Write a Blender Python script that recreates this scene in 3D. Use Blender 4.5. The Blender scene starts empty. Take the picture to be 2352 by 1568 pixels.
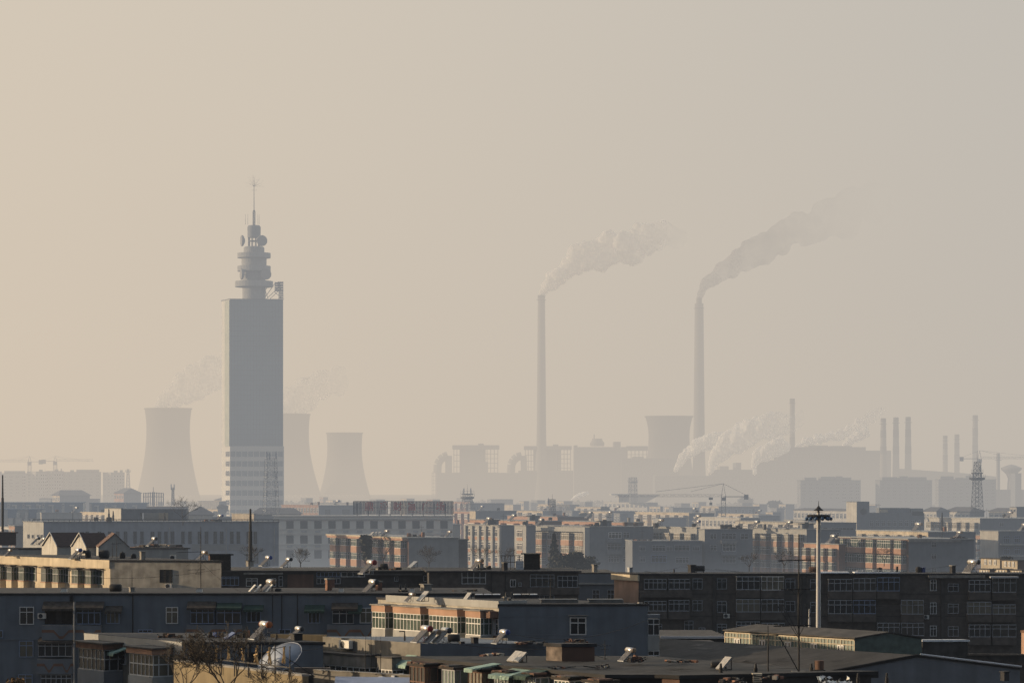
import bpy, bmesh, math, random
from mathutils import Vector, Matrix, noise as mnoise
random.seed(7)
S = bpy.context.scene
COL = S.collection
F, CX, YH, HC = 6666.0, 1175.5, 1085.0, 28.0      # focal length and horizon of the view, camera height in metres

def P(X, Y, d):
    return Vector(((X - CX) / F * d, d, HC + (YH - Y) / F * d))
def GX(X, d): return (X - CX) / F * d
def ZZ(Y, d): return HC + (YH - Y) / F * d

# ------------------------------------------------------------------ materials
M = {}
def mat(name, col, rough=0.85, var=0.25, scale=0.6, streak=0.0, metal=0.0, spec=0.3, brick=None, corr=None):
    m = bpy.data.materials.new(name); m.use_nodes = True
    nt = m.node_tree; N = nt.nodes; L = nt.links
    b = N['Principled BSDF']
    b.inputs['Roughness'].default_value = rough; b.inputs['Metallic'].default_value = metal
    b.inputs['Specular IOR Level'].default_value = spec
    tc = N.new('ShaderNodeTexCoord')
    nz = N.new('ShaderNodeTexNoise'); nz.inputs['Scale'].default_value = scale; nz.inputs['Detail'].default_value = 6
    L.new(tc.outputs['Object'], nz.inputs['Vector'])
    rp = N.new('ShaderNodeMapRange'); rp.inputs['From Min'].default_value = .3; rp.inputs['From Max'].default_value = .7
    rp.inputs['To Min'].default_value = 1 - var; rp.inputs['To Max'].default_value = 1 + var * .6
    L.new(nz.outputs['Fac'], rp.inputs['Value'])
    fac = rp.outputs['Result']
    if streak:
        mp = N.new('ShaderNodeMapping'); mp.inputs['Scale'].default_value = (1.6, 1.6, .12)
        L.new(tc.outputs['Object'], mp.inputs['Vector'])
        n2 = N.new('ShaderNodeTexNoise'); n2.inputs['Scale'].default_value = 1.0; n2.inputs['Detail'].default_value = 5
        L.new(mp.outputs['Vector'], n2.inputs['Vector'])
        r2 = N.new('ShaderNodeMapRange'); r2.inputs['From Min'].default_value = .35; r2.inputs['From Max'].default_value = .65
        r2.inputs['To Min'].default_value = 1 - streak; r2.inputs['To Max'].default_value = 1
        L.new(n2.outputs['Fac'], r2.inputs['Value'])
        mu = N.new('ShaderNodeMath'); mu.operation = 'MULTIPLY'; L.new(fac, mu.inputs[0]); L.new(r2.outputs['Result'], mu.inputs[1]); fac = mu.outputs[0]
    if brick or corr:
        sp = N.new('ShaderNodeSeparateXYZ'); L.new(tc.outputs['Object'], sp.inputs[0])
        w = N.new('ShaderNodeMath'); w.operation = 'WRAP' if False else 'FRACT'
        sc = N.new('ShaderNodeMath'); sc.operation = 'MULTIPLY'; sc.inputs[1].default_value = brick or corr
        ad = N.new('ShaderNodeMath'); ad.operation = 'ADD'; L.new(sp.outputs[0], ad.inputs[0]); L.new(sp.outputs[1], ad.inputs[1])
        L.new(sp.outputs[2] if brick else ad.outputs[0], sc.inputs[0]); L.new(sc.outputs[0], w.inputs[0])
        gt = N.new('ShaderNodeMapRange'); gt.inputs['From Min'].default_value = .0; gt.inputs['From Max'].default_value = .35
        gt.inputs['To Min'].default_value = .72; gt.inputs['To Max'].default_value = 1
        L.new(w.outputs[0], gt.inputs['Value'])
        mu = N.new('ShaderNodeMath'); mu.operation = 'MULTIPLY'; L.new(fac, mu.inputs[0]); L.new(gt.outputs['Result'], mu.inputs[1]); fac = mu.outputs[0]
    mx = N.new('ShaderNodeVectorMath'); mx.operation = 'SCALE'; mx.inputs[0].default_value = col
    L.new(fac, mx.inputs['Scale']); L.new(mx.outputs[0], b.inputs['Base Color'])
    M[name] = m; return m

for nm, c, kw in [
  ('wall_bluegrey', (.145,.168,.20), dict(var=.16, scale=.5, streak=.14)),
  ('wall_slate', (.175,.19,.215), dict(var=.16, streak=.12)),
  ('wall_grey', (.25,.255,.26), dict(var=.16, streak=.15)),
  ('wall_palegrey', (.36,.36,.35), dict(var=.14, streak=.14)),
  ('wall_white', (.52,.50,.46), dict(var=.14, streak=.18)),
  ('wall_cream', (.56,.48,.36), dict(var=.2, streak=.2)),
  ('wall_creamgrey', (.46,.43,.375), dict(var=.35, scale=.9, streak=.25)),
  ('wall_brick', (.105,.09,.08), dict(var=.4, scale=1.4, brick=6)),
  ('wall_darkbrick', (.065,.06,.058), dict(var=.5, scale=1.1, streak=.2)),
  ('wall_pink', (.42,.27,.2), dict(var=.2, streak=.25)),
  ('wall_orange', (.40,.24,.17), dict(var=.2, streak=.1)),
  ('wall_salmon', (.42,.26,.185), dict(var=.2, streak=.1)),
  ('wall_yellow', (.225,.18,.11), dict(var=.25, streak=.3)),
  ('wall_drab', (.22,.205,.18), dict(var=.25, scale=1.2, streak=.3)),
  ('felt_patch', (.02,.02,.022), dict(var=.4, scale=2)),
  ('felt_pale', (.06,.057,.054), dict(var=.5, scale=2)),
  ('wall_paleblue', (.29,.315,.36), dict(var=.14, streak=.12)),
  ('panel_white', (.60,.58,.53), dict(var=.08, scale=.2, rough=.6)),
  ('glass_strip', (.42,.44,.37), dict(var=.12, scale=.3, rough=.5)),
  ('wall_blue', (.085,.14,.22), dict(var=.12, streak=.1)),
  ('wall_brown', (.16,.095,.07), dict(var=.3, streak=.2)),
  ('concrete', (.27,.255,.235), dict(var=.3, scale=1.2, streak=.3)),
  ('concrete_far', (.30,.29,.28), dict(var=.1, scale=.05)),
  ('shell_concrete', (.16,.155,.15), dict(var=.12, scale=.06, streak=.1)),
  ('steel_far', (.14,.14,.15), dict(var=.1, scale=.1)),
  ('plaster_stained', (.24,.195,.165), dict(var=.55, scale=2.2, streak=.5)),
  ('roof_dark', (.035,.035,.04), dict(var=.5, scale=1.0)),
  ('roof_grey', (.068,.063,.06), dict(var=.45, scale=.8)),
  ('roof_felt', (.032,.031,.032), dict(var=.5, scale=.5)),
  ('roof_tile', (.045,.026,.024), dict(var=.25, scale=2, brick=4)),
  ('roof_rust', (.13,.075,.055), dict(var=.4, scale=2)),
  ('roof_slate', (.12,.12,.13), dict(var=.2, scale=.4)),
  ('trim_white', (.62,.60,.56), dict(var=.1, rough=.5)),
  ('frame_white', (.60,.59,.58), dict(var=.06, rough=.45)),
  ('frame_grey', (.33,.34,.36), dict(var=.1, rough=.5)),
  ('frame_blue', (.22,.27,.38), dict(var=.06, rough=.45)),
  ('band_orange', (.20,.115,.08), dict(var=.3)),
  ('awning_brown', (.07,.06,.052), dict(var=.5, scale=3)),
  ('awning_green', (.035,.065,.055), dict(var=.3, scale=3, corr=5)),
  ('awning_pale', (.30,.42,.36), dict(var=.3, scale=2, corr=4)),
  ('metal_dark', (.03,.03,.033), dict(var=.3, rough=.6, metal=.4)),
  ('metal_grey', (.30,.31,.33), dict(var=.2, rough=.45, metal=.5)),
  ('metal_pale', (.5,.5,.52), dict(var=.12, rough=.5, metal=.1)),
  ('pole_white', (.42,.42,.43), dict(var=.15, rough=.5, streak=.1)),
  ('tank_steel', (.62,.60,.58), dict(var=.12, rough=.32, metal=.75)),
  ('cap_red', (.20,.018,.022), dict(var=.2, rough=.45)),
  ('cap_blue', (.03,.06,.22), dict(var=.2, rough=.45)),
  ('cap_dark', (.03,.035,.045), dict(var=.2, rough=.5)),
  ('cap_orange', (.34,.10,.03), dict(var=.2, rough=.45)),
  ('cap_tan', (.28,.20,.14), dict(var=.2, rough=.55)),
  ('collector', (.30,.28,.26), dict(var=.25, scale=5, rough=.35, spec=.6)),
  ('panel_blue', (.05,.08,.22), dict(var=.2, rough=.3)),
  ('black_plastic', (.015,.015,.018), dict(var=.3, rough=.6)),
  ('dish_white', (.25,.28,.345), dict(var=.10, scale=1.5, rough=.55)),
  ('gold', (.34,.235,.115), dict(var=.35, scale=6, rough=.5, metal=.2)),
  ('red_paint', (.34,.035,.04), dict(var=.2, rough=.5)),
  ('slat_blue', (.045,.055,.08), dict(var=.15, rough=.5)),
  ('corrugated_blue', (.15,.20,.33), dict(var=.2, rough=.5, corr=5)),
  ('bark', (.045,.035,.028), dict(var=.4, scale=6)),
  ('twig', (.035,.029,.024), dict(var=.4, scale=4)),
  ('needle', (.045,.046,.038), dict(var=.5, scale=2)),
  ('dry_leaf', (.13,.075,.03), dict(var=.4, scale=4)),
  ('snow', (.72,.74,.78), dict(var=.15, scale=2, rough=.6)),
  ('ground', (.07,.066,.062), dict(var=.4, scale=.05)),
  ('road', (.05,.05,.052), dict(var=.3, scale=.2)),
  ('brick_red', (.20,.105,.075), dict(var=.5, scale=3, brick=9)),
  ('foil', (.55,.52,.48), dict(var=.3, scale=5, rough=.25, metal=.9)),
  ('curtain', (.36,.32,.25), dict(var=.3, scale=2, corr=4)),
  ('lamp_blue', (.05,.10,.19), dict(var=.2, rough=.4)),
  ('green_panel', (.10,.13,.115), dict(var=.3, scale=2, rough=.4)),
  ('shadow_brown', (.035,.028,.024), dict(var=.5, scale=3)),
  ('cloth_blue', (.16,.24,.36), dict(var=.3, scale=4)),
  ('door_white', (.55,.56,.58), dict(var=.1, brick=3)),
  ]:
    mat(nm, c, **kw)

def glass(name, col, rough=.12, spec=.5, var=.5, scale=.7):
    m = mat(name, col, rough=rough, var=var, scale=scale, spec=spec)
    return m
glass('pane', (.022,.025,.03)); glass('pane_dim', (.045,.042,.038), rough=.2)
glass('pane_warm', (.13,.115,.085), rough=.3, var=.4); glass('pane_green', (.06,.085,.07), rough=.15, var=.5)
glass('pane_sage', (.15,.19,.17), rough=.25, var=.2, scale=1.5)
glass('curtain_wall', (.17,.225,.25), rough=.45, var=.14, scale=.12, spec=.3)

# ------------------------------------------------------------------ mesh builder
class Fr:                     # vertical facade frame: origin o (x,y), u along the wall, n outward
    def __init__(s, o, u, n, L=0, zt=0):
        s.o, s.u, s.n, s.L, s.zt = Vector(o), Vector(u), Vector(n), L, zt
        s.rz = math.atan2(s.u.y, s.u.x)
    def pt(s, a, b, z):
        p = s.o + s.u * a + s.n * b
        return Vector((p.x, p.y, z))
    def hit(s, X, Y):
        r = Vector(((X - CX) / F, 1.0))
        t = s.o.dot(s.n) / r.dot(s.n)
        return (r * t - s.o).dot(s.u), HC + (YH - Y) / F * t
    def U(s, X): return s.hit(X, YH)[0]
    def off(s, n): return Fr(s.o + s.n * n, s.u, s.n, s.L, s.zt)
    def Z(s, X, Y): return s.hit(X, Y)[1]

WF = Fr((0, 0), (1, 0), (0, 1))   # plain world axes: u = x, n = y

BOXF = [(0,3,2,1),(4,5,6,7),(0,1,5,4),(1,2,6,5),(2,3,7,6),(3,0,4,7)]
class MB:
    def __init__(s): s.v, s.f, s.m, s.names, s.sm = [], [], [], [], False
    def mi(s, m):
        if m not in s.names: s.names.append(m)
        return s.names.index(m)
    def add(s, vs, fs, m):
        k = len(s.v); s.v += [Vector(v) for v in vs]; i = s.mi(m)
        for f in fs: s.f.append([k + a for a in f]); s.m.append(i)
        return s
    def box(s, fr, u0, u1, n0, n1, z0, z1, m):
        if u1 < u0: u0, u1 = u1, u0
        if n1 < n0: n0, n1 = n1, n0
        vs = [fr.pt(a, b, z) for z in (z0, z1) for a, b in ((u0,n0),(u1,n0),(u1,n1),(u0,n1))]
        return s.add(vs, BOXF, m)
    def prism(s, poly, z0, z1, m):
        n = len(poly); vs = [(p[0], p[1], z0) for p in poly] + [(p[0], p[1], z1) for p in poly]
        return s.add(vs, [tuple(range(n))[::-1], tuple(range(n, 2*n))] + [(i, (i+1) % n, n + (i+1) % n, n + i) for i in range(n)], m)
    def tube(s, p0, p1, r0, r1=None, m='metal_dark', n=6, cap=True):
        p0, p1 = Vector(p0), Vector(p1); r1 = r0 if r1 is None else r1
        d = (p1 - p0)
        if d.length < 1e-6: return s
        d.normalize(); a = d.orthogonal().normalized(); b = d.cross(a)
        vs = []
        for p, r in ((p0, r0), (p1, r1)):
            for i in range(n):
                t = 2 * math.pi * i / n; vs.append(p + a * (r * math.cos(t)) + b * (r * math.sin(t)))
        fs = [(i, (i+1) % n, n + (i+1) % n, n + i) for i in range(n)]
        if cap: fs += [tuple(range(n))[::-1], tuple(range(n, 2*n))]
        return s.add(vs, fs, m)
    def lathe(s, prof, c, m, n=24, ax=None):
        c = Vector(c); ax = Vector(ax or (0, 0, 1)).normalized(); a = ax.orthogonal().normalized(); b = ax.cross(a); vs = []; k = len(prof)
        for r, z in prof:
            for i in range(n):
                t = 2 * math.pi * i / n; vs.append(c + ax * z + a * (r * math.cos(t)) + b * (r * math.sin(t)))
        fs = [(j*n + i, j*n + (i+1) % n, (j+1)*n + (i+1) % n, (j+1)*n + i) for j in range(k-1) for i in range(n)]
        if prof[0][0] > 1e-4: fs.append(tuple(range(n))[::-1])
        if prof[-1][0] > 1e-4: fs.append(tuple((k-1)*n + i for i in range(n)))
        return s.add(vs, fs, m)
    def quad(s, a, b, c, d, m): return s.add([a, b, c, d], [(0, 1, 2, 3)], m)
    def mesh(s, name):
        me = bpy.data.meshes.new(name); me.from_pydata([tuple(v) for v in s.v], [], s.f)
        for n in s.names: me.materials.append(M[n])
        me.polygons.foreach_set('material_index', s.m)
        if s.sm: me.polygons.foreach_set('use_smooth', [True] * len(s.f))
        me.update(); return me
    def build(s, name, parent=None, smooth=False):
        s.sm = smooth
        if parent is not None:
            o = parent
            while o is not None:          # children are built in world coordinates, stored relative to their thing
                for v in s.v: v -= o.location
                o = o.parent
        ob = bpy.data.objects.new(name, s.mesh(name)); COL.objects.link(ob); ob.parent = parent
        return ob

def merge(o, mb):
    """add surface pattern faces to the mesh of part o"""
    off = Vector((0, 0, 0)); q = o.parent
    while q is not None: off += q.location; q = q.parent
    bm = bmesh.new(); bm.from_mesh(o.data); vs = [bm.verts.new(v - off) for v in mb.v]; n0 = len(o.data.materials)
    for n in mb.names: o.data.materials.append(M[n])
    for f, mi in zip(mb.f, mb.m): bm.faces.new([vs[i] for i in f]).material_index = n0 + mi
    bm.to_mesh(o.data); bm.free()
def tag(o, label, cat, group=None, kind=None):
    if label: o['label'] = label
    if cat: o['category'] = cat
    if group: o['group'] = group
    if kind: o['kind'] = kind
    return o
def thing(name, label, cat, loc, group=None):
    o = bpy.data.objects.new(name, None); COL.objects.link(o); o.location = loc; o.empty_display_size = .5
    return tag(o, label, cat, group)
def copy_tree(o, parent=None):
    c = o.copy(); COL.objects.link(c); c.parent = parent
    for ch in o.children: copy_tree(ch, c)
    return c

# ------------------------------------------------------------------ windows
WC = {}
def win_mesh(w, h, nc, split, fm, pm, t):
    key = (round(w / .1), round(h / .1), nc, split, fm, pm, t)
    if key not in WC:
        w, h = key[0] * .1, key[1] * .1
        fr = MB(); z0 = 0
        fr.box(WF, 0, w, -.09, .015, 0, t, fm); fr.box(WF, 0, w, -.09, .015, h - t, h, fm)
        fr.box(WF, 0, t, -.09, .015, t, h - t, fm); fr.box(WF, w - t, w, -.09, .015, t, h - t, fm)
        if split:
            zs = h * split
            fr.box(WF, t, w - t, -.085, .015, zs - t / 2, zs + t / 2, fm)
        for i in range(1, nc):
            u = w * i / nc
            if split:
                fr.box(WF, u - t * .4, u + t * .4, -.082, .015, t, h * split - t / 2, fm); fr.box(WF, u - t * .4, u + t * .4, -.082, .015, h * split + t / 2, h - t, fm)
            else: fr.box(WF, u - t * .4, u + t * .4, -.082, .015, t, h - t, fm)
        pn = MB(); pn.box(WF, t * .5, w - t * .5, -.035, .01, t * .5, h - t * .5, pm)
        WC[key] = (fr.mesh('window'), pn.mesh('pane'))
    return WC[key]
def window(root, fr, u0, u1, z0, z1, nc=2, split=.68, fm='frame_white', pm='pane', t=.07, off=0.0, sub=True, parent=None):
    if u1 < u0: u0, u1 = u1, u0
    w, h = u1 - u0, z1 - z0
    if w < .12 or h < .12: return None
    mf, mp = win_mesh(w, h, nc, split, fm, pm, t)
    o = bpy.data.objects.new('window', mf); COL.objects.link(o); o.parent = root
    # mesh local: x = along wall, -y = outward
    p = fr.pt(u0, off, z0)
    d = Vector((fr.u.x, fr.u.y)); right = Vector((d.y, -d.x))      # local -y maps to rotated (0,-1)
    if right.dot(fr.n) < 0:
        p = fr.pt(u1, off, z0); rz = math.atan2(-d.y, -d.x)
    else: rz = math.atan2(d.y, d.x)
    o.location = p - root.location; o.rotation_euler = (0, 0, rz)
    q = bpy.data.objects.new('pane', mp); COL.objects.link(q); q.parent = o
    return o
def wpx(b, fr, X0, Y0, X1, Y1, **k):
    u0, z1 = fr.hit(X0, Y0); u1, _ = fr.hit(X1, Y0); _, z0 = fr.hit(X0, Y1)
    return window(b.root, fr, u0, u1, z0, z1, **k)
def wgrid(b, fr, us, zs, w, h, **k):
    for z in zs:
        for u in us:
            if 0 <= u - w / 2 and u + w / 2 <= fr.L: window(b.root, fr, u - w / 2, u + w / 2, z, z + h, **k)

def glaze(mb, fr, u0, u1, n0, n1, z0, z1, nc, split, fm, pm, t=.07):
    """glass on front and both sides of a projecting bay"""
    mb.box(fr, u0 + .03, u1 - .03, n0, n1 - .03, z0, z1, pm)
    def bars(a0, a1, put):
        L = a1 - a0
        put(a0, a1, z0, z0 + t); put(a0, a1, z1 - t, z1)
        if split: zs = z0 + (z1 - z0) * split; put(a0, a1, zs - t / 2, zs + t / 2)
    bars(u0, u1, lambda a, b, c, d: mb.box(fr, a, b, n1 - .05, n1 + .01, c, d, fm))
    for i in range(nc + 1):
        u = u0 + (u1 - u0) * i / nc
        mb.box(fr, max(u - t * .4, u0), min(u + t * .4, u1), n1 - .045, n1 + .005, z0 + t, z1 - t, fm)
    for uu, e in ((u0, -1), (u1, 1)):
        bars(n0, n1 - .06, lambda a, b, c, d: mb.box(fr, uu - .012 * (e < 0) - .03 * (e > 0), uu + .012 * (e > 0) + .03 * (e < 0), a, b, c, d, fm))
        for i in (0, 1):
            n = n0 + (n1 - .08 - n0) * (i + .5) / 2
            mb.box(fr, uu - .01 * (e < 0) - .03 * (e > 0), uu + .01 * (e > 0) + .03 * (e < 0), n - .03, n + .03, z0 + t, z1 - t, fm)
def bay(b, fr, u0, u1, z0, zp, z1, proj=1.1, pm='wall_cream', gm='pane', fm='frame_white', nc=4, split=.7, top=None, tm='concrete', th=.14, t=.07):
    """enclosed balcony: parapet z0..zp, glazing zp..z1"""
    if u1 < u0: u0, u1 = u1, u0
    mb = MB(); mb.box(fr, u0, u1, 0.0, proj, z0, zp, pm)
    if top: mb.box(fr, u0 - .12, u1 + .12, 0.0, proj + .16, z1, z1 + th, tm)
    o = mb.build('balcony', b.root)
    g = MB(); glaze(g, fr, u0 + .04, u1 - .04, 0.02, proj - .05, zp + .002, z1 - .002, nc, split, fm, gm, t)
    g.build('window', o)
    return o

# ------------------------------------------------------------------ buildings
class B: pass
ALLB = []
def building(label, XA, XB, XC, d, yt, mL='wall_grey', mR='wall_slate', k=1.8, k2=.15, z0=0.0, rm='roof_dark', par=.0, name='apartment_building', cat='apartment block', group=None, roof=True, over=.2, lab=True):
    b = B(); xB = GX(XB, d); PB = Vector((xB, d)); zt = ZZ(yt, d)
    if XA is None or XA >= XB: PA = PB + Vector((-.08, 1)) * 12.0
    else:
        a = (XA - CX) / F; s_ = (xB - a * d) / (1 + a * k); PA = PB + Vector((-1, k)) * s_
    if XC is None or XC <= XB: PC = PB + Vector((1, k2)) * 8
    else:
        c = (XC - CX) / F; t_ = (c * d - xB) / (1 - c * k2); PC = PB + Vector((1, k2)) * t_
    PD = PA + PC - PB
    b.A, b.B, b.C, b.D, b.zt, b.d = PA, PB, PC, PD, zt, d
    b.root = thing(name, label, cat, (xB, d, z0), group)
    def fr(p, q):
        u = (q - p).normalized(); n = Vector((u.y, -u.x)); cen = (PA + PC) / 2
        if n.dot(p - cen) < 0: n = -n
        return Fr(p, u, n, (q - p).length, zt)
    b.L, b.R = fr(PA, PB), fr(PB, PC)
    w = MB(); ztw = zt - (.18 if roof else 0)
    poly = [PA, PB, PC, PD]; n4 = [(p.x, p.y, z0) for p in poly] + [(p.x, p.y, ztw) for p in poly]
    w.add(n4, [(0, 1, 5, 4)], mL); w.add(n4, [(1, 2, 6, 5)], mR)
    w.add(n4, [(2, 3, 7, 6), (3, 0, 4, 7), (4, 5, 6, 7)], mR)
    b.wall = w.build('wall', b.root)
    if roof:
        r = MB(); cen = (PA + PC) / 2
        def grow(p, e):
            q = p + b.L.u * (e if p in (PB, PC) else -e) + b.R.u * (e if p in (PC, PD) else -e); return q
        ps = [PA, PB, PC, PD]
        r.prism([grow(p, over) for p in ps], ztw, zt, rm)
        if par:
            for (p, q) in ((PA, PB), (PB, PC), (PC, PD), (PD, PA)):
                f2 = fr(p, q); r.box(f2, -.1 if p in (PA, PC) else .12, f2.L + .1 if p in (PA, PC) else f2.L - .12, -.22, .0, zt, zt + par, mL if p == PA else mR)
        b.roof = r.build('roof', b.root)
    ALLB.append(b)
    return b
# ------------------------------------------------------------------ rooftop things
HU = Vector((.48, -.877, 0))     # tank axis of the water heaters, along the house rows
HV = Vector((-.877, -.48, 0))    # the side the collectors face
GH = 'solar water heaters on the roofs'
PROTO = {}
def heater(label, X, Y, d, cap='cap_blue', s=1.0, tank=True, frame='metal_dark', rot=0.0):
    """X, Y: foot of the collector's low edge"""
    key = (cap, tank, frame); org = P(X, Y, d)
    if key not in PROTO:
        root = thing('solar_water_heater', label, 'solar water heater', org, GH)
        U = HU; V = HV; Z = Vector((0, 0, 1)); c = org
        lo = c; hi = c - V * 1.25 + Z * 1.15
        m = MB(); hw = .62
        e = (hi - lo).normalized(); nn = (V * .7 + Z * .7).normalized()
        for i in range(9):
            q = lo - U * hw + U * (2 * hw * (i + .5) / 9) + nn * .03
            m.tube(q, q + (hi - lo), .05, m='collector', n=6)
        m.add([lo - U * hw - nn * .04, lo + U * hw - nn * .04, hi + U * hw - nn * .04, hi - U * hw - nn * .04,
               lo - U * hw - nn * .01, lo + U * hw - nn * .01, hi + U * hw - nn * .01, hi - U * hw - nn * .01], BOXF, 'collector')
        m.tube(lo - U * (hw + .04), lo + U * (hw + .04), .06, m='tank_steel', n=8)
        m.build('collector', root)
        if tank:
            tc = hi - V * .12 + Z * .12; t = MB()
            t.tube(tc - U * .78, tc + U * .72, .29, m='tank_steel', n=18)
            t.build('tank', root, True).data.polygons.foreach_set('use_smooth', [len(p.vertices) == 4 for p in root.children[-1].data.polygons])
            k = MB(); k.lathe([(.30, 0), (.30, .06), (.24, .12), (.08, .15), (0, .152)], tc + U * .72, cap, 18, U); k.build('end_cap', root); k = MB()
            k.lathe([(.30, 0), (.30, .06), (.24, .12), (0, .14)], tc - U * .78, cap, 18, -U)
            k.build('end_cap', root)
        f = MB()
        for sg in (-1, 1):
            a = lo + U * .5 * sg - nn * .06; bq = hi + U * .5 * sg - nn * .06; g = Vector((bq.x, bq.y, lo.z)) - V * .05
            f.tube(a, bq, .022, m=frame); f.tube(g, bq, .022, m=frame); f.tube(a, g, .022, m=frame)
            f.tube((a + bq) / 2, g, .016, m=frame); f.tube(g + Z * .1, lo + U * -.5 * sg + (hi - lo) * .8 - nn * .06, .014, m=frame)
        f.build('stand', root)
        PROTO[key] = root
        o = root
    else:
        o = copy_tree(PROTO[key]); o['label'] = label
    o.location = org; o.scale = (s, s, s); o.rotation_euler = (0, 0, rot)
    return o

def panel(label, X, Y, d, w, l, m='trim_white', tilt=45, name='flat_collector', cat='solar collector', group=None):
    org = P(X, Y, d); root = thing(name, label, cat, org, group); t = math.radians(tilt)
    Z = Vector((0, 0, 1)); up = (-HV * math.cos(t) + Z * math.sin(t)); nn = (HV * math.sin(t) + Z * math.cos(t))
    a = MB(); c = org
    a.add([c - HU * w/2, c + HU * w/2, c + HU * w/2 + up * l, c - HU * w/2 + up * l] + [q + nn * .09 for q in (c - HU * w/2, c + HU * w/2, c + HU * w/2 + up * l, c - HU * w/2 + up * l)], BOXF, m)
    a.build('panel', root)
    f = MB()
    for sg in (-.42, .42):
        q = c + HU * w * sg + up * l * .92; f.tube(q, (q.x, q.y, org.z), .025, m='metal_dark'); f.tube((q.x, q.y, org.z + .03), c + HU * w * sg, .02, m='metal_dark')
    f.build('stand', root); return root

def drum(label, X0, Y0, X1, Y1, d, m='black_plastic', name='water_tank', vertical=False):
    p = P((X0 + X1) / 2, Y1, d); w = abs(GX(X1, d) - GX(X0, d)); h = (Y1 - Y0) * d / F
    root = thing(name, label, 'water tank', p)
    t = MB()
    if vertical:
        t.lathe([(w/2, .12), (w/2, h * .82), (w/2 * .8, h * .92), (w * .14, h * .96), (w * .14, h)], p, m, 20)
        for i in range(1, 5): t.lathe([(w/2, h * .16 * i), (w/2 + .02, h * .16 * i + .02), (w/2, h * .16 * i + .04)], p, m, 20)
        t.build('tank', root, True)
        s_ = MB()
        for a in range(4): s_.tube(p + Vector((w * .4 * math.cos(a * 1.57 + .7), w * .4 * math.sin(a * 1.57 + .7), 0)), p + Vector((w * .4 * math.cos(a * 1.57 + .7), w * .4 * math.sin(a * 1.57 + .7), .14)), .05)
        s_.build('foot', root)
    else:
        r = h * .42; c = p + Vector((0, 0, h - r))
        t.lathe([(0, -w/2), (r * .8, -w/2), (r, -w/2 + .08), (r, w/2 - .08), (r * .8, w/2), (0, w/2)], c, m, 20, (1, -.12, 0))
        t.build('tank', root, True)
        s_ = MB()
        for sx in (-.35, .35):
            for sy in (-.5, .5): s_.box(Fr((p.x, p.y), (1, 0), (0, 1)), w * sx - .04, w * sx + .04, r * sy - .04, r * sy + .04, p.z, c.z - r * .7, 'metal_dark')
        s_.build('stand', root)
    return root

def ac(label, fr, X0, Y0, X1, Y1, name='air_conditioner'):
    u0, z1 = fr.hit(X0, Y0); u1, _ = fr.hit(X1, Y0); z0 = fr.hit(X0, Y1)[1]
    if u1 < u0: u0, u1 = u1, u0
    c = fr.pt((u0 + u1) / 2, .25, z0); root = thing(name, label, 'air conditioner', c, 'air conditioner units on the walls')
    m = MB(); m.box(fr, u0, u1, .06, .42, z0, z1, 'trim_white'); m.build('casing', root)
    fn = MB(); cx = u0 + (u1 - u0) * .36; r = min((z1 - z0) * .42, (u1 - u0) * .32); cc = fr.pt(cx, .42, (z0 + z1) / 2)
    n3 = Vector((fr.n.x, fr.n.y, 0)); fn.lathe([(r, 0), (r, .012), (r * .9, .02), (0, .012)], cc, 'cap_dark', 16, n3); fn.build('fan_grille', root)
    bk = MB(); bk.box(fr, u0 + .08, u0 + .13, 0, .4, z0 - .05, z0, 'metal_dark'); bk.box(fr, u1 - .13, u1 - .08, 0, .4, z0 - .05, z0, 'metal_dark'); bk.build('bracket', root)
    return root

def mast(label, X, Y0, Y1, d, bars=(), guys=(), r=.035, name='antenna_mast', cat='antenna', m='metal_dark', base=None):
    """thin roof mast; bars: (Y, X0, X1) crossbars; guys: (Y, X, Y) stays"""
    p = P(X, Y1, d); root = thing(name, label, cat, p); h = (Y1 - Y0) * d / F
    k = MB(); k.tube(p, p + Vector((0, 0, h * .6)), r, m=m, n=8); k.tube(p + Vector((0, 0, h * .6)), p + Vector((0, 0, h)), r * .75, r * .5, m, 8); k.build('pole', root)
    for (Y, a, b_) in bars:
        q = MB(); z0 = P(a, Y, d); z1 = P(b_, Y - abs(b_ - a) * .03, d); q.tube(z0, z1, r * .6, m=m)
        for t in range(1, 5):
            c = z0.lerp(z1, t / 5); q.tube(c - Vector((0, .35, 0)), c + Vector((0, .35, 0)), r * .3, m=m, n=4)
        q.build('crossbar', root)
    for (Y, Xg, Yg) in guys:
        q = MB(); q.tube(P(X, Y, d), P(Xg, Yg, d), r * .35, m=m, n=4); q.build('stay', root)
    if base:
        q = MB(); q.box(Fr((p.x, p.y), (1, 0), (0, 1)), -base, base, -base, base, p.z - .05, p.z + .35, 'concrete'); q.build('base', root)
    return root

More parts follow.
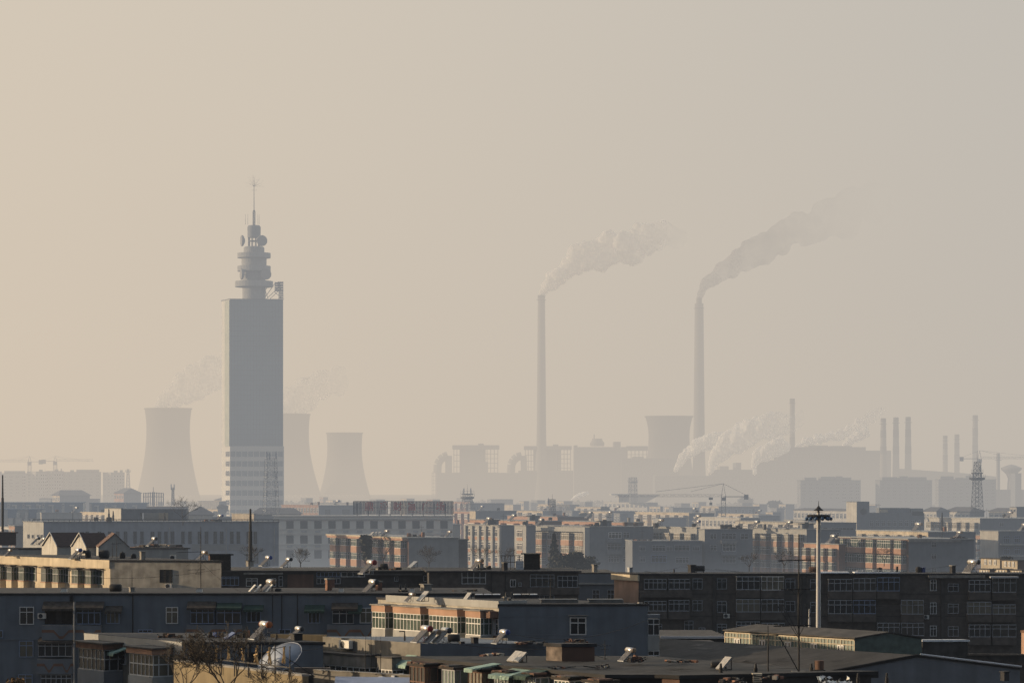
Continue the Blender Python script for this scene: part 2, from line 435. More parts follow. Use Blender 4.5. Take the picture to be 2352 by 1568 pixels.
def lattice(label, X, Y0, Y1, d, wt, wb, name='lattice_tower', cat='telecom tower', n=10, plats=(), panels=(), m='steel_far', r=.07, spike=0, group=None, diag=True):
    """wt, wb widths in metres at the top and foot; plats: (Y, width, thick); panels: (dx, Y0, Y1)"""
    p = P(X, Y1, d); h = (Y1 - Y0) * d / F; root = thing(name, label, cat, p, group); k = MB()
    cs = [(-1, -1), (1, -1), (1, 1), (-1, 1)]
    def c(i, t):
        w = (wb + (wt - wb) * t) / 2; a = .35; x, y = cs[i % 4]
        return p + Vector(((x * math.cos(a) - y * math.sin(a)) * w, (x * math.sin(a) + y * math.cos(a)) * w, h * t))
    for j in range(n):
        t0, t1 = j / n, (j + 1) / n
        for i in range(4):
            k.tube(c(i, t0), c(i, t1), r, m=m, n=4, cap=False)
            k.tube(c(i, t1), c(i + 1, t1), r * .6, m=m, n=3, cap=False)
            if diag: k.tube(c(i, t0), c(i + 1, t1), r * .55, m=m, n=3, cap=False); k.tube(c(i + 1, t0), c(i, t1), r * .55, m=m, n=3, cap=False)
    k.build('mast', root)
    for (Y, w, th) in plats:
        q = MB(); z = ZZ(Y, d); q.lathe([(w/2 * .7, z - p.z - th), (w/2, z - p.z - th * .6), (w/2, z - p.z), (0, z - p.z)], p, m, 12)
        for a in range(8):
            e = p + Vector((w/2 * math.cos(a * .785), w/2 * math.sin(a * .785), z - p.z)); q.tube(e, e + Vector((0, 0, 1.0)), r * .5, m=m, n=3)
        q.build('platform', root)
    for (dx, ya, yb) in panels:
        q = MB(); a = P(X + dx, yb, d); b_ = P(X + dx, ya, d)
        q.box(Fr((a.x, a.y), (1, 0), (0, 1)), -.16, .16, -.12, .12, a.z, b_.z, 'metal_pale'); 
        q.tube(a, b_ + Vector((0, 0, .3)), r * .6, m=m, n=4); q.tube((a + b_) / 2, (p.x, p.y, ((a + b_) / 2).z), r * .5, m=m, n=3); q.build('panel_antenna', root)
    if spike:
        q = MB(); z = p + Vector((0, 0, h)); q.tube(z, z + Vector((0, 0, spike)), r * .8, r * .3, m, 5); q.build('spike', root)
    return root

def crane(label, X, Yj, Yb, Yp, Xj, Xc, d, w=1.8, hook=None, g=1.0):
    """tower crane: mast X from Yb up to the jib at Yj, peak Yp, jib tip Xj, counter-jib end Xc"""
    p = P(X, Yb, d); root = thing('tower_crane', label, 'tower crane', p, 'tower cranes'); m = 'steel_far'
    zj = ZZ(Yj, d); k = MB(); n = max(6, int((zj - p.z) / 3))
    def sq(z): return [Vector((p.x + a * w/2, p.y + b_ * w/2, z)) for a, b_ in ((-1,-1),(1,-1),(1,1),(-1,1))]
    for j in range(n):
        a, c = sq(p.z + (zj - p.z) * j / n), sq(p.z + (zj - p.z) * (j + 1) / n)
        for i in range(4): k.tube(a[i], c[i], .12 * g, m=m, n=4); k.tube(a[i], c[(i+1) % 4], .07 * g, m=m, n=3); k.tube(c[i], c[(i+1) % 4], .07 * g, m=m, n=3)
    k.build('mast', root)
    q = MB(); pk = P(X, Yp, d)
    for a in sq(zj): q.tube(a, pk, .1 * g, m=m, n=4)
    q.build('apex', root)
    j = MB(); tip = P(Xj, Yj, d); b0 = Vector((p.x, p.y, zj)); L = (tip - b0).length; e = (tip - b0).normalized(); nn = max(8, int(L / 2.2)); sd = Vector((-e.y, e.x, 0))
    pr = None
    for i in range(nn + 1):
        c = b0 + e * (L * i / nn); s3 = [c - sd * .6 * g, c + sd * .6 * g, c + Vector((0, 0, 1.5 * g))]
        if pr:
            for t in range(3): j.tube(pr[t], s3[t], .09 * g, m=m, n=4); j.tube(pr[t], s3[(t+1) % 3], .06 * g, m=m, n=3)
        pr = s3
    j.build('jib', root)
    cj = MB(); ce = P(Xc, Yj, d); f = Fr((b0.x, b0.y), (ce - b0).to_2d().normalized(), (0, 1)); Lc = (ce - b0).length
    cj.box(f, 0, Lc, -.7 * g, .7 * g, zj - .1, zj + .25 * g, m); cj.build('counter_jib', root)
    cw = MB(); cw.box(f, Lc - 2.2 * g, Lc + .6 * g, -.9 * g, .9 * g, zj - 1.8 * g, zj + 1.4 * g, 'concrete_far'); cw.build('counterweight', root)
    cb = MB(); cb.box(WF, p.x - 1.3 * g, p.x + 1.3 * g, p.y - 1.9, p.y - .95, zj - 2.6 * g, zj - .2, m); cb.build('cab', root)
    st = MB(); st.tube(pk, b0 + e * L * .62 + Vector((0, 0, 1.5)), .05, m=m, n=3); st.tube(pk, b0 + e * L * .3 + Vector((0, 0, 1.5)), .05, m=m, n=3); st.tube(pk, ce + Vector((0, 0, .3)), .05, m=m, n=3); st.build('stay', root)
    if hook:
        h = MB(); a = P(hook[0], Yj, d); c = P(hook[0], hook[1], d); h.tube(a, c, .05, m=m, n=3); h.box(WF, a.x - .6, a.x + .6, a.y - .4, a.y + .4, a.z - .9, a.z - .2, m); h.box(WF, c.x - .4, c.x + .4, c.y - .3, c.y + .3, c.z - .8, c.z, m); h.build('hook', root)
    return root

def stack(label, X, Y0, Yb, d, wt, wb, bands=(), flare=None, name='chimney', group='tall plant chimneys', m='concrete_far', inner=None):
    """smokestack; widths in picture units; bands: (Y0, Y1, material)"""
    p = P(X, Yb, d); p.z = 0; sc = d / F / 2; zt = ZZ(Y0, d); root = thing(name, label, 'chimney', p, group)
    prof = []; n = 24
    zb = ZZ(Yb, d)
    for i in range(n + 1):
        t = i / n; z = zt * t; w = wb + (wt - wb) * min(1, max(0, (z - zb) / (zt - zb)))
        if flare and z < ZZ(flare[0], d): w += (flare[1]) * ((ZZ(flare[0], d) - z) / ZZ(flare[0], d)) ** 1.4
        prof.append((w * sc, z))
    k = MB(); k.lathe(prof, p, m, 28); k.lathe([(prof[-1][0] * .82, zt - 2), (prof[-1][0] * .82, zt + .02)], p, 'metal_dark', 20); k.build('shaft', root, False)
    def rad(z): return (wb + (wt - wb) * min(1, max(0, (z - zb) / (zt - zb)))) * sc
    for (a, c, bm) in bands:
        q = MB(); z1, z0 = ZZ(a, d), ZZ(c, d); q.lathe([(rad(z0) + .12, z0), (rad(z1) + .12, z1)], p, bm, 28); q.build('painted_band', root)
    pl = MB(); z = zt - 5; pl.lathe([(rad(z), z), (rad(z) + 1.1, z), (rad(z) + 1.1, z + .4), (rad(z), z + .4)], p, 'steel_far', 24); pl.build('platform', root)
    if inner:
        q = MB(); q.lathe([(inner[1] * sc, zt - 1), (inner[1] * sc, ZZ(inner[0], d))], p, m, 20); q.build('flue', root)
    return root

def cooling(label, X, Yt, d, wt, ww, wb, m='shell_concrete'):
    sc = d / F; p = Vector((GX(X, d), d, 0)); zt = ZZ(Yt, d); root = thing('cooling_tower', label, 'cooling tower', p, 'concrete cooling towers')
    zw = zt * .76; prof = []
    for i in range(33):
        z = 4 + (zt - 4) * i / 32
        if z < zw: a = ((wb / ww) ** 2 - 1) ** .5 / (zw - 4); r = ww * math.sqrt(1 + (a * (zw - z)) ** 2)
        else: a = ((wt / ww) ** 2 - 1) ** .5 / (zt - zw) if wt > ww else 0; r = ww * math.sqrt(1 + (a * (z - zw)) ** 2)
        prof.append((r * sc, z))
    k = MB(); k.lathe(prof, p, m, 48); 
    k.f.pop(); k.m.pop(); k.f.pop(); k.m.pop()
    k.build('shell', root, True)
    q = MB(); r = prof[-1][0]; q.lathe([(r, zt - 1.2), (r + .5, zt - 1.2), (r + .5, zt), (r - .5, zt), (r - .5, zt - 1.2)], p, m, 48); q.build('rim', root)
    c = MB(); r = prof[0][0]
    for i in range(36):
        a = 2 * math.pi * i / 36; b_ = a + math.pi / 36
        for e in (b_, a - math.pi / 36): c.tube(p + Vector((r * 1.03 * math.cos(a), r * 1.03 * math.sin(a), 0)), p + Vector((r * math.cos(e), r * math.sin(e), 4.2)), .4, m=m, n=4)
    c.build('column', root); return root

def microdish(root, X, Y, d, rX, face, m='concrete_far'):
    """drum microwave antenna on the tower; face: direction it looks"""
    c = P(X, Y, d); r = rX * d / F; f = Vector(face).normalized(); k = MB()
    k.lathe([(0, -.9), (r * .35, -.85), (r * .85, -.35), (r, -.1), (r, .55), (0, .62)], c, m, 20, f); o = k.build('dish', root, False)
    o['label'] = 'round microwave dish antenna'
    return o

# ------------------------------------------------------------------ trees
MINR = [.013]
def limb(mb, p, d, L, r, depth, rng, spread=.55, m='bark', lift=.12, kids=(2, 3), twig=None, segs=3):
    r = max(r, MINR[0]); q = p.copy(); dd = d.copy(); rr = r
    for i in range(segs):
        nd = (dd + Vector((rng.gauss(0, .12), rng.gauss(0, .12), rng.gauss(0, .08) + lift * .3))).normalized()
        q2 = q + nd * (L / segs); r2 = rr * .82
        mb.tube(q, q2, rr, r2, m, 5 if r > .04 else 3, cap=False); 
        if depth > 0 and i >= 1 or (depth > 0 and segs == 1):
            for _ in range(rng.randint(*kids) - (1 if i < segs - 1 else 0)):
                a = Vector((rng.gauss(0, 1), rng.gauss(0, 1), rng.gauss(.25, .6))).normalized()
                limb(mb, q2, (nd + a * spread * rng.uniform(.7, 1.3)).normalized(), L * rng.uniform(.5, .75), r2 * rng.uniform(.55, .75), depth - 1, rng, spread, twig or m, lift, kids, twig, segs)
        q, dd, rr = q2, nd, r2

def bare_tree(label, X, Y, d, h, seed, depth=4, r=.14, spread=.6, lean=(0, 0), kids=(2, 3), z0=None, name='bare_tree', group=None):
    rng = random.Random(seed); p = P(X, Y, d)
    if z0 is not None: p.z = z0
    root = thing(name, label, 'tree', p, group)
    t = MB(); t.tube(p, p + Vector((lean[0] * .3, lean[1] * .3, h * .3)), r, r * .8, 'bark', 8); t.build('trunk', root)
    c = MB(); q = p + Vector((lean[0] * .3, lean[1] * .3, h * .3))
    for i in range(5):
        a = 2 * math.pi * i / 5 + rng.random()
        dv = Vector((math.cos(a) * spread + lean[0] / h, math.sin(a) * spread, 1.0)).normalized()
        limb(c, q - Vector((0, 0, rng.random() * h * .08)), dv, h * .36, r * .62, depth - 1, rng, spread, 'bark', .15, kids, 'twig')
    c.build('crown', root); return root

def leafy(label, X0, Y0, X1, Y1, d, seed, n=900, m='needle', kind='round', leaf=.35, name='tree', zb=0.0, group=None, conifer=False):
    """crown of many small leaf clumps filling an uneven volume"""
    rng = random.Random(seed); xm = (X0 + X1) / 2; p = P(xm, Y1, d); p.z = zb
    w = (X1 - X0) * d / F / 2; zt, zl = ZZ(Y0, d), max(ZZ(Y1, d), zb + .5)
    root = thing(name, label, 'tree', p, group)
    t = MB(); t.tube(p, (p.x, p.y, zl + (zt - zl) * .8), max(.12, w * .07), .05, 'bark', 7)
    for i in range(9):
        a = rng.random() * 6.28; z = zl + (zt - zl) * rng.uniform(.05, .7); rr = w * (1 - (z - zl) / (zt - zl) if conifer else .75)
        t.tube((p.x, p.y, z), (p.x + rr * math.cos(a), p.y + rr * math.sin(a), z + rr * (.15 if conifer else .5)), .06, .02, 'bark', 4)
    t.build('trunk', root)
    c = MB(); lob = [(rng.uniform(-.55, .55), rng.uniform(-.5, .5), rng.uniform(.2, .85), rng.uniform(.28, .5)) for _ in range(9)]
    k = 0
    while k < n:
        if conifer:
            h = rng.random() ** .8; tier = (1 - h) * (.75 + .25 * math.sin(h * 38)); a = rng.random() * 6.28; rr = w * tier * (rng.random() ** .45)
            q = Vector((p.x + rr * math.cos(a), p.y + rr * math.sin(a), zl + (zt - zl) * h - rr * .15))
        else:
            l = rng.choice(lob); a = Vector((rng.gauss(0, 1), rng.gauss(0, 1), rng.gauss(0, 1))).normalized() * (rng.random() ** .4) * l[3]
            q = Vector((p.x + (l[0] + a.x) * w * 1.1, p.y + (l[1] + a.y) * w * 1.1, zl + (l[2] + a.z * .9) * (zt - zl)))
            if q.z > zt or q.z < zl - .5: k += 1; continue
        s_ = leaf * rng.uniform(.5, 1.2); e = Vector((rng.gauss(0, 1), rng.gauss(0, 1), rng.gauss(0, .6))).normalized() * s_; g = e.orthogonal().normalized() * s_ * .6
        g.rotate(Matrix.Rotation(rng.random() * 6.28, 3, e)); c.add([q - e, q + g, q + e, q - g], [(0, 1, 2, 3)], m); k += 1
    c.build('crown', root); return root

# ------------------------------------------------------------------ smoke: billowing plume bodies with thinning tails
def plume(label, pts, d, dens=.05, col=(.97, .955, .93), seed=1, name='smoke_plume', fade=1.0, wisp=.4, solid=.1, cat='smoke', lump=.5, puff=.62, nmul=1.0, vox=None, tail=0.0):
    """pts: (X, Y, radius) in picture units at distance d, from the mouth outward"""
    W = [(P(x, y, d), r * d / F) for x, y, r in pts]; o = W[0][0].copy(); rng = random.Random(seed)
    seg = [(W[i+1][0] - W[i][0]).length for i in range(len(W) - 1)]; tot = sum(seg)
    def at(t):
        s_ = t * tot
        for i, l in enumerate(seg):
            if s_ <= l or i == len(seg) - 1: k = min(1, s_ / l); return W[i][0].lerp(W[i+1][0], k), W[i][1] + (W[i+1][1] - W[i][1]) * k
            s_ -= l
    bm = bmesh.new(); t = 0.0
    while t < 1:
        c, r = at(t); tg = (at(min(1, t + .02))[0] - at(max(0, t - .02))[0]).normalized(); up = Vector((0, 1, 0)).cross(tg).normalized()
        for _ in range(max(1, int((1 if t < .05 else 5) * nmul))):
            a = rng.random() * 6.283; rr = r * (0 if t < .03 else math.sqrt(rng.random()) * .68); q = c + (up * math.sin(a) + Vector((0, 1, 0)) * math.cos(a)) * rr + tg * rng.uniform(-.2, .2) * r
            pr = r * (1.0 if t < .03 else rng.uniform(puff * .55, puff)) * (1 - tail * t * rng.random())
            v = bmesh.ops.create_icosphere(bm, subdivisions=3, radius=1.0)['verts']; off = Vector((rng.random() * 99, seed * 7.7, 0))
            for x in v:
                n = x.co.copy(); k = 1 + lump * .45 * (abs(mnoise.noise(n * 1.6 + off)) * 1.6 - .35) + lump * .16 * (abs(mnoise.noise(n * 3.6 + off)) * 1.5 - .3)
                x.co = q - o + n * pr * k
        t += max(.012, .30 * r / tot)
    me = bpy.data.meshes.new(name); bm.to_mesh(me); bm.free()
    ob = bpy.data.objects.new(name, me); COL.objects.link(ob)
    md = ob.modifiers.new('r', 'REMESH'); md.mode = 'VOXEL'; md.voxel_size = vox or max(w[1] for w in W) / 13; md.use_smooth_shade = True
    ms = ob.modifiers.new('s', 'SMOOTH'); ms.factor = .5; ms.iterations = 3
    bpy.context.view_layer.update(); dg = bpy.context.evaluated_depsgraph_get(); m2 = bpy.data.meshes.new_from_object(ob.evaluated_get(dg)); ob.modifiers.clear(); ob.data = m2; bpy.data.meshes.remove(me); m2.name = name; m2.materials.clear()
    ob.location = o; tag(ob, label, cat)
    m = bpy.data.materials.new(name); m.use_nodes = True; nt = m.node_tree; nt.nodes.clear(); N = nt.nodes.new; LK = nt.links.new
    out = N('ShaderNodeOutputMaterial'); df = N('ShaderNodeBsdfDiffuse'); tl = N('ShaderNodeBsdfTranslucent'); tr = N('ShaderNodeBsdfTransparent'); m1 = N('ShaderNodeMixShader'); m3 = N('ShaderNodeMixShader')
    df.inputs[0].default_value = (*col, 1); tl.inputs[0].default_value = (*col, 1); m1.inputs[0].default_value = .35; LK(df.outputs[0], m1.inputs[1]); LK(tl.outputs[0], m1.inputs[2])
    tc = N('ShaderNodeTexCoord'); sp = N('ShaderNodeSeparateXYZ'); LK(tc.outputs['Object'], sp.inputs[0])
    R = max(w[1] for w in W)
    nz = N('ShaderNodeTexNoise'); nz.inputs['Scale'].default_value = 1.3 / R; nz.inputs['Detail'].default_value = 2; nz.inputs['Roughness'].default_value = .5; LK(tc.outputs['Object'], nz.inputs['Vector'])
    mr = N('ShaderNodeMapRange'); mr.interpolation_type = 'SMOOTHSTEP'; L_ = W[-1][0].x - o.x; mr.inputs[1].default_value = L_ * solid; mr.inputs[2].default_value = L_ * 1.05; mr.inputs[3].default_value = dens; mr.inputs[4].default_value = dens * (1 - fade); LK(sp.outputs[0], mr.inputs[0])
    ma = N('ShaderNodeMapRange'); ma.inputs[1].default_value = .36; ma.inputs[2].default_value = .62; ma.inputs[3].default_value = 1 - wisp; ma.inputs[4].default_value = 1.15; LK(nz.outputs['Fac'], ma.inputs[0])
    mb_ = N('ShaderNodeMath'); mb_.operation = 'MULTIPLY'; mb_.use_clamp = True; LK(ma.outputs[0], mb_.inputs[0]); LK(mr.outputs[0], mb_.inputs[1])
    LK(mb_.outputs[0], m3.inputs[0]); LK(tr.outputs[0], m3.inputs[1]); em = N('ShaderNodeEmission'); em.inputs[0].default_value = (1, .86, .68, 1); em.inputs[1].default_value = .14 if col[0] > .6 else 0; ads = N('ShaderNodeAddShader'); LK(m1.outputs[0], ads.inputs[0]); LK(em.outputs[0], ads.inputs[1]); LK(ads.outputs[0], m3.inputs[2]); LK(m3.outputs[0], out.inputs['Surface'])  # emission added so pale smoke and steam glow as if light scattered inside
    m2.materials.append(m); return ob
SKY = dict(hl=(1.36,.99,.57), hr=(.88,.69,.46), tl=(1.54,1.38,1.05), tr=(1.02,1.02,.93), zen=(.42,.46,.52), back=(.098,.132,.192), pow=.8)
HAZE = dict(rise=(260, 600, .00006, .00112), fall=(950, 1900, 0, -.00057), low=.00016, mist=.0019, step=1.1,
            near=(.352,.372,.398), fl=(1.02,.755,.46), fr=(.67,.555,.41))
# ------------------------------------------------------------------ camera, sun, sky, haze, ground
cam = bpy.data.cameras.new('camera'); cam.sensor_width = 36; cam.lens = 36 * F / 2351
cam.shift_y = (YH - 784) / 2351; cam.clip_end = 60000; cam.clip_start = 1
co = bpy.data.objects.new('camera', cam); COL.objects.link(co); co.location = (0, 0, HC); co.rotation_euler = (math.pi / 2, 0, 0); S.camera = co

EL = math.radians(9.0); sd = Vector((-1, .07, math.tan(EL))).normalized()     # direction to the sun: low, off to the left
sl = bpy.data.lights.new('sun', 'SUN'); sl.energy = 5.0; sl.angle = math.radians(.6); sl.color = (1, .76, .48)
so = bpy.data.objects.new('sun', sl); COL.objects.link(so); so.rotation_euler = sd.to_track_quat('Z', 'Y').to_euler(); so.location = (-100, 0, 200)

w = bpy.data.worlds.new('World'); S.world = w; w.use_nodes = True; nt = w.node_tree; nt.nodes.clear(); N = nt.nodes.new; LK = nt.links.new
out = N('ShaderNodeOutputWorld'); sky = N('ShaderNodeTexSky'); sky.sky_type = 'NISHITA'; sky.sun_disc = False
sky.sun_elevation = EL; sky.sun_rotation = math.atan2(sd.x, sd.y); sky.air_density = 2; sky.dust_density = 6; sky.ozone_density = 1.5
bg1 = N('ShaderNodeBackground'); LK(sky.outputs[0], bg1.inputs[0]); bg1.inputs[1].default_value = .05
def mth(op, a, b_=None, c=None, clamp=False):
    n = N('ShaderNodeMath'); n.operation = op; n.use_clamp = clamp
    for i, v in enumerate((a, b_, c)):
        if v is None: continue
        if isinstance(v, (int, float)): n.inputs[i].default_value = v
        else: LK(v, n.inputs[i])
    return n.outputs[0]
def mixc(f, a, b_):
    n = N('ShaderNodeMix'); n.data_type = 'RGBA'; LK(f, n.inputs[0])
    for i, v in ((6, a), (7, b_)):
        if isinstance(v, tuple): n.inputs[i].default_value = (*v, 1)
        else: LK(v, n.inputs[i])
    return n.outputs[2]
tc = N('ShaderNodeTexCoord'); sp = N('ShaderNodeSeparateXYZ'); LK(tc.outputs['Generated'], sp.inputs[0])
lr = mth('MULTIPLY_ADD', sp.outputs[0], 2.6, .5, clamp=True)              # sunward side -> away from the sun
up = mth('MULTIPLY', sp.outputs[2], 1 / .17, clamp=True)                  # horizon -> ten degrees up
hor = mixc(lr, SKY['hl'], SKY['hr']); top = mixc(lr, SKY['tl'], SKY['tr'])
front = mixc(mth('POWER', up, SKY['pow']), hor, top)
zen = mixc(mth('MULTIPLY_ADD', sp.outputs[2], 1 / .8, -.2, clamp=True), front, SKY['zen'])
fb = mth('MULTIPLY_ADD', sp.outputs[1], -1.3, .45, clamp=True)             # towards the darker sky behind the viewer
# thin uneven smog: very soft blotches
nz = N('ShaderNodeTexNoise'); nz.inputs['Scale'].default_value = 7; nz.inputs['Detail'].default_value = 3
mp = N('ShaderNodeMapping'); mp.inputs['Scale'].default_value = (1, 1, 2.2); LK(tc.outputs['Generated'], mp.inputs[0]); LK(mp.outputs[0], nz.inputs['Vector'])
bl = mth('MULTIPLY_ADD', nz.outputs['Fac'], .09, .955)
allc = mixc(fb, zen, SKY['back'])
sc = N('ShaderNodeVectorMath'); sc.operation = 'SCALE'; LK(allc, sc.inputs[0]); LK(bl, sc.inputs['Scale'])
bg2 = N('ShaderNodeBackground'); LK(sc.outputs[0], bg2.inputs[0]); bg2.inputs[1].default_value = 1
ad = N('ShaderNodeAddShader'); LK(bg1.outputs[0], ad.inputs[0]); LK(bg2.outputs[0], ad.inputs[1]); LK(ad.outputs[0], out.inputs[0])

# the smog itself: one body of air around viewer and city, thin close by, thick over the rows of blocks, thinning again far out
m = bpy.data.materials.new('haze'); m.use_nodes = True; nt = m.node_tree; nt.nodes.clear(); N = nt.nodes.new; LK = nt.links.new
out = N('ShaderNodeOutputMaterial'); ab = N('ShaderNodeVolumeAbsorption'); ab.inputs[0].default_value = (0, 0, 0, 1); em = N('ShaderNodeEmission')
ad = N('ShaderNodeAddShader'); LK(ab.outputs[0], ad.inputs[0]); LK(em.outputs[0], ad.inputs[1]); LK(ad.outputs[0], out.inputs['Volume'])
tc = N('ShaderNodeTexCoord'); sp = N('ShaderNodeSeparateXYZ'); LK(tc.outputs['Object'], sp.inputs[0])
YMAX = 3700.0
def ramp(x, a, b_, va, vb, smooth=True):
    n = N('ShaderNodeMapRange'); n.interpolation_type = 'SMOOTHSTEP' if smooth else 'LINEAR'
    for i, v in zip((1, 2, 3, 4), (a, b_, va, vb)): n.inputs[i].default_value = v
    LK(x, n.inputs[0]); return n.outputs[0]
yy, zz = sp.outputs[1], sp.outputs[2]
den = mth('ADD', ramp(yy, *HAZE['rise']), ramp(yy, *HAZE['fall']))
ground_layer = mth('MULTIPLY', ramp(zz, 22, 62, HAZE['low'], 0), ramp(yy, 1150, 2100, 0, 1))
den = mth('ADD', den, ground_layer)
mist = mth('MULTIPLY', ramp(zz, 3, 15, HAZE['mist'], 0), mth('MULTIPLY', ramp(yy, 395, 460, 0, 1), ramp(yy, 640, 800, 1, 0)))
den = mth('ADD', den, mist)
LK(den, ab.inputs['Density']); LK(den, em.inputs['Strength'])  # smog emits in step with its density, standing in for scattered sunlight
lr = mth('MULTIPLY_ADD', sp.outputs[0], 1 / 1000, .5, clamp=True)
farc = mixc(lr, HAZE['fl'], HAZE['fr'])  # far glow tinted warmer on the sunward left
cc = mixc(mth('MULTIPLY_ADD', sp.outputs[1], 1 / 1100, -.66, clamp=True), HAZE['near'], farc); LK(cc, em.inputs['Color'])
m.cycles.volume_step_rate = HAZE['step']
def hz(x): return 90 + .205 * max(x, 0)
hb = MB(); hb.prism([(-hz(-60), -60), (hz(-60), -60), (hz(YMAX), YMAX), (-hz(YMAX), YMAX)], -6, 900, 'pane')
ho = hb.build('haze'); ho.data.materials.clear(); ho.data.materials.append(m); tag(ho, 'grey brown smog filling the air over the whole city', 'haze', kind='stuff')

g = MB(); g.add([(-20000, -3000, 0), (20000, -3000, 0), (20000, 3690, 0), (-20000, 3690, 0)], [(0, 1, 2, 3)], 'ground')
tag(g.build('ground'), None, None, kind='structure')
for x0, y0, x1, y1, wd in ((-60, 300, 60, 318, 9), (-110, 480, 110, 512, 10), (-150, 655, 150, 700, 10), (-14, 300, -190, 700, 8), (40, 318, 20, 520, 7)):
    a, b_ = Vector((x0, y0)), Vector((x1, y1)); u = (b_ - a).normalized(); nn = Vector((-u.y, u.x)) * wd / 2; r = MB()
    r.add([(*(a - nn), .004 + .001 * len(bpy.data.objects) % .02), (*(b_ - nn), .012), (*(b_ + nn), .012), (*(a + nn), .012)], [(0, 1, 2, 3)], 'road')
    tag(r.build('road'), None, None, kind='structure')

S.view_settings.view_transform = 'Standard'; S.view_settings.look = 'None'; S.view_settings.exposure = 0; S.view_settings.gamma = 1
c = S.cycles
S.render.engine = 'CYCLES'; c.max_bounces = 5; c.diffuse_bounces = 3; c.glossy_bounces = 1; c.use_adaptive_sampling = True; c.adaptive_threshold = .03; c.adaptive_min_samples = 16; c.volume_bounces = 0; c.transparent_max_bounces = 24
c.volume_max_steps = 256; c.use_denoising = True; c.denoising_input_passes = 'RGB_ALBEDO_NORMAL'
c.filter_width = 1.5; c.sample_clamp_indirect = 4; c.caustics_reflective = False; c.caustics_refractive = False
# ------------------------------------------------------------------ power plant and far skyline
# --- slab tower with the telecom turret
t = building('tall slab tower with grey glass curtain wall, white banded foot and round tiered turret', 509, 528, 650, 1125, 686, 'panel_white', 'curtain_wall', k=2.6, k2=.10, name='office_tower', cat='tower', over=.25, rm='roof_slate')
d = 1125; r = t.root; zb = ZZ(1024, d)
q = MB(); fR, fL = t.R, t.L
q.box(fR, 0, fR.L + .3, 0, .35, 0, zb, 'panel_white')
q.build('base_wall', r)
cwm = MB(); f = 3.8
for i in range(int((t.zt - zb) / 1.9)):
    z = zb + i * 1.9 + .8; cwm.box(fR, .1, fR.L - .1, 0, .05, z, z + .12, 'wall_slate')
for i in range(17):
    u = fR.L * (i + .5) / 17; cwm.box(fR, u - .05, u + .05, .05, .09, zb, t.zt - .4, 'wall_slate')
cwm.build('curtain_wall', r)
lg = MB(); lg.box(fL, fL.L * .45, fL.L - .05, 0, .3, zb, t.zt - .5, 'glass_strip'); lg.build('glass_strip', r)
for i in range(7):
    y = 1036 + 22.3 * i; z1, z0 = ZZ(y, d), ZZ(y + 12, d)
    for j in range(9):
        u0 = fR.L * (j + .08) / 9; u1 = fR.L * (j + .92) / 9
        window(r, fR, u0, u1, z0, z1, 3, .6, 'wall_slate', 'curtain_wall', .1, .37)
    window(r, fL, fL.L * .52, fL.L * .95, z0, z1, 3, .6, 'frame_grey', 'pane', .12, .05)
cx = GX(579, d); cp = Vector((cx, d + 8, 0)); sc = d / F
def lz(y): return ZZ(y, d)
def ring(nm, prof, m='wall_palegrey'):
    k = MB(); k.lathe([(a * sc, lz(y)) for a, y in prof], cp, m, 32); return k.build(nm, r)
ring('turret_shaft', [(27, 686), (27, 640), (26, 640), (26, 617), (29, 617), (29, 580), (24, 580), (24, 566), (21, 563), (0, 563)])
for (y0, y1, w_) in ((643, 656, 44), (608, 620, 38.5), (578, 589, 38.5)): ring('ring_balcony', [(w_ - 9, y1 + 1), (w_, y1), (w_, y0), (w_ - 3, y0), (w_ - 3, y0 + 3), (20, y0 + 3)])
k = MB()
for i in range(10):
    a = 6.283 * i / 10; e = cp + Vector((13 * sc * math.cos(a), 13 * sc * math.sin(a), 0)); k.tube((e.x, e.y, lz(564)), (e.x, e.y, lz(540)), .17, m='steel_far', n=5)
k.lathe([(13 * sc, lz(551)), (14 * sc, lz(551)), (14 * sc, lz(549)), (13 * sc, lz(549))], cp, 'steel_far', 24); k.build('open_gallery', r)
ring('drum_cabin', [(0, 542), (15, 542), (15.5, 518), (13, 514), (0, 514)], 'wall_grey')
k = MB()
for a in range(6):
    e = Vector((2.6 * sc * math.cos(a * 1.047), 2.6 * sc * math.sin(a * 1.047), 0)); k.tube(cp + e + Vector((0, 0, lz(514))), cp + e + Vector((0, 0, lz(482))), .12, m='steel_far', n=4)
for i in range(7):
    y = 512 - i * 5; k.lathe([(2.9 * sc, lz(y)), (3.1 * sc, lz(y) + .15), (0, lz(y) + .15)], cp, 'steel_far', 6)
k.lathe([(3 * sc, lz(482)), (.8 * sc, lz(477))], cp, 'steel_far', 10)
k.tube(cp + Vector((0, 0, lz(480))), cp + Vector((0, 0, lz(424))), .17, .1, 'steel_far', 6); k.build('spire', r)
k = MB(); hub = cp + Vector((0, 0, lz(424)))
for i in range(26):
    v = Vector((math.cos(i * 2.4), math.sin(i * 2.4), 0)); e = math.radians((i * 37) % 90); k.tube(hub, hub + (v * math.cos(e) + Vector((0, 0, math.sin(e)))) * 4.3, .03, .012, 'steel_far', 3)
for i in range(4):
    v = Vector((math.cos(i * 1.57), math.sin(i * 1.57), 0)); k.tube(cp + Vector((0, 0, lz(433))), cp + Vector((0, 0, lz(433))) + v * .8, .04, m='steel_far', n=3); k.tube(cp + Vector((0, 0, lz(433))) + v * .8, cp + Vector((0, 0, lz(430))) + v * .8, .04, m='steel_far', n=3)
k.build('antenna_crown', r)
for dx in (-15.5, -10, 13, 16):
    k = MB(); a = P(579 + dx, 516, d + 8); k.tube(a, P(579 + dx, 492, d + 8), .08, .04, 'steel_far', 4); k.build('whip_antenna', r)
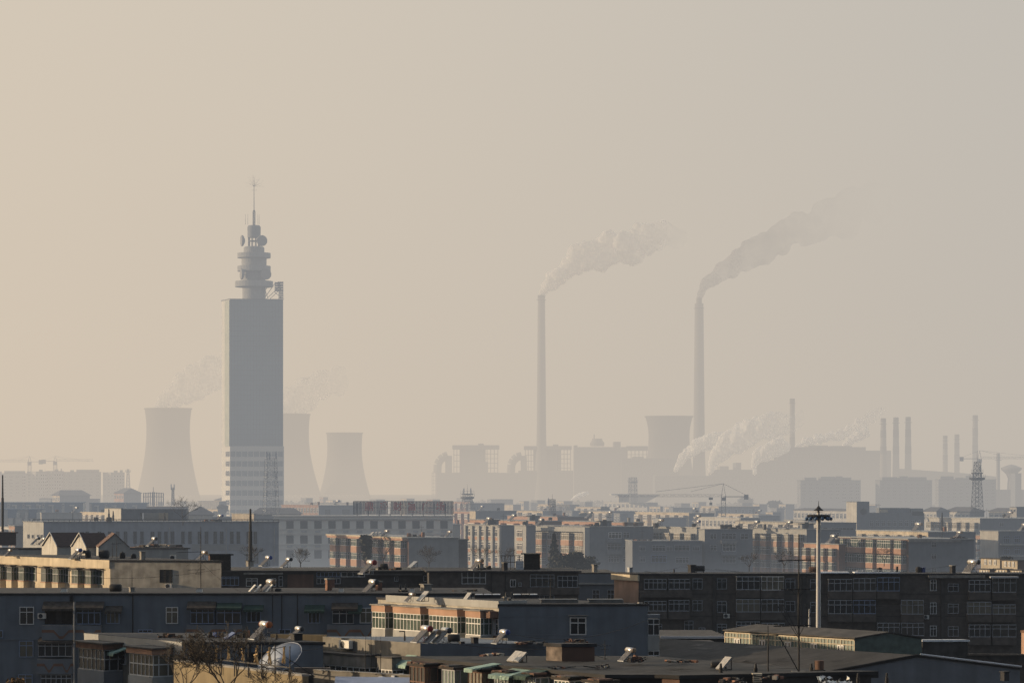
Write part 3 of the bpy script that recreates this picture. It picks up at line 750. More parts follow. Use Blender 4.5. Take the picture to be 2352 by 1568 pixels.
for X, Y, rr, fc_ in ((557, 553, 12.5, (-1, -.3, 0)), (601, 553, 12.5, (.55, -1, 0)), (556, 630, 12.5, (-1, -.3, 0)), (610, 630, 12.5, (.45, -1, 0))): microdish(r, X, Y, d + 3, rr, fc_)
k = MB(); fr0 = Fr((GX(612, d), d + 4), (1, 0), (0, -1))
for X0, X1, Y0, Y1 in ((629, 641, 646, 668), (636, 648, 645, 668), (638, 648, 668, 685)):
    a0 = GX(X0, d); a1 = GX(X1, d); 
    for j in range(4): k.box(WF, a0, a1, d + 4, d + 4.5, lz(Y1) + (lz(Y0) - lz(Y1)) * j / 4 + .1, lz(Y1) + (lz(Y0) - lz(Y1)) * (j + 1) / 4 - .1, 'steel_far')
    k.tube((a0, d + 4.3, lz(Y1)), (a0, d + 4.3, lz(Y0)), .1, m='steel_far', n=4); k.tube((a1, d + 4.3, lz(Y1)), (a1, d + 4.3, lz(Y0)), .1, m='steel_far', n=4)
for a, b_ in (((606, 686), (632, 650)), ((612, 686), (640, 660)), ((620, 686), (646, 662)), ((630, 670), (648, 686)), ((604, 672), (622, 650)), ((600, 665), (618, 655)), ((603, 650), (615, 684))): k.tube(P(a[0], a[1], d + 4.4), P(b_[0], b_[1], d + 4.4), .14, m='steel_far', n=4)
k.build('antenna_panel', r)

# --- chimneys
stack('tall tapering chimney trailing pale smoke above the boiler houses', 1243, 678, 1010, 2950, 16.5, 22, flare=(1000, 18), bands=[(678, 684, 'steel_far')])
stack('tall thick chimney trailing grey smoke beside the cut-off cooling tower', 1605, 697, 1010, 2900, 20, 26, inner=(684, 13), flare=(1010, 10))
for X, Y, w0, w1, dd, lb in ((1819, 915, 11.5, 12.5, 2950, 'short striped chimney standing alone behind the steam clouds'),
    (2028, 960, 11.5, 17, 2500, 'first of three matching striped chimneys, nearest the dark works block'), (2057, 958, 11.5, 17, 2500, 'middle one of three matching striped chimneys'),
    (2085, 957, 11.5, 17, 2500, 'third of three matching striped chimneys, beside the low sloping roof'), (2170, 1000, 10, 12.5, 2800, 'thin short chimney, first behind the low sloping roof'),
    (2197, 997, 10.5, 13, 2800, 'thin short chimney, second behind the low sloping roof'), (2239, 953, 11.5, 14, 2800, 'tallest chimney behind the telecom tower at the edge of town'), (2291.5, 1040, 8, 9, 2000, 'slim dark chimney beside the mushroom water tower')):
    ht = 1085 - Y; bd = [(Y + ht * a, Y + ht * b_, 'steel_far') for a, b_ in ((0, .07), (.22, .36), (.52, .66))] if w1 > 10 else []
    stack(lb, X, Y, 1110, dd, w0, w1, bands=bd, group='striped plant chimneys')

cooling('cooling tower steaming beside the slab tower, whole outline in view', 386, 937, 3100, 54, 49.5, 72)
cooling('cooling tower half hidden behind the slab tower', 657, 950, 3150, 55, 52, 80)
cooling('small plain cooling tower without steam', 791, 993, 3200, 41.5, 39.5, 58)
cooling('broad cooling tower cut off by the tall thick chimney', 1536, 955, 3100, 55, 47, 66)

# --- boiler houses and works
def works(label, d, rects, name='power_plant_block', cat='plant building', depth=40, m='concrete_far', extra=None, dep=None):
    x0 = min(r_[0] for r_ in rects); p = Vector((GX(x0, d), d, 0)); root = thing(name, label, cat, p, None)
    for i, rc in enumerate(rects):
        X0, Y0, X1, Y1 = rc[:4]; nm = rc[4] if len(rc) > 4 else 'block'; o = rc[5] if len(rc) > 5 else 0; mm = rc[6] if len(rc) > 6 else m; dp = rc[7] if len(rc) > 7 else depth
        k = MB(); k.box(WF, GX(X0, d), GX(X1, d), d + o, d + o + dp, max(0, ZZ(Y1, d)) if Y1 < 1140 else 0, ZZ(Y0, d), mm)
        k.build(nm, root)
    if extra: extra(root, d)
    return root
def frame_lattice(root, d, X0, Y0, X1, Y1, nx, ny, r=.5):
    k = MB()
    for i in range(nx + 1):
        X = X0 + (X1 - X0) * i / nx; k.tube(P(X, Y1, d), P(X, Y0, d), r, m='steel_far', n=4)
    for j in range(ny + 1):
        Y = Y0 + (Y1 - Y0) * j / ny; k.tube(P(X0, Y, d), P(X1, Y, d), r * .8, m='steel_far', n=4)
    k.build('steel_frame', root)
def duct(root, d, pts, r):
    k = MB()
    for a, b_ in zip(pts, pts[1:]): k.tube(P(a[0], a[1], d), P(b_[0], b_[1], d), r, m='concrete_far', n=10)
    k.build('duct', root)
def exA(root, d):
    frame_lattice(root, d, 1110, 1031, 1143, 1085, 4, 5); frame_lattice(root, d - 3, 1042, 1031, 1056, 1085, 2, 4)
    duct(root, d - 5, [(1004, 1085), (1005, 1066), (1010, 1056), (1018, 1049), (1028, 1045)], 4.2); duct(root, d - 5, [(1030, 1046), (1030, 1085)], 3.5); frame_lattice(root, d - 6, 992, 1085, 1000, 1150, 2, 8, .35)
works('boiler house with overhanging flat roof and curved duct, farthest from the chimneys', 2980, [(1056, 1030, 1114, 1086, 'boiler_hall'), (1039, 1022, 1146, 1031, 'overhanging_roof', -12, 'concrete_far', 60), (1098, 1018, 1110, 1022, 'roof_unit'), (1002, 1085, 1190, 1150, 'turbine_hall', -15), (1094, 1060, 1120, 1085, 'annex', -8)], extra=exA)
def exB(root, d):
    frame_lattice(root, d, 1280, 1032, 1310, 1085, 4, 5); frame_lattice(root, d - 3, 1206, 1031, 1226, 1085, 3, 4)
    duct(root, d - 5, [(1173, 1085), (1174, 1066), (1179, 1056), (1187, 1049), (1198, 1046)], 4.2); duct(root, d - 5, [(1202, 1046), (1203, 1085)], 3.2)
works('boiler house with overhanging flat roof at the foot of the slender chimney', 2960, [(1225, 1031, 1288, 1086, 'boiler_hall'), (1203, 1024, 1312, 1032, 'overhanging_roof', -12, 'concrete_far', 60), (1270, 1020, 1282, 1024, 'roof_unit'), (1190, 1080, 1318, 1150, 'turbine_hall', -14)], extra=exB)
def exC(root, d):
    k = MB(); p = P(1371, 1024, d + 20); k.lathe([(16 * d / F, 0), (17 * d / F, 3), (12 * d / F, 6), (12 * d / F, 7.5), (0, 7.6)], p, 'concrete_far', 20); k.build('roof_tank', root)
    k = MB(); k.tube(P(1364, 1012, d + 20), P(1364, 997, d + 20), .5, m='steel_far'); k.build('vent_pipe', root)
    frame_lattice(root, d, 1440, 1034, 1485, 1062, 5, 3)
works('massive plant hall with round roof tank between chimney and broad cooling tower', 2900, [(1318, 1026, 1440, 1150, 'main_hall'), (1440, 1024, 1487, 1034, 'overhanging_roof', -5), (1410, 1014, 1425, 1026, 'roof_unit'), (1425, 1052, 1556, 1150, 'annex', -20, 'wall_slate'), (1455, 1048, 1478, 1053, 'roof_unit'), (1318, 1022, 1326, 1026, 'roof_unit'), (1500, 1090, 1600, 1150, 'lower_hall', -40)], extra=exC)
works('dark coking works block under the steam clouds, long stepped roofline', 2750, [(1500, 1092, 1840, 1150, 'lower_hall', -30, 'wall_slate'), (1630, 1078, 1860, 1120, 'middle_hall', -20, 'wall_slate'), (1740, 1056, 1790, 1100, 'stepped_block', 0, 'wall_slate'), (1786, 1034, 1812, 1100, 'stepped_block', 4, 'wall_slate'), (1806, 1026, 1990, 1130, 'main_hall', 8, 'wall_slate'), (1985, 1034, 2048, 1130, 'end_block', 6, 'wall_slate'), (1760, 1030, 1784, 1050, 'stepped_block', 12, 'wall_slate'), (1690, 1062, 1702, 1080, 'tower_block', 2, 'wall_slate'), (1860, 1022, 1905, 1027, 'roof_unit', 15), (1915, 1023, 1960, 1027, 'roof_unit', 15), (1652, 1070, 1672, 1079, 'roof_unit', -5), (1840, 1120, 2060, 1150, 'lower_hall', -10, 'wall_slate')], name='coking_plant')
k = MB(); dd = 2600; root = thing('storage_shed', 'long low shed with a gently falling roof behind the telecom tower', 'shed', (GX(2055, dd), dd, 0))
k.add([P(2055, 1075, dd), P(2215, 1086, dd), P(2290, 1094, dd), (GX(2290, dd), dd, 0), (GX(2055, dd), dd, 0), P(2055, 1075, dd + 60), P(2215, 1086, dd + 60), P(2290, 1094, dd + 60), (GX(2290, dd), dd + 60, 0), (GX(2055, dd), dd + 60, 0)], [(0, 1, 2, 3, 4), (5, 6, 7, 8, 9), (0, 1, 6, 5), (1, 2, 7, 6), (2, 3, 8, 7), (4, 0, 5, 9)], 'wall_slate'); k.build('shed_body', root)
dd = 2000; p = P(2322, 1150, dd); p.z = 0; root = thing('water_tower', 'mushroom shaped water tower with a flaring head', 'water tower', p); sc2 = dd / F
k = MB(); k.lathe([(12 * sc2, 0), (9 * sc2, ZZ(1110, dd)), (8 * sc2, ZZ(1098, dd)), (12 * sc2, ZZ(1088, dd))], p, 'concrete_far', 24); k.build('shaft', root)
k = MB(); k.lathe([(12 * sc2, ZZ(1088, dd)), (23 * sc2, ZZ(1078, dd)), (24 * sc2, ZZ(1074, dd)), (9 * sc2, ZZ(1068, dd)), (0, ZZ(1066, dd))], p, 'concrete_far', 24); k.build('tank_head', root)
building('tall dark narrow block at the far edge beside the mushroom water tower', None, 2331, 2345, 1900, 1086, 'wall_slate', 'wall_slate', rm='roof_slate')
building('low dark block at the foot of the slim chimney', None, 2287, 2351, 1950, 1124, 'wall_slate', 'wall_slate', rm='roof_slate')

# --- unfinished high-rises
def highrise(label, d, XA, XB, XC, yt, ns, nu, crown=(), mL='wall_palegrey', mR='wall_grey', seed=0, k=1.5, gl='pane'):
    b = building(label, XA, XB, XC, d, yt, mL, mR, k=k, k2=.2, name='high_rise_block', cat='high-rise'); rng = random.Random(seed)
    for (X0, Y0, X1) in crown:
        u0, z1 = b.R.hit(X0, Y0); u1 = b.R.U(X1); m_ = MB(); m_.box(b.R, u0, u1, -6, -.5, b.zt, z1, mR); m_.build('roof_house', b.root)
    sh = (b.zt - 2) / ns
    for fr_, n_ in ((b.R, nu), (b.L, max(2, int(b.L.L / 4.2)))):
        for i in range(ns):
            if i * sh < 8: continue
            for j in range(n_):
                if rng.random() < .12: continue
                u = fr_.L * (j + .5) / n_; wd = fr_.L / n_ * rng.choice((.4, .6, .6)); window(b.root, fr_, u - wd / 2, u + wd / 2, i * sh + .9, i * sh + .9 + sh * .55, 2, None, 'frame_grey', gl, .14) if len(b.root.children) < 99 else None
    return b
highrise('brown-grey high-rise block standing alone between lamp mast and striped chimneys', 1700, 1830, 1838, 1976, 1102, 11, 9, [(1848, 1096, 1875), (1885, 1094, 1915), (1920, 1093, 1935), (1938, 1096, 1955)], seed=1, mL='wall_grey')
highrise('middle of the three dark high-rise blocks with a stepped roof', 1700, 2010, 2020, 2140, 1102, 11, 9, [(2026, 1095, 2060), (2066, 1093, 2085), (2092, 1095, 2128)], seed=2, mL='wall_grey')
highrise('dark high-rise block behind the telecom tower, bristling roofline', 1750, 2147, 2155, 2287, 1100, 11, 9, [(2160, 1093, 2190), (2200, 1096, 2212), (2218, 1092, 2240)], seed=3, mL='wall_grey')
hl = [('hazy high-rise at the far edge under the first crane', -20, -12, 62, 1086, 4), ('high-rise with sunlit open balconies, left one of a pair', 62, 82, 108, 1082, 5), ('high-rise with sunlit flank beneath the second crane', 106, 118, 146, 1081, 6),
      ('broad hazy high-rise right of the cranes', 146, 154, 232, 1083, 7), ('slim hazy high-rise, last before the steaming cooling tower', 236, 254, 286, 1084, 8)]
for lb, a, b_, c_, y, sd_ in hl: highrise(lb, 2150, a, b_, c_, y, 11, 5, [(b_ + 8, y - 4, b_ + 16), (b_ + 22, y - 5, c_ - 4)], seed=sd_, k=1.0, mL='wall_white', mR='wall_palegrey')

crane('far hazy tower crane above the high-rises at the edge', 68, 1060, 1086, 1047, -10, 96, 2170, 2.4)
crane('hazy tower crane above the high-rise with the sunlit flank', 127, 1059, 1086, 1047, 214, 98, 2170, 2.4)
crane('tower crane with long jib standing among the cream apartment rows', 1661, 1140, 1187, 1110, 1412, 1716, 860, 1.3, hook=(1632, 1153), g=.45)
crane('big tower crane behind the telecom tower, jib running out of view', 2249, 1053, 1160, 1034, 2420, 2205, 1400, 1.6, g=.65)
lattice('thin lattice mast beside the last far high-rise', 294, 1077, 1150, 2100, 1.2, 3.5, n=9, r=.22, plats=[(1082, 4, .6)])

# --- treeline and low far roofs
rng = random.Random(3); k = MB(); n = 0
for i in range(5200):
    X = rng.uniform(-30, 2380); hgt = 5.5 + 5 * (mnoise.noise(Vector((X * .011, 3.3, 0))) + .4 * mnoise.noise(Vector((X * .06, 1, 0)))); y = rng.uniform(2000, 2120)
    c = Vector((GX(X, y), y, max(.6, hgt * rng.random() ** .6))); s_ = rng.uniform(.8, 1.9)
    a = Vector((rng.gauss(0, 1), rng.gauss(0, 1), rng.gauss(0, 1))).normalized() * s_; b_ = a.orthogonal().normalized() * s_ * .7; k.add([c - a, c + b_, c + a, c - b_], [(0, 1, 2, 3)], 'needle')
tag(k.build('treeline'), 'dim belt of trees along the far edge of the city', 'trees', kind='stuff')

# --- smoke and steam
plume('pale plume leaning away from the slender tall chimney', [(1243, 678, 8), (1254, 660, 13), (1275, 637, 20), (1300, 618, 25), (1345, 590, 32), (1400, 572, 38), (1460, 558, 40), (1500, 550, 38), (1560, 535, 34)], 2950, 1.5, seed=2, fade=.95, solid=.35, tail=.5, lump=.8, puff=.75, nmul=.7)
plume('thin grey plume drifting from the thick tall chimney', [(1605, 684, 7), (1612, 668, 11), (1628, 650, 16), (1650, 632, 21), (1700, 600, 28), (1770, 562, 36), (1860, 520, 46), (1950, 490, 52), (2030, 468, 56)], 2900, .62, col=(.40, .39, .40), seed=3, fade=1.0, solid=-.25, tail=.4, lump=.7, puff=.7, nmul=.7, wisp=.45)
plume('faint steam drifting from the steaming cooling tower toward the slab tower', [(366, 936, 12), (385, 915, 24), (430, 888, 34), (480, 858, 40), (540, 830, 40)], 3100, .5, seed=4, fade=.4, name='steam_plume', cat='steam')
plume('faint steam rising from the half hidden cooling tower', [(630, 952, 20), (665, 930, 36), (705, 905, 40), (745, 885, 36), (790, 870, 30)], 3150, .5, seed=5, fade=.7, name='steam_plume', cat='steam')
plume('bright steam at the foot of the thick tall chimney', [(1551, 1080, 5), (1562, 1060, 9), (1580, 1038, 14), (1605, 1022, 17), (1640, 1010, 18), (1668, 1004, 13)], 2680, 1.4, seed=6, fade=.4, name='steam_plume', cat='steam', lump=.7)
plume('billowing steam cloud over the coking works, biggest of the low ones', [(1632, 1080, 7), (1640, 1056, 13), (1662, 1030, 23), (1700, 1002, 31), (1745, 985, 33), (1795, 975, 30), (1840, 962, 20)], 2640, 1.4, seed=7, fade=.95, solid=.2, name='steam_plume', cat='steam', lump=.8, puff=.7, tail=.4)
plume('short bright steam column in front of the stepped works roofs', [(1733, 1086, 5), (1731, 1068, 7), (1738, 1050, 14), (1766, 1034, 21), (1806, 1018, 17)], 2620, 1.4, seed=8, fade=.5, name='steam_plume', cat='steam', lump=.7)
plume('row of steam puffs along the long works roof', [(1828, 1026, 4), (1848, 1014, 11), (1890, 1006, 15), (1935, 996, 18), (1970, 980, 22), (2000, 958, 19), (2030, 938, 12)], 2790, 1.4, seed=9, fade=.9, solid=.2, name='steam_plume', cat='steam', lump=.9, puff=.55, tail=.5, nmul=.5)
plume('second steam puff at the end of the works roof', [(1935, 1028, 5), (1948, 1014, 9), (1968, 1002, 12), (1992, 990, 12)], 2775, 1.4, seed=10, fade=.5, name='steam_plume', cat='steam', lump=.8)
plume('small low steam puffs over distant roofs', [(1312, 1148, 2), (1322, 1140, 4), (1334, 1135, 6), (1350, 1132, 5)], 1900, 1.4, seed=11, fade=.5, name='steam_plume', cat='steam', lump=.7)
# ------------------------------------------------------------------ nearest houses
def dpx(d, px): return px * d / F
def fbox(b, name, fr, X0, Y0, X1, Y1, n0, n1, m, parent=None):
    u0, z1 = fr.hit(X0, Y0); u1 = fr.U(X1); z0 = fr.hit(X0, Y1)[1]
    k = MB(); k.box(fr, u0, u1, n0, n1, z0, z1, m); return k.build(name, parent or b.root)
def awning(b, fr, X0, Y0, X1, Y1, m, proj=.9):
    u0, z1 = fr.hit(X0, Y0); u1, _ = fr.hit(X1, Y0); z0 = fr.hit(X0, Y1)[1]
    k = MB(); k.add([fr.pt(u0, .02, z1), fr.pt(u1, .02, z1), fr.pt(u1, proj, z0), fr.pt(u0, proj, z0), fr.pt(u0, .02, z1 - .08), fr.pt(u1, .02, z1 - .08), fr.pt(u1, proj, z0 - .08), fr.pt(u0, proj, z0 - .08)], BOXF, m)
    n = max(4, int(abs(u1 - u0) / .3))
    for i in range(n):
        a = u0 + (u1 - u0) * i / n; c = u0 + (u1 - u0) * (i + .9) / n; k.add([fr.pt(a, proj, z0 - .05), fr.pt(c, proj, z0 - .05), fr.pt(c, proj + .01, z0 - .2), fr.pt(a, proj + .01, z0 - .2)], [(0, 1, 2, 3)], m)
    return k.build('awning', b.root)
def zigzag(b, fr, X0, X1, Y0, Y1, proj, m='wall_slate', band='band_orange'):
    """balcony parapet with a painted chevron band"""
    u0, z1 = fr.hit(X0, Y0); u1 = fr.U(X1); z0 = fr.hit(X0, Y1)[1]
    k = MB(); k.box(fr, u0, u1, 0, proj, z0, z1, m); o = k.build('balcony', b.root)
    q = MB(); L = u1 - u0; h = z1 - z0; a, c = z1 - h * .30, z1 - h * .72; t = h * .18
    pts = [(0, a), (.2, a), (.3, c), (.36, c), (.46, a), (.7, a), (.78, c), (.84, c), (.92, a), (1, a)]
    for (p, za), (p2, zb) in zip(pts, pts[1:]): q.add([fr.pt(u0 + L*p, proj + .015, za - t), fr.pt(u0 + L*p2, proj + .015, zb - t), fr.pt(u0 + L*p2, proj + .015, zb), fr.pt(u0 + L*p, proj + .015, za)], [(0, 1, 2, 3)], band)
    q.build('painted_band', o); return o
def vent(label, X0, Y0, X1, Y1, d, m='trim_white'):
    p = P((X0 + X1) / 2, Y1, d); w = (X1 - X0) * d / F / 2; h = (Y1 - Y0) * d / F; root = thing('roof_vent', label, 'roof vent', p, 'roof vents and small stacks')
    k = MB(); a = [Vector((p.x + sx * w, p.y + sy * w, p.z)) for sx, sy in ((-1,-1),(1,-1),(1,1),(-1,1))]; c = [Vector((p.x + w * .15 + sx * w * .8, p.y + sy * w * .8, p.z + h * .86)) for sx, sy in ((-1,-1),(1,-1),(1,1),(-1,1))]
    k.add(a + c, BOXF, m); k.build('hood', root); q = MB(); q.box(Fr((p.x + w * .15, p.y), (1, 0), (0, 1)), -w * .92, w * .92, -w * .92, w * .92, p.z + h * .86, p.z + h, 'concrete'); q.build('cap', root); return root
def pier(label, X0, Y0, X1, Y1, d, m='brick_red', cap='concrete', name='chimney_stack', pots=0):
    p = P((X0 + X1) / 2, Y1, d); w = (X1 - X0) * d / F / 2; h = (Y1 - Y0) * d / F; root = thing(name, label, 'chimney', p, 'roof vents and small stacks')
    f = Fr((p.x, p.y), (.88, .47), (-.47, .88)); k = MB(); k.box(f, -w * .8, w * .8, -w * .8, w * .8, p.z, p.z + h * .9, m); k.build('shaft', root)
    q = MB(); q.box(f, -w, w, -w, w, p.z + h * .9, p.z + h, cap)
    q.build('cap', root)
    for i in range(pots): t = MB(); t.lathe([(.11, h), (.09, h + .5), (0, h + .5)], p + Vector(((i - .5) * .5, 0, 0)), 'cap_dark', 10); t.build('pot', root)
    return root
def junk(label, X0, Y0, X1, Y1, d, seed, ms=('roof_dark', 'shadow_brown', 'brick_red', 'concrete'), name='scrap_pile', cat='scrap', n=14):
    rng = random.Random(seed); p = P((X0 + X1) / 2, Y1, d); w = (X1 - X0) * d / F / 2; h = (Y1 - Y0) * d / F; k = MB()
    for i in range(n):
        a = rng.uniform(0, 3.14); f = Fr((p.x + rng.uniform(-w, w) * .85, p.y + rng.uniform(-.5, .8)), (math.cos(a), math.sin(a)), (-math.sin(a), math.cos(a))); s1, s2 = rng.uniform(.1, .28) * w, rng.uniform(.08, .2) * w
        zz = h * rng.random() ** 2; k.box(f, -s1, s1, -s2, s2, p.z, p.z + max(.08, zz), rng.choice(ms))
        if i % 4 == 0: k.tube((f.o.x, f.o.y, p.z), (f.o.x + rng.uniform(-1, 1), f.o.y, p.z + h * rng.random()), .03, m='metal_dark', n=4)
    for v in k.v: v -= p
    o = k.build(name); o.location = p; return tag(o, label, cat, 'heaps of odds and ends on the roofs')
def wire(label, a, b_, da, db, sag=.6, r=.012):
    p, q = P(*a, da), P(*b_, db); k = MB(); pr = p
    for i in range(1, 13):
        t = i / 12; c = p.lerp(q, t) - Vector((0, 0, sag * 4 * t * (1 - t))); k.tube(pr, c, r, m='metal_dark', n=3, cap=False); pr = c
    o = k.build('cable'); return tag(o, label, 'cable', 'cables slung between the roofs')
def pipe(b, fr, X, Y0, Y1, r=.05, m='metal_dark', off=.08):
    u, z1 = fr.hit(X, Y0); z0 = fr.hit(X, Y1)[1]; k = MB(); k.tube(fr.pt(u, off, z0), fr.pt(u, off, z1), r, m=m, n=6); return k.build('drainpipe', b.root)

# --- F1: long blue-grey block facing the viewer
b = building('long blue-grey block across the lower picture with chevron painted balconies and awnings', None, -45, 1128, 262, 1361, 'wall_bluegrey', 'wall_bluegrey', k2=0.0, rm='roof_dark', over=.12); f = b.R
for x0, y0, x1, y1, nc, sp_ in ((45, 1393, 77, 1433, 2, .7), (44, 1469, 77, 1508, 2, .7), (381, 1393, 409, 1431, 2, .7), (244, 1405, 274, 1431, 3, None), (566, 1403, 598, 1428, 3, None), (707, 1405, 735, 1430, 3, None), (826, 1394, 854, 1430, 2, .7), (-8, 1447, 8, 1464, 2, None), (42, 1546, 74, 1575, 2, .7), (317, 1445, 349, 1452, 3, None), (640, 1443, 668, 1456, 2, None)):
    wpx(b, f, x0, y0, x1, y1, nc=nc, split=sp_, fm='frame_blue' if y0 > 1398 else 'frame_white', pm=('pane', 'pane_dim', 'pane_warm', 'pane')[(x0 // 7) % 4] if x0 != 45 else 'pane_dim', off=.01)
for x0, y0, x1, y1, nc, fm, pm in ((178, 1395, 232, 1432, 4, 'frame_blue', 'pane'), (439, 1395, 493, 1431, 4, 'frame_blue', 'pane_dim'), (499, 1395, 553, 1431, 3, 'frame_blue', 'pane_dim'), (90, 1472, 168, 1506, 5, 'frame_grey', 'pane'), (96, 1546, 166, 1580, 6, 'frame_grey', 'pane_dim'), (764, 1398, 812, 1431, 3, 'frame_grey', 'pane')):
    u0, z1 = f.hit(x0, y0); u1 = f.U(x1); z0 = f.hit(x0, y1)[1]; k = MB(); glaze(k, f, u0, u1, 0, .55, z0, z1, nc, .72, fm, pm, .08); k.build('window', b.root)
fbox(b, 'balcony_shade', f, 103, 1397, 166, 1432, .0, .03, 'shadow_brown'); fbox(b, 'balcony_door', f, 128, 1402, 142, 1431, .03, .06, 'wall_darkbrick')  # thin dark sheet painted in place of the shaded balcony opening
zigzag(b, f, 99, 234, 1434, 1468, .75); zigzag(b, f, 430, 557, 1433, 1466, .7); zigzag(b, f, 752, 862, 1433, 1468, .75); zigzag(b, f, 88, 172, 1511, 1545, .75)
for x0, y0, x1, y1, m in ((100, 1380, 171, 1396, 'awning_brown'), (175, 1380, 240, 1394, 'awning_brown'), (243, 1390, 282, 1402, 'awning_brown'), (431, 1380, 497, 1394, 'awning_brown'), (499, 1383, 556, 1394, 'awning_green'), (561, 1388, 606, 1398, 'awning_green'), (700, 1388, 746, 1401, 'awning_green'), (90, 1462, 170, 1471, 'awning_brown'), (762, 1383, 822, 1396, 'awning_brown'), (800, 1388, 832, 1402, 'awning_green')): awning(b, f, x0, y0, x1, y1, m)
pipe(b, f, 174, 1380, 1570, .1, 'wall_slate', .9); pipe(b, f, 305, 1362, 1452, .05); pipe(b, f, 626, 1364, 1440, .03); pipe(b, f, 647, 1364, 1450, .04); pipe(b, f, 683, 1360, 1440, .04); pipe(b, f, 962, 1364, 1400, .05)
fbox(b, 'vent_duct', f, 161, 1363, 168, 1379, 0, .3, 'black_plastic'); fbox(b, 'wall_ledge', f, -40, 1467, 88, 1469, 0, .08, 'wall_slate'); fbox(b, 'wall_ledge', f, 234, 1452, 1120, 1453.5, 0, .06, 'wall_slate')
ac('air conditioner left of the dark open balcony on the blue-grey block', f, 88, 1407, 107, 1419)
rf = b
D1 = 264.5
for X0, Y0, X1, Y1, lb in ((139, 1349, 154, 1359, 'white roof vent by the rust stained roof edge, leftmost of the white vents'), (450, 1349, 465, 1359, 'white roof vent at the foot of the bare antenna mast'), (777, 1349, 789, 1359, 'white roof vent between solar panels and brick stacks'), (940, 1349, 951, 1359, 'pale tapering roof vent near the end of the blue-grey block')): vent(lb, X0, Y0, X1, Y1, D1)
drum('black drum tank on the roof edge of the blue-grey block', 252, 1340, 279, 1361, 266)
pier('twin stub stack holding a leaning rod, on the blue-grey block', 296, 1347, 309, 1361, D1, m='concrete')
mast('leaning thin rod rising from the twin stub stack', 303, 1308, 1350, D1, r=.03, name='roof_rod')
mast('tall bare antenna mast with folded crossbars at the white vent', 461, 1209, 1352, 265, bars=[(1268, 405, 466), (1308, 432, 470), (1317, 449, 461)], guys=[(1300, 448, 1318), (1270, 478, 1290), (1270, 428, 1300)], r=.04)
heater('water heater with a tan drum and bright stripes of tubes on the blue-grey block', 597, 1361, 266, 'cap_tan', .8)
for i, X in enumerate((570, 583, 609)): panel(('first bare pale collector beside the tan water heater, leftmost', 'second bare pale collector beside the tan water heater', 'bare pale collector standing just right of the tan water heater')[i], X, 1362 - i * .3, 265.5, .35, 1.05, 'trim_white', 45, group='bare pale collectors')
drum('small dark box tank right of the bare collectors', 632, 1350, 646, 1362, 266)
heater('grey water heater seen nearly end on, steel drum at its top', 832, 1363, 265, 'cap_dark', .85)
for X0, Y0, X1, Y1, m, lb in ((863, 1333, 877, 1362, 'brick_red', 'tallest brick stack on the blue-grey block, sunlit on one side'), (747, 1327, 762, 1362, 'brick_red', 'brick stack rising behind the white vent and the solar heater frame'), (966, 1340, 990, 1362, 'concrete', 'wide gate shaped stub stack with a slab top')): pier(lb, X0, Y0, X1, Y1, 268, m)
pier('pair of small dark pots stack on the roof ridge of the blue-grey block', 915, 1353, 936, 1362, 265, 'roof_dark', pots=2)
junk('rust and felt scraps at the roof end of the blue-grey block', 1030, 1352, 1095, 1361, 266, 3, ('roof_rust', 'roof_grey', 'shadow_brown'), n=20)
q = MB(); z = ZZ(1361, 262); q.add([P(1000, 1361, 266), P(1125, 1361.5, 266), P(1090, 1356, 274), P(1000, 1354, 274)], [(0, 1, 2, 3)], 'roof_rust')
wire('thin cable sagging along the roof of the blue-grey block', (760, 1340), (905, 1345), 266, 267, .5)
wire('cable from the tall antenna mast down to the roof edge', (461, 1290), (560, 1361), 265, 265, .3)

# --- F2: block with orange fascias and white windows
b = building('block with orange balcony fascias and white sash windows, big blank blue-grey end wall', 868, 1145, 1487, 245, 1386, 'wall_creamgrey', 'wall_bluegrey', k=1.22, k2=.02, rm='roof_dark', over=.1); fL, fR = b.L, b.R
q = MB(); uA = fL.U(888); q.box(fL, uA, fL.L, .004, .12, b.zt - .35, b.zt + .25, 'wall_palegrey'); q.box(fL, fL.L - .0, fL.L + .12, -3, .12, b.zt + .004, b.zt + .25, 'wall_palegrey'); q.build('parapet', b.root)
zf1 = b.zt - .62; zf0 = zf1 - .55; zw0 = zf0 - 1.5; zp0 = zw0 - .75
FO = fL.off(1.25)
for X0, X1, nc in ((853, 884, 4), (902, 965, 8), (984, 1050, 8), (1068, 1103, 5)):
    u0, u1 = FO.U(X0), FO.U(X1); o = bay(b, fL, u0, u1, zp0, zw0, zf0, 1.25, 'wall_palegrey', 'pane_green', 'frame_white', nc, .66)
    k = MB(); k.box(fL, u0, u1, 0, 1.27, zf0 + .002, zf1, 'wall_salmon'); k.box(fL, u0 - .1, u1 + .1, 0, 1.4, zf1 + .002, zf1 + .1, 'concrete'); k.build('fascia', o)
    bay(b, fL, u0, u1, zp0 - 2.9, zw0 - 2.8, zf0 - 2.8, 1.25, 'wall_palegrey', 'pane_green', 'frame_white', nc, .66)
    window(b.root, fL, u1 + .15, u1 + .95, zw0, zf0 - .1, 2, .7, 'frame_grey', 'pane', off=.01)
q = MB(); q.box(fL, FO.U(1103) + .2, fL.L - .05, 0, .9, zf0, zf1, 'wall_brown'); q.build('fascia', b.root); q = MB(); q.box(fL, FO.U(1103) + .2, fL.L - .05, 0, .03, zp0, zf0 - .002, 'wall_brown'); q.build('wall_panel', b.root)  # brown recess wall, kept dark to stand in for the bay's shadow
window(b.root, fL, FO.U(1103) + .3, fL.L - .3, zw0, zf0 - .15, 3, .7, 'frame_grey', 'pane', off=.04)
wpx(b, fR, 1308, 1417, 1346, 1457, nc=2, split=.68, fm='frame_white', t=.09, off=.01)
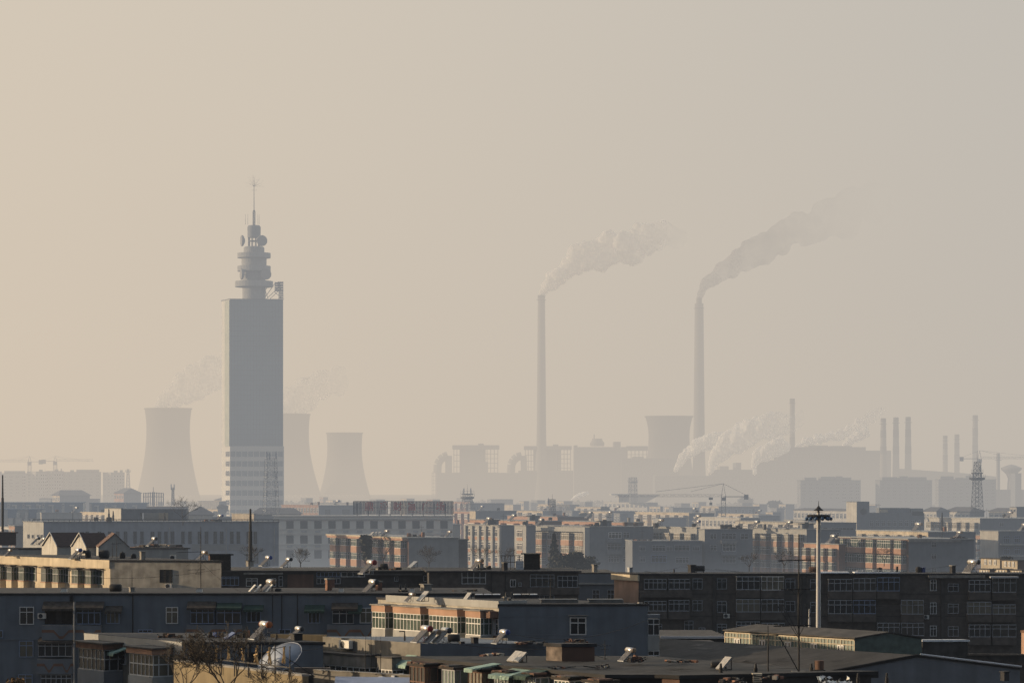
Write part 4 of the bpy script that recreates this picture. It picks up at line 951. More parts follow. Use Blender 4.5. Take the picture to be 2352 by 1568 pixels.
q = MB(); u0, z1 = fR.hit(1304, 1413); u1 = fR.U(1350); q.box(fR, u0, u1, 0, .35, z1, z1 + .08, 'concrete'); q.build('window_hood', b.root)
u0 = fR.L; k = MB(); fz = lambda Y: ZZ(Y, 245); k.box(fR, u0, u0 + dpx(245, 27), -1.3, -.05, fz(1492), fz(1459), 'wall_palegrey'); o = k.build('balcony', b.root); k = MB(); k.box(fR, u0, u0 + dpx(245, 27), -1.3, -.05, fz(1560), fz(1528), 'wall_palegrey'); o2 = k.build('balcony', b.root); k = MB(); k.box(fR, u0, u0 + dpx(245, 29), -1.4, -.02, fz(1419), fz(1411), 'wall_slate'); k.build('balcony_roof', b.root)
g = MB(); glaze(g, fR, u0 + .03, u0 + dpx(245, 27), -1.25, -.08, fz(1458.5), fz(1420), 2, .66, 'frame_white', 'pane'); g.build('window', o); g = MB(); glaze(g, fR, u0 + .03, u0 + dpx(245, 27), -1.25, -.08, fz(1527.5), fz(1493), 2, .66, 'frame_white', 'pane'); g.build('window', o2)
for Y in (1414, 1456): fbox(b, 'wall_ledge', fR, 1147, Y, 1300, Y + .8, 0, .02, 'wall_slate')
z = b.zt
panel('pair of pale collectors behind the orange fascia block parapet', 962, 1380, 251, .9, 1.15, 'collector', 45)
panel('single pale collector tilting up on the orange fascia block roof', 1064, 1383, 249, .7, 1.05, 'collector', 50)
pier('slab sided grey post stack on the orange fascia block roof', 1155, 1369, 1163, 1388, 249, 'concrete'); pier('dark twin flue stack beside the slab sided grey post', 1165, 1373, 1173, 1388, 249.5, 'roof_dark', pots=2)
for X0, X1, lb in ((1090, 1150, 'first snowy skylight strip on the orange fascia block roof'), (1178, 1235, 'middle snowy skylight strip with a bright foil patch')):
    p0 = P(X0, 1384, 256); root = thing('skylight', lb, 'skylight', p0, 'snow covered skylights'); k = MB(); f3 = Fr((p0.x, p0.y), (1, .02), (-.02, 1)); L = dpx(256, X1 - X0); k.box(f3, 0, L, 0, 1.2, b.zt + .01, b.zt + .3, 'roof_dark'); k.build('frame', root)
    for i in range(3): k = MB(); k.box(f3, L * (i + .06) / 3, L * (i + .94) / 3, .1, 1.1, b.zt + .302, b.zt + .36, 'snow' if X0 < 1100 or i != 1 else 'foil'); k.build('pane', root)
for X0, X1, y, lb in ((1242, 1328, 1380, 'long low roof curb with pale slabs in the middle of the end wall roof'), (1352, 1432, 1382, 'low roof curb scattered with bricks near the pink gable')):
    p0 = P(X0, y, 247); root = thing('roof_curb', lb, 'roof curb', p0, 'low curbs on the roof'); f3 = Fr((p0.x, p0.y), (1, .02), (-.02, 1)); L = dpx(247, X1 - X0); k = MB(); k.box(f3, 0, L, 0, .5, b.zt + .005, b.zt + .25, 'concrete'); k.build('curb', root); k = MB(); k.box(f3, -.1, L * .97, -.08, .6, b.zt + .252, b.zt + .33, 'wall_palegrey'); k.build('slab', root)
junk('dark rubble at the roof corner above the projecting window', 1436, 1381, 1482, 1387, 247, 8, n=18)
heater('dish like dark heater silhouette at the far end of the orange fascia block', 930, 1381, 251, 'cap_tan', .5)

# --- F3: low pale parapet block with heaters
D3 = 190
b = building('low block with pale parapet, dark balconies and a row of water heaters on its roof', 741, 965, 1262, D3, 1476, 'wall_drab', 'wall_bluegrey', k=1.15, k2=-.02, rm='roof_felt', over=.0, roof=False); fL, fR = b.L, b.R
q = MB(); ps = [b.A, b.B, b.C, b.D]; cen = (b.A + b.C) / 2; q.prism([cen + (p - cen) * .985 for p in ps], b.zt - 1.0, b.zt - .55, 'roof_felt')
q.build('roof', b.root); b.wall.data.polygons  # parapet is the wall top
zt = b.zt
FO = fL.off(1.3)
for X0, X1 in ((728, 838), (866, 900)):
    u0, u1 = FO.U(X0), FO.U(X1); n_ = 2 if X1 - X0 > 50 else 1
    k = MB(); k.box(fL, u0, u1, 0, 1.3, zt - 1.75, zt - 1.02, 'concrete'); k.box(fL, u0 - .08, u1 + .1, 0, 1.4, zt - 1.018, zt - .92, 'roof_grey'); k.build('fascia', b.root); k = MB(); k.box(fL, u0, u1, 0, 1.3, zt - 3.7, zt - 2.95, 'wall_palegrey'); o = k.build('balcony', b.root)
    g = MB(); glaze(g, fL, u0 + .04, u1 - .04, .02, 1.25, zt - 2.948, zt - 1.752, 4 * n_, .45, 'frame_white', 'pane_dim'); g.build('window', o)
for X0, X1 in ((816, 855), (895, 930)): window(b.root, fL, fL.U(X0) + .15, fL.U(X1) - .15, zt - 2.9, zt - 1.5, 3, .6, 'frame_grey', 'pane')
ac('white air conditioner box hung under the pale parapet', fL, 789, 1468, 812, 1487)
awning(b, fL, 935, 1502, 958, 1524, 'awning_pale', 1.0)
for X, Y, c_, s_, lb in ((950, 1474, 'cap_red', 1.18, 'water heater with a red end cap and red frame, leftmost of the three'), (976, 1476, 'cap_tan', .98, 'water heater with a plain gold lit drum between red and dark ones'), (997, 1476, 'cap_dark', 1.1, 'water heater with a dark end cap, third of the three'), (1134, 1477, 'cap_blue', 1.0, 'water heater with a blue end cap standing alone by the blank end wall')): heater(lb, X, Y, 186.5 if X < 1100 else 188, c_, s_ * .58, frame='cap_red' if c_ == 'cap_red' else 'metal_dark')
drum('dark drum tank on legs right of the three water heaters', 1028, 1455, 1056, 1476, 191)
p0 = P(1056, 1476, 196); root = thing('parapet_wall', 'sunlit low parapet behind the drum tank on the heater roof', 'wall', p0); k = MB(); k.box(Fr((p0.x, p0.y), (.98, -.2), (.2, .98)), 0, dpx(196, 110), 0, .25, p0.z - .3, p0.z + .36, 'wall_cream'); k.build('parapet', root)
for X0, Y0, X1, Y1, lb in ((1082, 1462, 1098, 1476, 'dark square roof box near the blue capped heater'), (1054, 1472, 1067, 1477, 'tiny dark roof box under the drum tank')): pier(lb, X0, Y0, X1, Y1, 189, 'roof_dark', 'roof_grey', name='roof_box')
mast('lamp arm post on the heater roof, bent at the top', 929, 1448, 1476, 193, bars=[(1449, 916, 930)], r=.06, name='lamp_post', cat='lamp post')
for i, X in enumerate((839, 852, 863, 874)): mast(('first of four thin rods above the dark balconies', 'second of four thin rods above the dark balconies', 'third of four thin rods above the dark balconies', 'last of four thin rods above the dark balconies')[i], X, 1460, 1545, 184, r=.02, name='aerial_rod', cat='aerial')
junk('bricks and rubble strewn along the blue roof edge wall', 1180, 1470, 1255, 1477, 189, 12, n=26)
k = MB(); k.box(WF, GX(1040, 176), GX(1215, 176), 176, 176.6, 5, ZZ(1508, 176), 'roof_dark')

# pale boundary wall and blue corrugated sheet roof in front
p0 = Vector((GX(735, 168), 172, 0)); root = thing('boundary_wall', 'stained pale wall above the blue corrugated sheets', 'wall', p0)
k = MB(); A_, B_ = Vector((GX(720, 168.5), 168.5)), Vector((GX(985, 163), 163)); u = (B_ - A_).normalized(); f3 = Fr(A_, u, (u.y, -u.x)); k.box(f3, 0, (B_ - A_).length, -.3, 0, 0, ZZ(1553, 163), 'wall_drab'); k.box(f3, 0, (B_ - A_).length, -.36, .06, ZZ(1553, 163), ZZ(1551, 163), 'concrete'); k.build('wall', root)
p0 = P(770, 1590, 158); root = thing('sheet_roof', 'blue corrugated sheet roof at the lower edge', 'roof', p0)
k = MB(); k.add([P(770, 1552, 166), P(1000, 1555, 160), P(1000, 1640, 146), P(760, 1640, 150)] + [q_ - Vector((0, 0, .1)) for q_ in (P(770, 1552, 166), P(1000, 1555, 160), P(1000, 1640, 146), P(760, 1640, 150))], BOXF, 'corrugated_blue'); k.build('sheet', root)
k = MB(); k.tube(P(772, 1556, 165.6), P(1000, 1559, 159.6), .05, m='metal_grey'); k.build('rail', root)
junk('snow crusted scraps at the foot of the satellite dish wall', 868, 1546, 925, 1556, 165, 21, ('foil', 'concrete', 'snow'), n=16)

# --- F4: nearest flat roof with green glass balconies
D4 = 146
b = building('nearest block with a broad felt roof and greenish glazed balconies', 945, 1395, 1990, D4, 1547, 'wall_pink', 'wall_darkbrick', k=1.36, k2=.02, rm='roof_felt', over=.35); fL, fR = b.L, b.R; zt = b.zt
for i, (X0, X1, gm, fm, pr) in enumerate(((938, 974, 'pane_dim', 'wall_brown', 1.2), (1012, 1043, 'pane_sage', 'frame_grey', 1.3), (1072, 1106, 'pane_warm', 'wall_brown', 1.2), (1132, 1166, 'pane_sage', 'frame_white', 1.3), (1195, 1228, 'pane_sage', 'frame_white', 1.2), (1270, 1306, 'pane_green', 'frame_white', 1.25), (1340, 1378, 'pane_green', 'frame_white', 1.25))):
    FO = fL.off(pr); u0, u1 = FO.U(X0), FO.U(X1); o = bay(b, fL, u0, u1, zt - 3.6, zt - 2.6, zt - .36, pr, 'wall_palegrey', gm, fm, 4, .45 if i % 2 else .62)
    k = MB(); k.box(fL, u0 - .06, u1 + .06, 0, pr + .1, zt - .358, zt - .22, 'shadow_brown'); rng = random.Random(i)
    for j in range(5): uu = u0 + (u1 - u0) * rng.random(); k.box(fL, uu, uu + .35, pr * .4, pr + .14, zt - .222, zt - .18 + rng.random() * .05, rng.choice(('roof_grey', 'roof_rust', 'roof_felt')))
    k.build('balcony_roof', o)
    window(b.root, fL, u1 + .1, u1 + .9, zt - 2.6, zt - .5, 2, .7, 'frame_grey', 'pane_green', off=.01)
awning(b, fL, 1188, 1531, 1236, 1544, 'awning_pale', 1.9); awning(b, fL, 1236, 1532, 1268, 1546, 'awning_green', 1.7)
awning(b, fL, 1132, 1521, 1152, 1530, 'awning_pale', 1.9)
rng = random.Random(15); sm = MB(); vx, ux = (b.C - b.B), (b.A - b.B).normalized(); LA = (b.A - b.B).length
def rp(a, c_, e=0.0): q_ = b.B + vx * a + ux * c_; return Vector((q_.x, q_.y, zt + .004 + e))
for i in range(1, 15):
    c_ = LA * i / 15 + rng.uniform(-.1, .1); a0 = rng.uniform(0, .1)
    for j in range(8): t0, t1 = a0 + j * .12, a0 + j * .12 + .12; sm.quad(rp(t0, c_), rp(min(t1, 1), c_ + rng.uniform(-.02, .02)), rp(min(t1, 1), c_ + .13), rp(t0, c_ + .13), 'felt_pale' if i % 3 else 'felt_patch')
merge(b.roof, sm); sm = MB()
for i in range(34):
    a, c_, r1, r2 = rng.random(), rng.uniform(.2, LA - .6), rng.uniform(.015, .06), rng.uniform(.2, .8); n_ = 9; sm.add([rp(min(1, max(0, a + r1 * math.cos(t * 6.283 / n_) * rng.uniform(.6, 1))), c_ + r2 * math.sin(t * 6.283 / n_) * rng.uniform(.6, 1), .006 + .0002 * i) for t in range(n_)], [tuple(range(n_))], ('felt_patch', 'felt_pale', 'roof_grey', 'roof_felt')[i % 4])
merge(b.roof, sm)
p0 = P(1254, 1516, 157); pb = building('square stained roof stair house with rubble on top', 1254, 1290, 1365, 156, 1477, 'plaster_stained', 'wall_brown', k=.9, k2=.1, z0=ZZ(1520, 156), rm='roof_dark', over=.08, name='stair_house', cat='roof house')
junk('rubble and planks heaped on the stair house', 1292, 1467, 1350, 1477, 158, 31, ('shadow_brown', 'roof_dark', 'brick_red'), n=30)
panel('pair of bright edged collectors propped on the felt roof, left half', 1172, 1519, 152, .7, .75, 'collector', 42); panel('pair of bright edged collectors propped on the felt roof, right half', 1186, 1520, 150.5, .5, .7, 'collector', 42)
heater('overturned looking heater with bright tubes near the end wall corner', 1425, 1517, 153, 'cap_tan', .45); junk('dark machinery heap beside the overturned heater', 1440, 1503, 1478, 1519, 153, 33, ('roof_dark', 'metal_dark', 'brick_red'), n=20)
mast('thin aerial with small crossbars behind the stair house', 1389, 1468, 1514, 157, bars=[(1482, 1376, 1402), (1490, 1380, 1398)], r=.025)
mast('short leaning aerial by the overturned heater', 1458, 1482, 1506, 154, r=.02)
panel('big pale collector leaning on a dark drum at the felt roof', 1652, 1537, 149, .6, .85, 'collector', 45)
drum('dark drum tank touching the big pale collector', 1632, 1517, 1668, 1538, 151)
for X0, Y0, X1, Y1, lb, sd_ in ((1090, 1497, 1160, 1505, 'low ridge of brick rubble behind the first collectors', 41), (1270, 1529, 1300, 1534, 'small dark heap in the middle of the felt roof', 42), (1370, 1524, 1400, 1532, 'dark tarpaulin heap on the felt roof', 43), (1530, 1513, 1600, 1519, 'dark scraps by the workshop hall edge', 44), (1640, 1553, 1718, 1568, 'grey rag heap at the lower edge', 45), (1740, 1545, 1800, 1558, 'low scrap pile left of the antenna foot', 46)): junk(lb, X0, Y0, X1, Y1, 150 if Y1 < 1540 else 141, sd_, n=16)
p0 = P(1555, 1560, 143); rb = building('second flat roof with brick curbs at the lower edge', 1520, 1560, 2000, 142, 1549, 'wall_brown', 'wall_darkbrick', k=.6, k2=.3, z0=12, rm='roof_felt', over=.2, name='low_building', cat='building')
mast('tall TV antenna mast with two long crossbars rising over the workshop roof', 1834, 1226, 1556, 146, bars=[(1287, 1787, 1871), (1353, 1793, 1867), (1437, 1776, 1864)], guys=[(1370, 1815, 1352), (1370, 1853, 1350), (1465, 1782, 1385), (1460, 1795, 1380), (1460, 1874, 1385)], r=.05, base=.35)
lat = mast('slanting thin stay pole running to the antenna foot', 1838, 1548, 1556, 145.5, guys=[(1549, 1790, 1462)], r=.1, name='stay_pole')
for X0, lb in ((1655, 'stub vent pipe behind the leaning collector'), (1735, 'stub vent pipe left of the antenna mast'), (1863, 'stub vent pipe left of the tank on legs')): mast(lb, X0, 1522, 1548, 147, r=.1, name='vent_pipe', cat='vent pipe')
p0 = P(1881, 1549, 146); root = thing('water_tank', 'rusty upright tank on a legged stand beside the antenna mast', 'water tank', p0); zz0 = ZZ(1536, 146); k = MB(); k.lathe([(.24, zz0 - p0.z), (.24, ZZ(1516, 146) - p0.z), (.2, ZZ(1515, 146) - p0.z), (0, ZZ(1514.5, 146) - p0.z)], p0, 'wall_brown', 18); k.build('tank', root, False)
k = MB()
for sx, sy in ((-.25, -.25), (.25, -.25), (.25, .25), (-.25, .25)): k.tube((p0.x + sx * 1.2, p0.y + sy * 1.2, p0.z), (p0.x + sx, p0.y + sy, zz0), .025)
k.box(WF, p0.x - .28, p0.x + .28, p0.y - .28, p0.y + .28, zz0 - .04, zz0, 'metal_dark'); k.build('stand', root)
p0 = P(1738, 1568, 142); root = thing('louvre_box', 'yellow slatted ventilator box standing on the lower roof', 'ventilator', p0); k = MB()
f3 = Fr((p0.x, p0.y), (1, 0), (0, 1)); k.box(f3, -.19, .19, -.2, .2, p0.z - .4, p0.z + .45, 'shadow_brown'); k.build('core', root); k = MB()
for i in range(9): k.box(f3, -.22, .22, -.24, -.2, p0.z - .38 + i * .095, p0.z - .32 + i * .095, 'wall_cream')
k.box(f3, -.24, .24, -.24, .24, p0.z + .45, p0.z + .49, 'wall_cream'); k.build('slat', root)
for X, lb in ((1568 + 1300 * .1759 / 1, 'thin stub pipe on the lower roof edge, under the workshop gable'), (1970, 'stub pipe under the middle of the workshop gable'), (2036, 'stub pipe under the right slope of the workshop gable')): mast(lb, X if X > 1900 else 1961, 1544, 1572, 142 - (X - 1961) * .02, r=.09, name='vent_pipe', cat='vent pipe')
p0 = P(1912, 1566, 140); root = thing('foil_bundle', 'crumpled shiny foil bundle glinting on the lower roof edge', 'foil', p0); k = MB(); rng = random.Random(4)
for i in range(40): c_ = p0 + Vector((rng.uniform(-.7, .9), rng.uniform(-.3, .3), rng.random() ** 2 * .3)); a = Vector((rng.gauss(0, 1), rng.gauss(0, 1), rng.gauss(0, 1))).normalized() * .14; e = a.orthogonal().normalized() * .1; k.add([c_ - a, c_ - e, c_ + a, c_ + e], [(0, 1, 2, 3)], 'foil')
k.build('sheet', root)

# --- F5: bay window house on the left, blue wall behind the gilded characters
D5 = 192
b = building('house with slanting white parapet, two red topped bay windows and a long blue wall', 196, 422, 742, D5, 1473, 'wall_drab', 'wall_bluegrey', k=1.35, k2=0.0, rm='roof_dark', over=.1); fL, fR = b.L, b.R; zt = b.zt
q = MB(); q.box(fL, 0, fL.L - .1, .004, .1, zt - .9, zt - .02, 'wall_palegrey'); q.build('parapet', b.root)
for X0, X1, tm, pm, gm, fm, pj in ((178, 238, 'roof_rust', 'wall_slate', 'pane', 'frame_grey', 1.5), (294, 350, 'wall_orange', 'wall_palegrey', 'pane_warm', 'frame_white', 1.6)):
    FO = fL.off(pj); u0, u1 = FO.U(X0), FO.U(X1)
    k = MB(); k.box(fL, u0, u1, 0, pj, zt - 3.4, zt - 2.35, pm); o = k.build('bay_window', b.root)
    g = MB(); glaze(g, fL, u0 + .05, u1 - .05, .02, pj - .08, zt - 2.348, zt - .87, 6, .55, fm, gm); g.build('window', o)
    k = MB(); k.box(fL, u0 - .1, u1 + .1, 0, pj + .1, zt - .868, zt - .5, tm); k.box(fL, u0 - .3, u1 + .3, 0, pj + .25, zt - .498, zt - .4, 'roof_grey'); k.build('bay_roof', o)
    k = MB(); k.box(fL, u0 - .05, u1 + .05, 0, pj + .03, zt - 6.2, zt - 5.0, 'wall_palegrey'); k.build('balcony', b.root)
awning(b, fL, 264, 1482, 296, 1494, 'awning_pale', 1.2)
wpx(b, fL, 254, 1488, 290, 1522, nc=3, fm='frame_grey', pm='pane', off=.01)
wpx(b, fR, 566, 1495, 612, 1524, nc=2, split=None, fm='metal_dark', pm='pane', off=.01)
ac('air conditioner under the sunlit bay window', fL, 366, 1512, 384, 1530)
pipe(b, fR, 575, 1474, 1520, .06, 'metal_dark')
heater('water heater with an orange cap on a tall braced stand', 577, 1467, 193, 'cap_orange', .76, frame='metal_grey')
heater('small steel heater drum over a black box on the blue wall roof', 664, 1467, 196, 'cap_dark', .55)
pier('black box beneath the small steel heater drum', 668, 1453, 694, 1470, 194, 'black_plastic', 'black_plastic', name='roof_box')
panel('deep blue panel lying tilted among the roof clutter', 518, 1467, 195, .7, .75, 'panel_blue', 32)
for X0, Y0, X1, Y1, lb, sd_ in ((430, 1451, 458, 1464, 'red brown tiles heaped on the bay house roof', 51), (474, 1440, 512, 1464, 'dark clutter behind the blue panel', 52), (540, 1443, 574, 1464, 'brown crates left of the orange capped heater', 53), (360, 1452, 420, 1464, 'torn felt and rust on the bay house roof ridge', 54)): junk(lb, X0, Y0, X1, Y1, 197, sd_, ('roof_rust', 'roof_dark', 'shadow_brown', 'panel_blue') if sd_ == 52 else ('roof_rust', 'shadow_brown', 'roof_dark'), n=18)
p0 = P(640, 1466, 200); root = thing('parapet_wall', 'sunlit yellow parapet strip behind the black box', 'wall', p0); k = MB(); k.box(Fr((p0.x, p0.y), (.97, -.24), (.24, .97)), -.6, 3.4, 0, .25, p0.z - .6, p0.z + .32, 'wall_yellow'); k.build('parapet', root)
mast('dark round post by the black box on the blue wall roof', 635, 1453, 1468, 195, r=.08, name='vent_pipe', cat='vent pipe')

# --- gilded characters standing on a yellow wall, dish, bare tree
p0 = Vector((GX(400, 168), 168, 0)); root = thing('boundary_wall', 'sunlit yellow wall carrying the gilded characters', 'wall', p0)
A_, B_ = Vector((GX(399, 176), 176)), Vector((GX(694, 163), 163)); u = (B_ - A_).normalized(); WY = Fr(A_, u, (u.y, -u.x)); LW = (B_ - A_).length; zw = ZZ(1552, 163)
k = MB(); k.box(WY, 0, LW, -.4, 0, 0, zw, 'wall_yellow'); k.box(WY, 0, LW, -.44, .04, zw + .002, zw + .12, 'concrete'); k.build('wall', root)
sign = thing('rooftop_sign', 'row of eight gilded brush stroke characters on dark posts above the yellow wall', 'sign', WY.pt(0, .3, zw))
rng = random.Random(11)
for i, (X, Ya, Yb) in enumerate(((449, 1471, 1510), (478, 1475, 1515), (505, 1477, 1519), (535, 1477, 1515), (567, 1480, 1519), (598, 1480, 1526), (628, 1481, 1526), (662, 1484, 1524))):
    uu = WY.U(X); zc1, zc0 = WY.Z(X, Ya), WY.Z(X, Yb); h = zc1 - zc0; w_ = h * .42
    k = MB(); k.box(WY, uu + .3, uu + .35, .06, .11, zw - .45, zc1 + .05, 'metal_dark'); k.tube(WY.pt(uu + .34, .14, zc0 + h * .3), WY.pt(uu + .9, -1.2, zw - .1), .022); k.build('post', sign)
    k = MB(); n_ = 7
    for j in range(n_):   # brush strokes as bent slabs
        if j < 3: a = (rng.uniform(-.5, -.2), rng.uniform(.15, .95)); c_ = (rng.uniform(.1, .45), a[1] + rng.uniform(-.06, .1))
        elif j < 5: x_ = rng.uniform(-.3, .3); a = (x_, rng.uniform(.75, 1)); c_ = (x_ + rng.uniform(-.1, .1), rng.uniform(0, .3))
        else: a = (rng.uniform(-.1, .1), rng.uniform(.4, .6)); c_ = (rng.choice((-.5, .5)), rng.uniform(0, .15))
        k.tube(WY.pt(uu + a[0] * w_, .2 + .1 * rng.random(), zc0 + a[1] * h), WY.pt(uu + c_[0] * w_, .24 + .1 * rng.random(), zc0 + c_[1] * h), .06, .035, 'gold', 5)
    k.build('character', sign)
k = MB(); k.box(WY, WY.U(440), WY.U(672), .1, .16, zw + .4, zw + .47, 'metal_dark'); k.build('rail', sign)

dc = P(647, 1518, 172); root = thing('satellite_dish', 'big white satellite dish on the low roof behind the gilded characters', 'satellite dish', P(655, 1552, 172))
ax = Vector((-.40, -.48, .78)).normalized(); R_ = 1.42; k = MB(); prof = [(R_ * i / 12, .5 * (i / 12) ** 2) for i in range(13)]
k.lathe(prof, dc - ax * .25, 'dish_white', 40, ax); k.lathe([(a, z - .03) for a, z in prof], dc - ax * .25, 'dish_white', 40, ax); k.lathe([(R_ - .02, .48), (R_ + .02, .49), (R_ + .02, .52), (R_ - .02, .52), (R_ - .02, .48)], dc - ax * .25, 'dish_white', 40, ax); k.build('reflector', root, True)
k = MB(); a1 = ax.orthogonal().normalized(); a2 = ax.cross(a1); foc = dc + ax * 1.0
for t in (0.4, 2.5, 4.6): k.tube(dc + ax * .12 + (a1 * math.cos(t) + a2 * math.sin(t)) * R_ * .93, foc, .022)
k.lathe([(0, -.1), (.09, -.1), (.09, .12), (0, .12)], foc, 'metal_grey', 12, ax); k.build('feed_arm', root)
k = MB()
for i in range(8):
    t = i * math.pi / 4; k.tube(dc - ax * .24, dc + ax * .13 + (a1 * math.cos(t) + a2 * math.sin(t)) * R_ * .96 - ax * .05, .012, m='metal_grey', n=3)
k.build('rib', root)
k = MB(); ft = P(657, 1556, 173)
for o_ in ((-.7, -.5), (.7, -.5), (0, .8)): k.tube(dc - ax * .45, ft + Vector((o_[0], o_[1], -.3)), .05)
k.tube(dc - ax * .2, dc - ax * .55, .16, m='metal_grey', n=10); k.build('mount', root)
p0 = P(720, 1545, 178); root = thing('parapet_wall', 'broad stained parapet right of the satellite dish', 'wall', p0); k = MB(); k.box(Fr((p0.x - 1.2, p0.y), (1, -.05), (.05, 1)), 0, 2.2, 0, .3, p0.z - 3, p0.z + .35, 'plaster_stained'); k.build('parapet', root)
rb = building('low dark roof under the satellite dish', 560, 600, 735, 173, 1549, 'wall_brown', 'wall_darkbrick', k=1, k2=0, z0=0, name='low_building', cat='building', rm='roof_grey')
tr = bare_tree('bare branching tree rising in front of the yellow wall', 520, 1640, 152, 4.6, 5, depth=5, r=.075, spread=.85, kids=(2, 3)); tr['group'] = 'bare winter trees in front'
tr = bare_tree('low tangle of bare twigs left of the big bare tree', 425, 1625, 153, 3.7, 9, depth=5, r=.06, spread=.95, kids=(2, 3)); tr['group'] = 'bare winter trees in front'
tr = bare_tree('thin bare tree spreading under the satellite dish', 628, 1640, 150, 2.7, 13, depth=4, r=.05, spread=.9, kids=(2, 3)); tr['group'] = 'bare winter trees in front'
leafy('brown leaved tree top at the lower left corner', 2, 1556, 70, 1600, 170, 5, n=500, m='dry_leaf', leaf=.13, zb=8)

# the taller neighbour outside the frame whose shadow lies over the bay window house
building('taller grey neighbour block left of the bay window house', None, -330, -170, 190, 1394, 'wall_grey', 'wall_grey', k2=0, rm='roof_dark')
# ------------------------------------------------------------------ second row, 300 to 460 m
# M1 cream block on the left
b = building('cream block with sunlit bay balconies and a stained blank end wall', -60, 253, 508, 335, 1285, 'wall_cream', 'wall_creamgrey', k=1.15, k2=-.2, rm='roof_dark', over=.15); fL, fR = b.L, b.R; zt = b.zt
q = MB(); q.box(fL, 0, fL.L - .02, .004, .12, zt - 1.0, zt - .03, 'wall_cream'); q.build('parapet', b.root)
for X0, X1 in ((-22, 0), (14, 26), (41, 54), (93, 104), (119, 133), (163, 178), (194, 208)):
    FO = fL.off(1.0); u0, u1 = FO.U(X0), FO.U(X1); o = bay(b, fL, u0, u1, zt - 4.0, zt - 2.9, zt - 1.25, 1.0, 'wall_cream', 'pane_green', 'frame_grey', 4, .62)
    k = MB(); k.box(fL, u0 - .1, u1 + .1, 0, 1.2, zt - 1.248, zt - 1.08, 'roof_grey'); k.box(fL, u0 - .03, u1 + .03, 0, 1.06, zt - 4.15, zt - 4.002, 'roof_rust'); k.box(fL, u0 - .03, u1 + .03, .0, 1.05, zt - 2.95, zt - 2.85, 'wall_salmon'); k.build('ledge', o)
    bay(b, fL, u0, u1, zt - 7.0, zt - 5.9, zt - 4.2, 1.0, 'wall_cream', 'pane_green', 'frame_white', 4, .62)
for X0, X1 in ((0, 13), (27, 40), (56, 84), (105, 118), (134, 160), (180, 193), (210, 238)):
    window(b.root, fL, fL.U(X0) + .1, fL.U(X1) - .1, zt - 2.9, zt - 1.2, 3, .55, 'frame_grey', 'pane_green', off=.01); k = MB(); k.box(fL, fL.U(X0), fL.U(X1), 0, .45, zt - 1.15, zt - 1.05, 'roof_grey'); k.build('window_hood', b.root)
wpx(b, fR, 367, 1307, 396, 1337, nc=2, split=.6, fm='metal_dark', pm='pane_dim', off=.01)
ac('air conditioner below the single window of the cream end wall', fR, 382, 1339, 396, 1350)
for X, Y, c_, s_, lb, dd in ((160, 1283, 'cap_blue', .9, 'blue capped water heater on the cream block', 340), (172, 1284, 'cap_dark', .8, 'water heater lying behind the blue capped one', 342), (10, 1276, 'cap_tan', .6, 'small bright heater at the very edge of the picture', 350), (452, 1286, 'cap_tan', .8, 'tan heater drum behind the antenna crossbars', 342)): heater(lb, X, Y, dd, c_, s_ * .9)
drum('dark upright drum behind the blue capped heater', 195, 1262, 209, 1283, 343, vertical=True); drum('dark boxy tank on the cream block roof', 228, 1262, 250, 1286, 341, 'roof_dark'); drum('round dark drum on the cream block roof', 275, 1266, 288, 1286, 341, vertical=True); drum('second round dark drum on the cream block roof', 301, 1270, 313, 1287, 341, vertical=True)
junk('low dark clutter along the cream block roof', 295, 1277, 335, 1287, 342, 60, n=20)
q = MB(); p0 = P(397, 1286, 342); ac_root = thing('air_conditioner', 'air conditioner standing on the cream block roof', 'air conditioner', p0, 'air conditioner units on the walls'); q.box(WF, p0.x - .35, p0.x + .35, p0.y - .2, p0.y + .2, p0.z, p0.z + .65, 'trim_white'); q.build('casing', ac_root); q = MB(); q.lathe([(.25, 0), (.25, .02), (0, .02)], p0 + Vector((-.05, -.2, .33)), 'cap_dark', 14, (0, -1, 0)); q.build('fan_grille', ac_root)
rb = building('dark brown roof shed on the cream block', 478, 482, 530, 352, 1271, 'roof_rust', 'shadow_brown', k=1, k2=0, z0=ZZ(1310, 352), rm='roof_dark', name='roof_shed', cat='roof shed')
mast('thin aerial above the dormer house roofs', 258, 1243, 1284, 345, r=.03)

# M2 dark brick rows behind the blue-grey block
b = building('dark brick row with a patched roofline behind the blue-grey block', None, 505, 985, 352, 1309, 'wall_darkbrick', 'wall_darkbrick', k2=.0, rm='roof_grey', over=.3); f = b.R
for x0, y0, x1, y1, nc, sp_, fm in ((509, 1324, 548, 1344, 4, .8, 'frame_blue'), (565, 1327, 591, 1346, 2, .7, 'frame_white'), (619, 1328, 635, 1346, 2, None, 'frame_white'), (640, 1322, 650, 1346, 1, .65, 'frame_grey'), (727, 1313, 781, 1324, 6, None, 'frame_blue'), (783, 1313, 837, 1324, 4, None, 'frame_white'), (727, 1326, 781, 1340, 6, None, 'frame_grey'), (905, 1322, 915, 1334, 2, None, 'frame_grey'), (972, 1320, 984, 1334, 1, None, 'frame_grey')): wpx(b, f, x0, y0, x1, y1, nc=nc, split=sp_, fm=fm, off=.01)
for x0, y0, x1, y1, m in ((560, 1314, 650, 1318, 'concrete'), (660, 1318, 720, 1350, 'wall_brown'), (850, 1316, 970, 1320, 'roof_grey')): fbox(b, 'wall_panel', f, x0, y0, x1, y1, 0, .5 if m != 'wall_brown' else .04, m)
b = building('dark brick flats with wide glazed balcony and roof shed', None, 985, 1328, 347, 1310, 'wall_darkbrick', 'wall_brick', k2=.0, rm='roof_dark', over=.35); f = b.R
